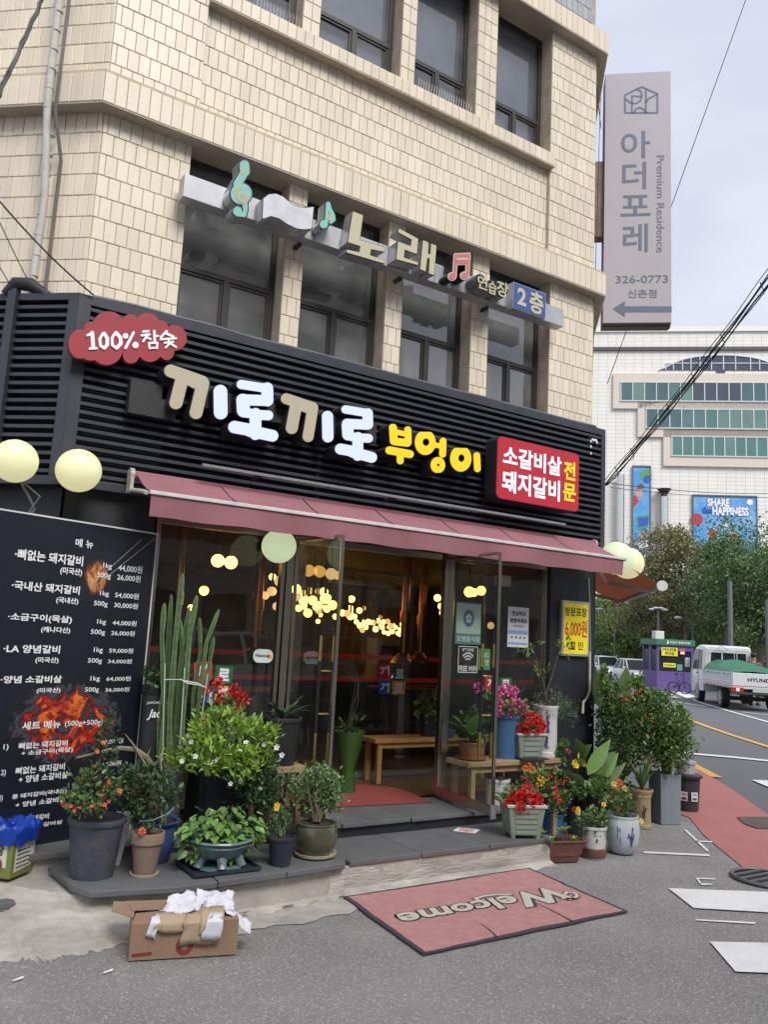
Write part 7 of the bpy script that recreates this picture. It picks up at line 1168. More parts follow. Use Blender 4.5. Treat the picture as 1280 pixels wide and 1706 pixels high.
def car(label, loc, rz, m, L_=4.2, W_=1.7, H_=1.5, plate='', suv=False, group=None, sc_=.80):
    t = thing('parked_car', label, 'car', loc, rz, group, local=True); hw = W_/2; bl = .55*H_+.12
    def sec(x, zt, w_, zb=.22): return (x, [(-w_*.9,zb),(-w_,zb+.15),(-w_,zt-.18),(-w_*.93,zt-.02),(-w_*.7,zt),(w_*.7,zt),(w_*.93,zt-.02),(w_,zt-.18),(w_,zb+.15),(w_*.9,zb)])
    f = L_/2; loft([sec(-f,.80*bl,hw*.80,.35),sec(-f+.12,bl*.98,hw*.95,.25),sec(-f+.8,bl*1.02,hw),sec(0,bl,hw),sec(f-1.2,bl*.98,hw),sec(f-.5,bl*.88,hw*.97),sec(f-.12,bl*.74,hw*.88,.24),sec(f,bl*.55,hw*.74,.30)], m, 'body', t)
    b0, b1, r0, r1 = -f+(.15 if suv else .3), f-1.05, -f+(.45 if suv else .8), f-1.75
    def rf(x, w_, z): return (x, [(-w_,z),(w_,z)])
    mb = MB(); zb = bl-.03; wt = hw*.70; wb = hw*.92; vs = [(b0,-wb,zb),(b1,-wb,zb),(b1,wb,zb),(b0,wb,zb),(r0,-wt,H_),(r1,-wt,H_),(r1,wt,H_),(r0,wt,H_)]; mb.add(vs, [(0,3,2,1),(4,5,6,7),(0,1,5,4),(1,2,6,5),(2,3,7,6),(3,0,4,7)]); mb.build('cabin', dglass, t, bevel=.05)
    mb = MB(); e_ = .03; mb.box(r0-.02, r1+.03, -wt-.02, wt+.02, H_-.05, H_+.05); mb.build('roof', m, t, bevel=.04)
    mb = MB()
    for s in (-1,1):
        for u in (0, .36, .68, 1): 
            a = Vector((b0+(b1-b0)*u, s*wb*1.005, zb)); b = Vector((r0+(r1-r0)*u, s*wt*1.03, H_)); mb.tube([a, b], .035, 6)
    mb.build('pillar', m, t)
    for s in (-1, 1):
        mb = MB(); mb.sphere((f-.22, s*hw*.72, bl*.68), .17, 12, sq=(.9,1,.62)); mb.build('headlight', lampg, t, smooth=True); mb = MB(); mb.box(-f+.02,-f+.2,s*hw*.78-.1,s*hw*.78+.1,bl*.62,bl*.85); mb.build('tail_light', redl, t, bevel=.02)
        mb = MB(); mb.sphere((f-1.25, s*(hw+.10), bl+.06), .10, 10, sq=(.6,1,.7)); mb.build('wing_mirror', m, t, smooth=True)
        for x in (-f+.75, f-.78): wheel(t, x, s*(hw-.10), .31)
        MB().box(-.3,-.12,s*(hw+.002)-.01,s*(hw+.002)+.01,bl*.80,bl*.84).build('door_handle', rimm, t)
    mb = MB(); mb.box(f-.10,f+.015,-hw*.45,hw*.45,.42,.60); mb.build('grille', blk, t, bevel=.01); mb = MB(); mb.box(f-.12,f+.01,-hw*.6,hw*.6,.26,.36); mb.build('lower_grille', blk, t)
    mb = MB(); mb.box(f+.0,f+.02,-.24,.24,.37,.47); mb.build('number_plate', paper, t); t.scale = (sc_,)*3; return t
car('small white hatchback parked beside the purple kiosk', (32.573, 27.299, 0.0), R(243), vpaint, 3.6, 1.6, 1.52)
car('white estate car parked behind the white hatchback', (36.501, 32.69, 0.0), R(240), vpaint, 4.3, 1.75, 1.55, suv=True)
car('silver car standing across the alley, mirrored in the shop glass', (7.2,-3.4,0), R(4), mat('silver car paint', (.72,.73,.74), .3, .3, coat=.5), 4.6, 1.8, 1.55, suv=True, sc_=1.)
# pickup truck
tl = ((25.407, 18.442, 0.0), (23.634, 16.319, 0.0)); fw_ = Vector(tl[0]); rw_ = Vector(tl[1]); hd = (fw_-rw_); taz = math.atan2(hd.y, hd.x); WBs = hd.length; side = Vector((math.cos(taz+math.pi/2), math.sin(taz+math.pi/2), 0)); org = rw_ - side*.78
tk = thing('pickup_truck', 'white light truck with a green tarpaulin over its bed parked by the park trees', 'truck', tuple(org), taz, local=True)
def cabsec(x, zt, w_, zb, wt): return (x, [(-w_,zb),(-w_,1.05),(-wt,zt-.06),(-wt*.9,zt),(wt*.9,zt),(wt,zt-.06),(w_,1.05),(w_,zb)])
cb0, cb1 = WBs-.75, WBs+1.0
loft([cabsec(cb0,1.90,.84,.42,.72), cabsec(cb0+.1,1.96,.86,.40,.76), cabsec(cb0+.9,1.98,.86,.40,.77), cabsec(cb1-.45,1.93,.86,.38,.74), cabsec(cb1-.08,1.25,.85,.34,.80), cabsec(cb1,1.0,.80,.36,.76)], vpaint, 'cab', tk)
for s in (-1, 1):
    Fk = (Vector((0, s*.80, 0)), Vector((1,0,0)), Vector((0,0,1)), Vector((0,s,0)))
    mb = MB(); mb.add([(cb0+.62,s*.872,1.10),(cb1-.20,s*.872,1.10),(cb1-.46,s*.79,1.80),(cb0+.62,s*.79,1.82)], [(0,1,2,3)]); mb.add([(cb0+.20,s*.872,1.12),(cb0+.54,s*.872,1.12),(cb0+.54,s*.79,1.80),(cb0+.30,s*.79,1.78)], [(0,1,2,3)]); mb.build('side_window', dglass, tk)
    mb = MB(); mb.box(cb0+.56,cb0+.58,s*.864-.004,s*.864+.004,.5,1.1); mb.box(cb0+.62,cb0+.80,s*.87-.012,s*.87+.012,.98,1.02); mb.build('door_handle', blk, tk); mb = MB(); mb.box(cb1-.30,cb1-.18,s*1.0-.08,s*1.0+.08,1.15,1.48); mb.build('wing_mirror', blk if s < 0 else vpaint, tk, bevel=.02)
    wheel(tk, WBs, s*.76, .33); wheel(tk, 0, s*.74, .31, .24)
for y0, y1 in ((-.60,-.22),(-.19,.19),(.22,.60)): MB().add([(cb0-.006,y0,1.30),(cb0-.006,y1,1.30),(cb0+.0,y1*.95,1.72),(cb0+.0,y0*.95,1.72)], [(0,1,2,3)]).build('rear_window', dglass, tk)
BD0, BD1 = -1.30, cb0-.08
mb = MB(); mb.box(BD0,BD1,-.86,.86,.66,.74); mb.build('bed', vpaint, tk); 
for s in (-1, 1):
    mb = MB(); mb.box(BD0+.03,BD1,s*.86-.02,s*.86+.02,.745,1.13); mb.box(BD0+.03,BD1,s*.885-.008,s*.885+.008,.82,.86); mb.box(BD0+.03,BD1,s*.885-.008,s*.885+.008,1.02,1.06); mb.build('side_board', vpaint, tk, bevel=.005)
    for k in range(9): x = BD0+.2+k*.32; MB().box(x,x+.03,s*.88-.006,s*.88+.006,.62,.70).build('rope_hook', blk, tk)
tg = MB().box(BD0-.02,BD0+.02,-.86,.86,.745,1.13).build('tailgate', vpaint, tk, bevel=.008); Ft = (Vector((BD0-.022,0,0)), Vector((0,-1,0)), Vector((0,0,1)), Vector((-1,0,0)))
mb = MB(); txt(mb, 'HYUNDAI', Ft, (-.40,.88,.42,.99), .003, .03); mb.build('lettering', mat('dark truck lettering', (.03,.03,.035), .4), tg)
for s in (-1, 1): o = MB().box(BD0-.03,BD0+.02,s*.86-.03,s*.86+.03,.74,1.16).build('corner_post', alu, tk); o = MB().box(BD0-.03,BD0+.01,s*.70-.18,s*.70+.18,.56,.70).build('tail_lamp', redl, tk, bevel=.01); MB().box(BD0-.034,BD0-.031,s*.70-.06-.0,s*.70+.04,.58,.68).build('reverse_lamp', paper, o)
MB().box(BD0-.02,BD0+.03,-.85,.85,.50,.56).build('bumper', mat('dark steel bumper', (.05,.05,.05), .5), tk); MB().box(BD0-.04,BD0-.021,-.26,.26,.57,.69).build('number_plate', mat('pale yellow green plate', (.42,.46,.42), .5), tk)
mb = MB(); mb.box(-1.2,WBs+.5,-.35,-.25,.42,.62); mb.box(-1.2,WBs+.5,.25,.35,.42,.62); mb.box(-.1,.1,-.7,.7,.25,.37); mb.build('chassis', blk, tk)
mb = MB(); zt_ = 1.80
for y in (-.70,-.25,.25,.70): mb.tube([(BD1-.02,y,.74),(BD1-.02,y,zt_)], .018, 6)
mb.tube([(BD1-.02,-.72,zt_),(BD1-.02,.72,zt_)], .018, 6); mb.tube([(BD1-.02,.5,zt_),(BD1-.02,.25,zt_+.15),(BD1-.02,.0,zt_)], .014, 6); mb.build('guard_frame', alu, tk)
mb = MB(); nx_, ny_ = 26, 14; vs = []; rnd = np.random.default_rng(9)
for i in range(nx_+1):
    for j in range(ny_+1):
        u = i/nx_; v = j/ny_*2-1; x = BD0-.02 + (BD1-BD0+.0)*u; z = 1.14 + (.34*u**.8+.03)*(1-abs(v)**3) + .02*math.sin(u*23+v*5) + rnd.normal()*.008; y = v*.885
        if j in (0, ny_): z = 1.06+.03*math.sin(i*1.3); y = math.copysign(.90, v)
        vs.append((x, y, z))
mb.add(vs, [(i*(ny_+1)+j, (i+1)*(ny_+1)+j, (i+1)*(ny_+1)+j+1, i*(ny_+1)+j+1) for i in range(nx_) for j in range(ny_)]); tp2 = mb.build('tarpaulin', mat('green tarpaulin', (.025,.16,.085), .5, var=.15, scale=3), tk, smooth=True)
# kiosk
kc = Vector((29.163, 23.255, 0.0)); FK = frame(kc, R(-28)); FKL = frame(kc + Vector((math.cos(R(62)), math.sin(R(62)), 0))*1.5, R(62+180)); ks_ = thing('parking_kiosk', 'purple parking kiosk with a green sign band and yellow notices', 'kiosk', tuple(kc)); kw, kh = 1.62, 1.95; purple = mat('violet painted panel', (.10,.065,.23), .5, var=.08, dirt=.1)
mb = MB(); mb.fbox(FK, 0, kw, 0, .85, -1.5, 0); mb.fbox(FK, 0,.10,.85,kh,-.1,0); mb.fbox(FK, kw-.10,kw,.85,kh,-.1,0); mb.fbox(FK,.0,.1,.85,kh,-1.5,-1.4); mb.fbox(FK,kw-.1,kw,.85,kh,-1.5,-1.4); mb.fbox(FK,0,kw,1.72,kh,-.1,-.001); mb.fbox(FK,.001,.04,.85,kh,-.85,-.6); mb.build('wall', purple, ks_)
MB().fbox(FK, .10, kw-.10, .85, 1.72, -.06, -.05).build('front_window', dglass, ks_); MB().fbox(FK, .02, .03, .85, kh-.2, -1.4, -.1).build('side_window', dglass, ks_)
MB().fbox(FK, .1, kw-.1, .85, 1.9, -1.45, -1.4).build('back_panel', roomdark, ks_)
rf_ = MB().fbox(FK, -.08, kw+.05, kh, kh+.25, -1.6, .08).build('roof', mat('green sign band', (.03,.17,.09), .5, var=.06), ks_, bevel=.01)
mb = MB(); txt(mb, '마포구 공영주차장', FK, (.55,kh+.08,1.45,kh+.18), .085, .02); mb.fpoly(FK, [(.40,kh+.05),(.48,kh+.05),(.48,kh+.2),(.43,kh+.2)], .085, .085); mb.build('lettering', paper, rf_)
ybr = mat('yellow notice print', (.68,.66,.03), .5); q = (.20,1.50,.92,1.86); mb = MB(); rct(mb, FK, q, .004); o = mb.build('notice', ybr, ks_); mb = MB(); txt(mb, '카드전용', FK, sub(q,.08,.54,.92,.92), .007, .03); txt(mb, '주차장', FK, sub(q,.2,.08,.8,.46), .007, .03); mb.build('lettering', black_txt, o)
q = (.30,1.02,.85,1.20); mb = MB(); rct(mb, FK, q, -.04); o = mb.build('notice', ybr, ks_); mb = MB(); txt(mb, '주차요금안내', FK, sub(q,.08,.3,.92,.7), -.035, .02); mb.build('lettering', black_txt, o)
q = (1.02,1.58,1.24,1.84); mb = MB(); rct(mb, FK, q, .004); o = mb.build('notice', mat('red and white notice', (.55,.10,.08), .5), ks_); mb = MB(); rct(mb, FK, sub(q,.1,.1,.9,.45), .007); mb.build('text_field', paper, o)
mb = MB(); rct(mb, FK, (.90,.90,1.14,1.16), -.04); mb.build('notice', teal, ks_)
ac = MB().fbox(FK, .15, .55, kh+.255, kh+.60, -.9, -.5).build('air_unit', mat('white air unit', (.6,.6,.6), .5), None, bevel=.02); tag(ac, 'white air conditioning unit on the roof of the purple kiosk', 'air conditioner')
# folding bicycle at the kiosk
bk = Vector((28.566, 22.236, 0.0)); be = Vector((28.94, 21.412, 0.0)); bt = thing('bicycle', 'black folding bicycle leaning before the purple kiosk', 'bicycle', tuple(bk)); bu = (be-bk).normalized(); BL_ = (be-bk).length; rw = .22
def circ(c_, r, n=20): return [c_ + bu*math.cos(2*math.pi*k/n)*r + Vector((0,0,math.sin(2*math.pi*k/n)*r)) for k in range(n+1)]
w1_ = bk + bu*rw + Vector((0,0,rw+.02)); w2_ = bk + bu*(BL_-rw) + Vector((0,0,rw+.02))
for c_ in (w1_, w2_):
    mb = MB(); mb.tube(circ(c_, rw), .022, 6, cap=False); o = mb.build('wheel', tyre, bt); mb = MB()
    for k in range(8): a = math.pi*2*k/8; mb.tube([c_, c_ + bu*math.cos(a)*rw + Vector((0,0,math.sin(a)*rw))], .004, 3)
    mb.build('spokes', blk, o)
mb = MB(); sd_ = w1_ + bu*.25 + Vector((0,0,.10)); st2 = w1_ + bu*.12 + Vector((0,0,.52)); hb = w2_ - bu*.08 + Vector((0,0,.55)); hd_ = w2_ - bu*.03 + Vector((0,0,.22)); mb.tube([w1_, sd_, hd_, w2_], .022, 6); mb.tube([sd_, st2], .016, 6); mb.tube([hd_, hb], .016, 6); mb.tube([w1_, sd_+Vector((0,0,.2)), hd_], .014, 6); mb.build('frame', blk, bt)
mb = MB(); mb.tube([hb - bu*.12 + Vector((0,0,-.02)), hb, hb+Vector((0,0,.04))+bu*.12], .014, 6); mb.build('handlebar', blk, bt); mb = MB(); mb.sphere(st2+Vector((0,0,.03)), .10, 10, sq=(1.2,.6,.4)); mb.build('saddle', blk, bt)
# man behind the truck
pp_ = (26.069, 16.775, 1.517); px_, py_ = pp_[0], pp_[1]
pe = thing('person', 'man with short dark hair in a brown T-shirt walking behind the truck', 'person', (px_,py_,0), local=True); fz = R(140)
def skin(name, nodes, edges, m, root, lvl=2):
    me = bpy.data.meshes.new(name); o = bpy.data.objects.new(name, me); link(o, root); me.from_pydata([Vector(q[0]) for q in nodes], [], []); me.from_pydata  # keep
    me = bpy.data.meshes.new(name); me.from_pydata([tuple(q[0]) for q in nodes], edges, []); o.data = me; md = o.modifiers.new('skin', 'SKIN'); sv = me.skin_vertices[0].data if me.skin_vertices else None
    if sv is None:
        bpy.context.view_layer.objects.active = o; bm = bmesh.new(); bm.from_mesh(me); bm.verts.layers.skin.verify(); bm.to_mesh(me); bm.free(); sv = me.skin_vertices[0].data
    for i, q in enumerate(nodes): sv[i].radius = (q[1], q[2] if len(q) > 2 else q[1]); sv[i].use_root = i == 0
    s = o.modifiers.new('sub', 'SUBSURF'); s.levels = lvl; s.render_levels = lvl; md.use_smooth_shade = True; me.materials.append(m); return o
skinm = mat('skin', (.42,.24,.16), .6, var=.05)
nodes = [((0,0,.93),.12,.09),((0,0,1.12),.11,.08),((0,.01,1.30),.13,.09),((0,0,1.41),.09,.07),((0,-.01,1.49),.052,.055),((0,-.02,1.57),.078,.092),((0,-.02,1.70),.085,.100),
 ((.17,0,1.39),.05),((.25,.04,1.13),.042),((.25,-.10,.95),.032),((.25,-.17,.86),.034,.02),((-.17,0,1.39),.05),((-.26,.08,1.14),.042),((-.29,.03,.93),.032),((-.30,-.01,.84),.034,.02),
 ((.09,0,.86),.085),((.10,-.14,.50),.055),((.10,-.06,.10),.038),((.10,-.2,.04),.036,.03),((-.09,0,.86),.085),((-.10,.12,.48),.055),((-.10,.30,.14),.038),((-.10,.20,.05),.036,.03)]
edges = [(0,1),(1,2),(2,3),(3,4),(4,5),(5,6),(2,7),(7,8),(8,9),(9,10),(2,11),(11,12),(12,13),(13,14),(0,15),(15,16),(16,17),(17,18),(0,19),(19,20),(20,21),(21,22)]
sc_ = 1.0; Rz = Matrix.Rotation(R(125), 3, 'Z'); T = lambda v: Rz @ (Vector(v)*sc_)
bo = skin('body', [(T(q[0]), *[r*sc_ for r in q[1:]]) for q in nodes], edges, skinm, pe)
sh = skin('t_shirt', [(T(a), *b) for a, b in (((0,0,.84),(.20,.155)),((0,0,.95),(.185,.145)),((0,0,1.12),(.175,.135)),((0,.01,1.30),(.19,.14)),((0,0,1.44),(.10,.085)),((.19,0,1.39),(.080,)),((.24,.03,1.17),(.075,)),((-.19,0,1.39),(.080,)),((-.25,.06,1.17),(.075,)))], [(0,1),(1,2),(2,3),(3,4),(3,5),(5,6),(3,7),(7,8)], mat('olive brown cotton', (.11,.095,.075), .85, var=.1), pe)
tr_ = skin('trousers', [(T(a), *b) for a, b in (((0,0,1.0),(.165,.13)),((0,0,.90),(.17,.135)),((.09,0,.80),(.12,)),((.10,-.13,.50),(.085,)),((.10,-.06,.06),(.065,)),((-.09,0,.80),(.12,)),((-.10,.12,.48),(.085,)),((-.10,.29,.12),(.065,)))], [(0,1),(1,2),(2,3),(3,4),(1,5),(5,6),(6,7)], mat('dark trousers', (.03,.03,.04), .8), pe)
mb = MB(); hc = T((0,.022,1.695)); mb.sphere(hc, .108, 18, sq=(.92,.98,.80)); mb.build('hair', mat('black hair', (.012,.01,.01), .6), pe, smooth=True)
for q in ((.10,-.10,.045),(-.10,.26,.07)): mb = MB(); mb.sphere(T(q), .12, 12, sq=(.75,.75,.42)); mb.build('shoe', blk, pe, smooth=True)
for sx in (-.035,.035): mb = MB(); mb.sphere(T((sx,-.108,1.635)), .011, 8); mb.build('eye', blk, pe)
mb = MB(); mb.sphere(T((0,-.118,1.60)), .018, 8); mb.build('nose', skinm, pe, smooth=True)

# lamp posts and poles
steel = mat('grey painted post', (.13,.135,.14), .5, var=.1)
def post(name, label, pos, z, r, arms=()):
    t = thing(name, label, 'street lamp', (pos[0],pos[1],0)); MB().tube([(pos[0],pos[1],-.02),(pos[0],pos[1],z)], [r*1.2, r], 10).build('pole', steel, t)
    for dx, dz, hd in arms:
        s = Vector((.62,-.78,0)); a = Vector((pos[0],pos[1],z)); b = a + s*dx + Vector((0,0,dz)); MB().tube([a, a+s*dx*.4+Vector((0,0,dz*.8)), b], r*.5, 6).build('arm', steel, t)
        MB().sphere(b, .16 if hd else .12, 10, sq=(1.3,1.3,.5)).build('lamp_head', mat('pale lamp head', (.55,.56,.57), .4), t)
post('street_post', 'thick grey street post rising behind the truck cab', (28.157, 19.057, 4.006), 4.467, .085)
post('street_post', 'grey street post at the end of the park beyond the walking man', (30.562, 19.025, 2.945), 3.895, .09)
post('street_lamp', 'thin grey lamp post with a curved arm over the kiosk', (35.437, 26.08, 3.104), 3.104, .05, ((-.7,.3,True),))
post('street_lamp', 'lamp post with a row of small floodlights above the kiosk', (32.872, 26.142, 3.634), 3.634, .05, ((-.30,.05,False),(.30,.05,False),(-.1,.12,False),(.12,.12,False)))
post('street_lamp', 'slim grey lamp post among the trees behind the parked cars', (39.108, 34.272, 3.911), 3.984, .06, ((-.9,.1,True),))

# trees
def tree(name, label, pos, ztop, rad, m, zlow=2.0, n=5200, ls=.15, seed=0, cat='tree', kind='broad'):
    rs = np.random.default_rng(seed); X, Y = pos[0], pos[1]; t = thing(name, label, cat, (X,Y,0)); hc = (ztop-zlow)
    mb = MB(); lean = rs.normal(size=2)*.15; tr = [(X,Y,-.05),(X+lean[0]*.3,Y+lean[1]*.3,ztop*.25),(X+lean[0],Y+lean[1],ztop*.55),(X+lean[0]*1.5,Y+lean[1]*1.5,ztop*.88)]; r0 = .03*ztop*.55+.04; mb.tube(tr, [r0,r0*.8,r0*.5,r0*.12], 8)
    nc = 46; d = rs.normal(size=(nc,3)); d /= np.linalg.norm(d, axis=1, keepdims=True); q = rs.uniform(.25,1,nc)**.55; cc = np.array((X+lean[0],Y+lean[1],zlow+hc*.5)) + d*q[:,None]*np.array((rad,rad,hc*.5))
    if kind == 'pine': u = np.clip((cc[:,2]-zlow)/hc, 0, 1); cc[:,:2] = np.array((X,Y)) + (cc[:,:2]-np.array((X,Y)))*(1.25-u[:,None]*1.0)
    for i in range(0, nc, 2):
        a = Vector(tr[1]).lerp(Vector(tr[3]), rs.uniform(.1,.9)); b = Vector(cc[i]); m_ = a.lerp(b,.5) + Vector((0,0,.12*hc*.3)); mb.tube([a, m_, b], [r0*.28, r0*.18, r0*.06], 5, cap=False)
    mb.build('trunk', bark, t)
    idx = rs.integers(0, nc, n); cs = rs.uniform(.13,.26,nc)*rad*1.1; pos_ = cc[idx] + rs.normal(size=(n,3))*cs[idx][:,None]*np.array((1,1,.55)); dd = rs.normal(size=(n,3)); dd[:,2] -= .3
    mb = MB(); tv, tf = T_CLUMP; scatter(mb, pos_, dd, rs.uniform(.6,1.3,n)*ls, T_CLUMP, rollj=.9); mb.build('crown', m, t, kind='stuff')
TG = 'trees in the park across the road'
for i, (lab, pos, rad, mk, zl, kd) in enumerate([
 ('pale thinly leaved tree in front of the tall banner', (39.032, 31.249, 8.366), 2.1, 'tree4', 2.2, 'broad'), ('pale olive tree overlapping the slogan banner', (38.422, 28.771, 8.546), 2.0, 'tree4', 2.6, 'broad'),
 ('dark pine whose top hides the middle of the slogan banner', (36.239, 24.954, 8.332), 1.7, 'tree3', 2.6, 'pine'), ('tall deep green tree nearest the truck, highest of the park trees', (33.793, 21.402, 7.868), 2.0, 'tree3', 2.4, 'broad'),
 ('broad green tree just behind the purple kiosk', (44.522, 33.968, 5.589), 2.6, 'tree', 1.6, 'broad'), ('green tree spreading above the truck cab', (42.457, 30.023, 6.246), 2.4, 'tree', 2.1, 'broad'),
 ('pale green tree behind the brown awning end', (46.037, 38.479, 6.847), 2.2, 'tree2', 1.2, 'broad'), ('leafy tree behind the white estate car', (46.269, 41.269, 5.863), 2.6, 'tree', 1.0, 'broad'),
 ('mid green tree above the white hatchback', (44.003, 37.785, 4.608), 2.2, 'tree', 1.3, 'broad'), ('bushy tree behind the thick street post', (46.702, 30.902, 7.586), 2.5, 'tree2', 1.8, 'broad'),
 ('dense tree beyond the walking man', (45.996, 28.292, 8.658), 2.6, 'tree', 1.6, 'broad'), ('dark tree filling the gap beyond the kiosk lamp', (53.28, 38.951, 6.34), 2.8, 'tree3', 1.4, 'broad'),
 ('deep green tree at the far end of the estate car', (48.441, 44.828, 5.392), 2.4, 'tree3', 1.0, 'broad'), ('low spreading tree behind the truck bed', (56.478, 37.871, 5.87), 3.0, 'tree', 1.0, 'broad'), ('rounded tree beyond the guard frame of the truck', (59.174, 41.018, 6.82), 3.0, 'tree2', 1.0, 'broad'), ('far green tree between the kiosk and the banners', (56.294, 44.889, 6.682), 3.0, 'tree', 1.0, 'broad')]):
    tree('park_tree', lab, pos, pos[2], rad*1.08, G[mk], zl, 11000, .165, 40+i, kind=kd)
mb = MB(); n = 16000; x = RNG.uniform(0, 1, n)
A0 = np.array((53.443, 51.184)); A1 = np.array((60.467, 35.266)); pos_ = np.stack([A0[0]+(A1[0]-A0[0])*x + RNG.normal(size=n)*.5, A0[1]+(A1[1]-A0[1])*x + RNG.normal(size=n)*.5, np.abs(RNG.uniform(0, 1, n))*(2.4+1.2*np.sin(x*19)+.6*np.sin(x*47))], 1); scatter(mb, pos_, rdir(n), RNG.uniform(.15,.35,n), T_CLUMP, rollj=.9); hg = mb.build('far_hedge', G['tree3'], kind='stuff'); tag(hg, 'mass of dark shrubs closing off the park beneath the trees', 'shrubbery')

# ================================================================== DEPARTMENT STORE
store = thing('department_store', 'large white panelled department store with ribbon windows and banners', 'building', tuple(ST[0]))
wp = mat('white store cladding', (.74,.73,.68), .6, var=.04, scale=.4, island=.03)
bgm = mat('beige store cladding', (.62,.555,.475), .6, var=.04, scale=.4)
tb_ = bgm.node_tree; 
MB().fbox(ST, 4, 60, -1, 39.2, -20, 0).build('wall', mat('store joint grey', (.42,.42,.40), .8), store)
pw, phh = 1.02, .45; F0_ = (Vector((0,0,0)), ST[1], ST[2], ST[3]); po = MB().fbox(F0_, .012, pw-.012, .010, phh-.010, .002, .03).build('panel', wp); pme = po.data; bpy.data.objects.remove(po); pl_ = []
for i in range(-2, 24):
    for j in range(-30, 60): pl_.append((13.5+i*pw, 12.2+j*phh))
pl_ = [q for q in pl_ if q[1] < 38.9 and q[1] > 2]; pl_.sort(key=lambda q: 0 if (14 <= q[0] <= 33.5 and (q[1] > 36.3 or (q[1] > 25 and q[0] < 16.5) or (18 < q[1] < 24.6 and q[0] > 15.5))) else 1); mbp = MB()
for i, (a_, b__) in enumerate(pl_):
    if i < 300: o = bpy.data.objects.new('panel', pme); link(o, store); o.location = ST[0] + ST[1]*a_ + ST[2]*b__ - ORG[store.name]
    else: mbp.fbox(ST, a_+.012, a_+pw-.012, b__+.010, b__+phh-.010, .002, .03)
mbp.build('panel_field', wp, store, kind='stuff')
MB().fbox(ST, 35, 60, 2, 38.9, .002, .03).build('side_cladding', wp, store); MB().fbox(ST, 4, 60, 39.0, 39.6, -2, .25).build('parapet', wp, store)
rA, rB, rC = ((16.802, 30.054, 41.194, 32.926), (19.599, 26.684, 41.093, 29.829), (22.473, 23.311, 40.992, 26.693))
for r in (rA, rB, rC): MB().fbox(ST, r[0]-.6, 60, min(r[1],r[3])-.5, max(r[1],r[3])+.9, -.2, .35).build('band', bgm, store)
g0 = (68.929, 52.294, 33.0); s_ln = (23.587, 36.889); MB().fbox(ST, 8, 60, s_ln[1]-.2, s_ln[1]+.2, 0, .3).build('groove', mat('dark joint strip', (.08,.08,.08), .6), store)
SG_ = [mat('teal office glass %d' % i, c_, .12, var=.15, scale=.5) for i, c_ in enumerate(((.09,.20,.19),(.07,.14,.15),(.13,.24,.21),(.06,.08,.11)))]
names = ('sea green glass','deep teal glass','pale green glass','dark blue glass')
for i, m_ in enumerate(SG_): m_.name = names[i]
fr_m = mat('white window mullion', (.55,.56,.56), .5)
for r, cols in (((17.073, 30.493, 34.455, 32.686), (1,2,1,1,0,2,3,3,3,3,1,1,1)), ((19.934, 27.263, 34.386, 29.487), (1,1,1,0,0,0,2,2,2,2,0)), ((22.807, 24.025, 34.316, 26.251), (0,0,0,0,0,2,0,0,0,0))):
    k = len(cols); wdt = (r[2]-r[0])/k; z0, z1 = min(r[1],r[3]), max(r[1],r[3])
    for i, c_ in enumerate(cols): o = MB().fbox(ST, r[0]+i*wdt+.07, r[0]+(i+1)*wdt-.07, z0+.05, z1-.05, .30, .42).build('window', SG_[c_], store)
    mb = MB(); mb.fbox(ST, r[0]-.1, r[2]+.1, z0-.1, z0+.04, .3, .46); mb.fbox(ST, r[0]-.1, r[2]+.1, z1-.04, z1+.1, .3, .46); [mb.fbox(ST, r[0]+i*wdt-.06, r[0]+i*wdt+.06, z0+.04, z1-.04, .3, .45) for i in range(k+1)]; mb.build('window_frame', fr_m, store)
ar = [(21.416, 34.317), (22.161, 34.611), (23.04, 35.125), (24.054, 35.565), (24.996, 35.784), (26.004, 35.966), (27.275, 36.074), (28.606, 36.108), (29.932, 36.07), (31.577, 35.85), (32.558, 35.632), (33.532, 35.27), (34.824, 34.766), (35.462, 34.264)]
mb = MB(); mb.fpoly(ST, ar, .0, .12); mb.build('arched_window', SG_[3], store); mb = MB()
for i in range(1, len(ar)-1): mb.fbox(ST, ar[i][0]-.06, ar[i][0]+.06, ar[0][1], ar[i][1], .12, .2)
for i in range(len(ar)-1): a, b = ar[i], ar[i+1]; mb.tube([ST[0]+ST[1]*a[0]+ST[2]*a[1]+ST[3]*.15, ST[0]+ST[1]*b[0]+ST[2]*b[1]+ST[3]*.15], .09, 4)
mb.fbox(ST, ar[1][0], ar[-2][0], ar[0][1]+.75, ar[0][1]+.85, .12, .2); mb.build('window_frame', fr_m, store)
r = (27.851, 33.89, 28.784, 34.327); MB().fbox(ST, r[0], r[2], r[1], r[3], 0, .2).build('window', SG_[3], store)
mirror = mat('mirror steel cladding', (.62,.62,.60), .18, 1.)
for a, capz in [((16.653, 13.238, 17.467, 21.583), 0), ((21.405, 14.088, 22.332, 19.097), 1)]:
    t = thing('steel_column', 'polished steel column on the store front %s' % ('between the banners, topped with a floodlight' if capz else 'nearest the shop, partly behind the globes'), 'column', tuple(ST[0]+ST[1]*((a[0]+a[2])/2)+ST[3]*1.2)); c_ = ST[0]+ST[1]*((a[0]+a[2])/2)+ST[3]*.8; MB().tube([(c_.x,c_.y,a[1]-12),(c_.x,c_.y,a[3])], (a[2]-a[0])/2, 24, cap=True).build('shaft', mirror, t, smooth=True)
    if capz: MB().lathe([(.35,0),(.35,.3),(.8,.9),(0,.9)], 16, (c_.x,c_.y,a[3])).build('floodlight', side_dark, t)
skyb = mat('sky blue banner print', (.07,.30,.62), .5, var=.1, scale=.5, dirt=.9, dirtcol=(.45,.62,.72))
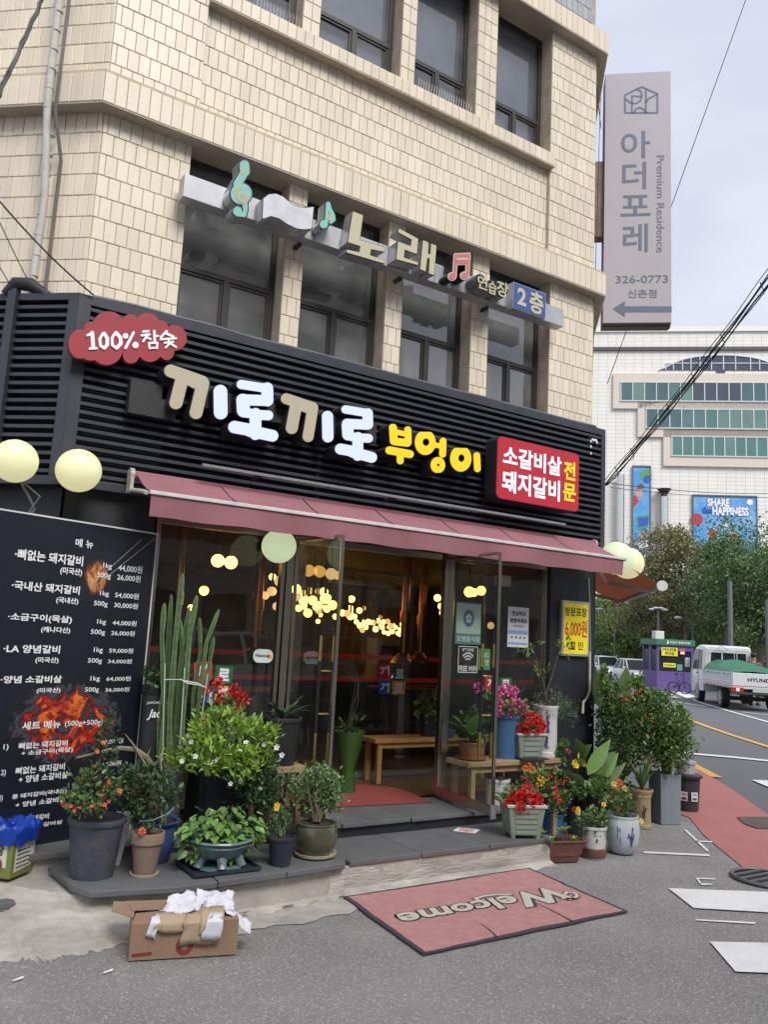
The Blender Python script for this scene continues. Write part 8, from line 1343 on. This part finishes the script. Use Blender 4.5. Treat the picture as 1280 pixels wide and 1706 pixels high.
def banner(name, lab, a): t = thing(name, lab, 'banner', tuple(ST[0]+ST[1]*a[0]+ST[3]*.5)); MB().fbox(ST, a[0], a[2], a[1], a[3], .05, .25).build('sheet', skyb, t); mb = MB(); mb.fbox(ST, a[0]-.12, a[2]+.12, a[3], a[3]+.15, .05, .35); mb.fbox(ST, a[0]-.12, a[0], a[1], a[3], .05, .32); mb.fbox(ST, a[2], a[2]+.12, a[1], a[3], .05, .32); mb.build('frame', mat('dark banner frame', (.12,.12,.13), .5), t); return t
pr = dict(g=mat('green print patch', (.10,.32,.10), .5), br=mat('brown print patch', (.20,.08,.04), .5), rd=mat('red print patch', (.42,.04,.05), .5), fl=mat('flesh print patch', (.55,.32,.24), .5), wh=paper, bl=mat('deep blue print patch', (.03,.10,.45), .5), yl=mat('yellow print patch', (.75,.55,.06), .5))
a = (18.544, 12.959, 20.377, 22.634); t = banner('tall_banner', 'tall narrow blue banner with plain coloured patches on the store front', a); W_ = a[2]-a[0]; H2 = a[3]-a[1]
for col, sh in (('g',[('c',(.75,.90),.35)]),('bl',[('c',(.85,.85),.25)]),('br',[('p',[(.2,.72),(.7,.75),(.55,.80),(.3,.79)])]),('fl',[('c',(.35,.68),.25)]),('rd',[('p',[(.0,.50),(.35,.58),(.1,.66),(0,.64)])]),('g',[('p',[(.15,.40),(.95,.43),(.9,.28),(.3,.24)])]),('bl',[('p',[(.25,.39),(.95,.40),(.88,.30),(.35,.27)])]),('fl',[('c',(.6,.17),.26)]),('wh',[('p',[(.1,.02),(.98,.04),(.9,.12),(.2,.10)])])):
    mb = MB(); S2 = [tuple([s[0]] + [(a[0]+s[1][0]*W_, a[1]+s[1][1]*H2), s[2]*W_]) if s[0] == 'c' else (s[0], [(a[0]+q[0]*W_, a[1]+q[1]*H2) for q in s[1]]) for s in sh]; blob(mb, ST, S2, .27+.003*random.random(), .27+.02*random.random(), .12); mb.build('print_patch', pr[col], t)
a = (25.163, 10.955, 31.877, 19.409); t = banner('slogan_banner', 'wide blue banner reading Share the Happiness on the store front', a); W_ = a[2]-a[0]; H2 = a[3]-a[1]
P3 = lambda u, v: (a[0]+u*W_, a[1]+v*H2)
for s_, rc, colr in (('SHARE', (.22,.86,.58,.97), 'wh'), ('the', (.14,.77,.28,.85), 'bl'), ('HAPPINESS', (.30,.74,.88,.86), 'wh')):
    q0 = P3(rc[0], rc[1]); q1_ = P3(rc[2], rc[3]); mb = MB(); txt(mb, s_, ST, (q0[0]-.08,q0[1]-.1,q1_[0]+.08,q1_[1]+.06), .27, .09); mb.build('lettering_outline', pr['bl'], t); mb = MB(); txt(mb, s_, ST, (q0[0],q0[1],q1_[0],q1_[1]), .29, .05); mb.build('lettering', pr[colr], t)
for col, c_, rd in (('rd',(.03,.68),.10),('fl',(.30,.45),.075),('rd',(.30,.50),.07),('fl',(.63,.50),.06),('br',(.66,.44),.08),('wh',(.52,.60),.05),('wh',(.9,.93),.05)): mb = MB(); q0 = P3(*c_); blob(mb, ST, [('c',(max(q0[0],a[0]+rd*W_*.5),q0[1]),rd*W_)], .26, .26+.02*random.random(), .12); mb.build('print_patch', pr[col], t)
# low roof line behind the cars
lw = thing('low_shelter', 'long low grey roofed shelter behind the white hatchback', 'shelter', (49.106, 41.044, 0.0)); q0 = Vector((48.415, 41.856, 0.0)); q1_ = Vector((48.601, 38.496, 0.0)); Fs = frame(q0, math.atan2((q1_-q0).y, (q1_-q0).x)); MB().fbox(Fs, 0, (q1_-q0).length, 2.0, 2.25, -2, 0).build('roof', mat('grey sheet roof', (.25,.25,.25), .6), lw); MB().fbox(Fs, .1, (q1_-q0).length-.1, 0, 2.0, -2, -.2).build('wall', mat('dim shelter wall', (.08,.075,.07), .8), lw)

# ================================================================== OVERHEAD WIRES
wire = mat('black cable sheath', (.012,.012,.016), .5)
def cable(name, label, a, b, r, sag=.05, m=wire, n=14, lash=False, wob=0.):
    a = Vector(a); b = Vector(b); pts = [a.lerp(b, i/n) - Vector((0,0,sag*4*(i/n)*(1-i/n))) + (Vector((random.gauss(0,wob),random.gauss(0,wob),random.gauss(0,wob))) if 0 < i < n else Vector()) for i in range(n+1)]; o = MB().tube(pts, r, 5).build(name, m, smooth=True); return tag(o, label, 'cable')
bd_ = thing('cable_bundle', 'thick bundle of black overhead cables slanting up from the fascia corner', 'cable bundle', (7.841, 7.0, 3.729)); a = Vector((7.798, 7.0, 3.676)); b = Vector((7.86, 4.6, 5.849))
for k in range(7):
    off = Vector((random.gauss(0,.03), random.gauss(0,.03), random.gauss(0,.04))); n = 26; pts = [a.lerp(b, i/n) + off*(1.0+.8*i/n) + Vector((0,0,-.06*4*(i/n)*(1-i/n))) + Vector((0,0,math.sin(i*.9+k)*.012)) for i in range(n+1)]; MB().tube(pts, random.choice((.005,.007,.010)), 5).build('cable', wire, bd_, smooth=True)
for u in (.04,.14,.36,.50,.66,.86): c_ = a.lerp(b, u) - Vector((0,0,.06*4*u*(1-u))); s = (b-a).normalized(); e1_ = s.orthogonal().normalized(); e2_ = s.cross(e1_); MB().tube([c_ + s*(.02*k_) + e1_*math.cos(k_*.7)*.055 + e2_*math.sin(k_*.7)*.055 for k_ in range(7)], .005, 4).build('loose_loop', wire, bd_, smooth=True)
cable('wire', 'thin wire running down the sky beside the tall projecting sign', (10.254, 6.5, 11.555), (9.14, 8.2, 5.567), .006, .0)
cable('wire', 'thin wire hanging between the side wall and the projecting sign', (6.304, 6.0, 8.996), (6.765, 6.2, 7.726), .005, .02)
cable('wire', 'thin vertical wire dropping along the building edge behind the sign bracket', (6.768, 6.2, 8.964), (7.097, 6.6, 4.736), .004, .0)
for k, (q, r_) in enumerate((((0.531, 5.2, 5.542), (0.348, 5.2, 4.743)), ((0.55, 5.25, 5.587), (0.349, 5.25, 4.793)), ((0.533, 5.15, 5.508), (0.348, 5.15, 4.686)))): cable('wire', ('first','second','third')[k] + ' strand of the wires crossing the tiled wall near the drainpipe top', q, r_, .008, .03, wob=.004)
cable('wire', 'black wire sagging across the wall to the fascia top near the red cloud board', (0.435, 5.5, 4.277), (1.135, 5.64, 3.844), .006, .03)
cable('wire', 'faint wire reaching the fascia top near the drainpipe foot', (0.454, 5.6, 4.224), (0.812, 6.0, 3.888), .0035, .01)
cable('wire', 'faint wire ending at the dark fascia post top', (0.491, 5.6, 3.902), (0.691, 6.1, 3.902), .0035, .0)
cable('wire', 'fine wire strung across the store front beneath the cable bundle', (8.088, 7.2, 3.754), (12.462, 7.5, 4.271), .005, .05)
cable('wire', 'second fine wire strung just below the first across the store front', (8.089, 7.2, 3.698), (12.459, 7.5, 4.211), .004, .05)
ab = MB(); q = Vector((0.724, 5.95, 3.886)); ab.tube([q+Vector((-.10,.08,-.05)), q+Vector((-.04,.03,.03)), q+Vector((.04,-.02,.03)), q+Vector((.16,-.1,-.05))], [.03,.05,.05,.03], 10); tag(ab.build('cable_sleeve', blk, smooth=True), 'black rubber sleeve bulging over the fascia top where wires enter', 'sleeve')

# ================================================================== ACROSS THE ALLEY (unseen buildings, added so the glass reflects them instead of sky)
opp = mat('grey stucco', (.42,.41,.39), .85, var=.1, scale=.8, dirt=.2); opp2 = mat('pale brick render', (.50,.46,.40), .85, var=.1, scale=.8)
for lab, x0, x1, yb, h_, m_ in (('unseen grey stucco building added across the alley, mirrored in the windows', -8, 5, -9, 12.5, opp), ('unseen taller pale rendered building added across the alley', 5.5, 15, -11, 15.5, opp2), ('unseen low grey building added further along the alley', 16, 34, -12, 9, opp)):
    t = thing('unseen_opposite_building', lab, 'building', ((x0+x1)/2, yb, 0)); MB().box(x0,x1,yb-8,yb,0,h_).build('wall', m_, t); z = 1.2
    while z < h_-1.5:
        x = x0+.8
        while x < x1-1.6: MB().box(x,x+1.3,yb-.05,yb+.03,z,z+1.4).build('window', dglass, t); x += 2.2
        z += 2.9
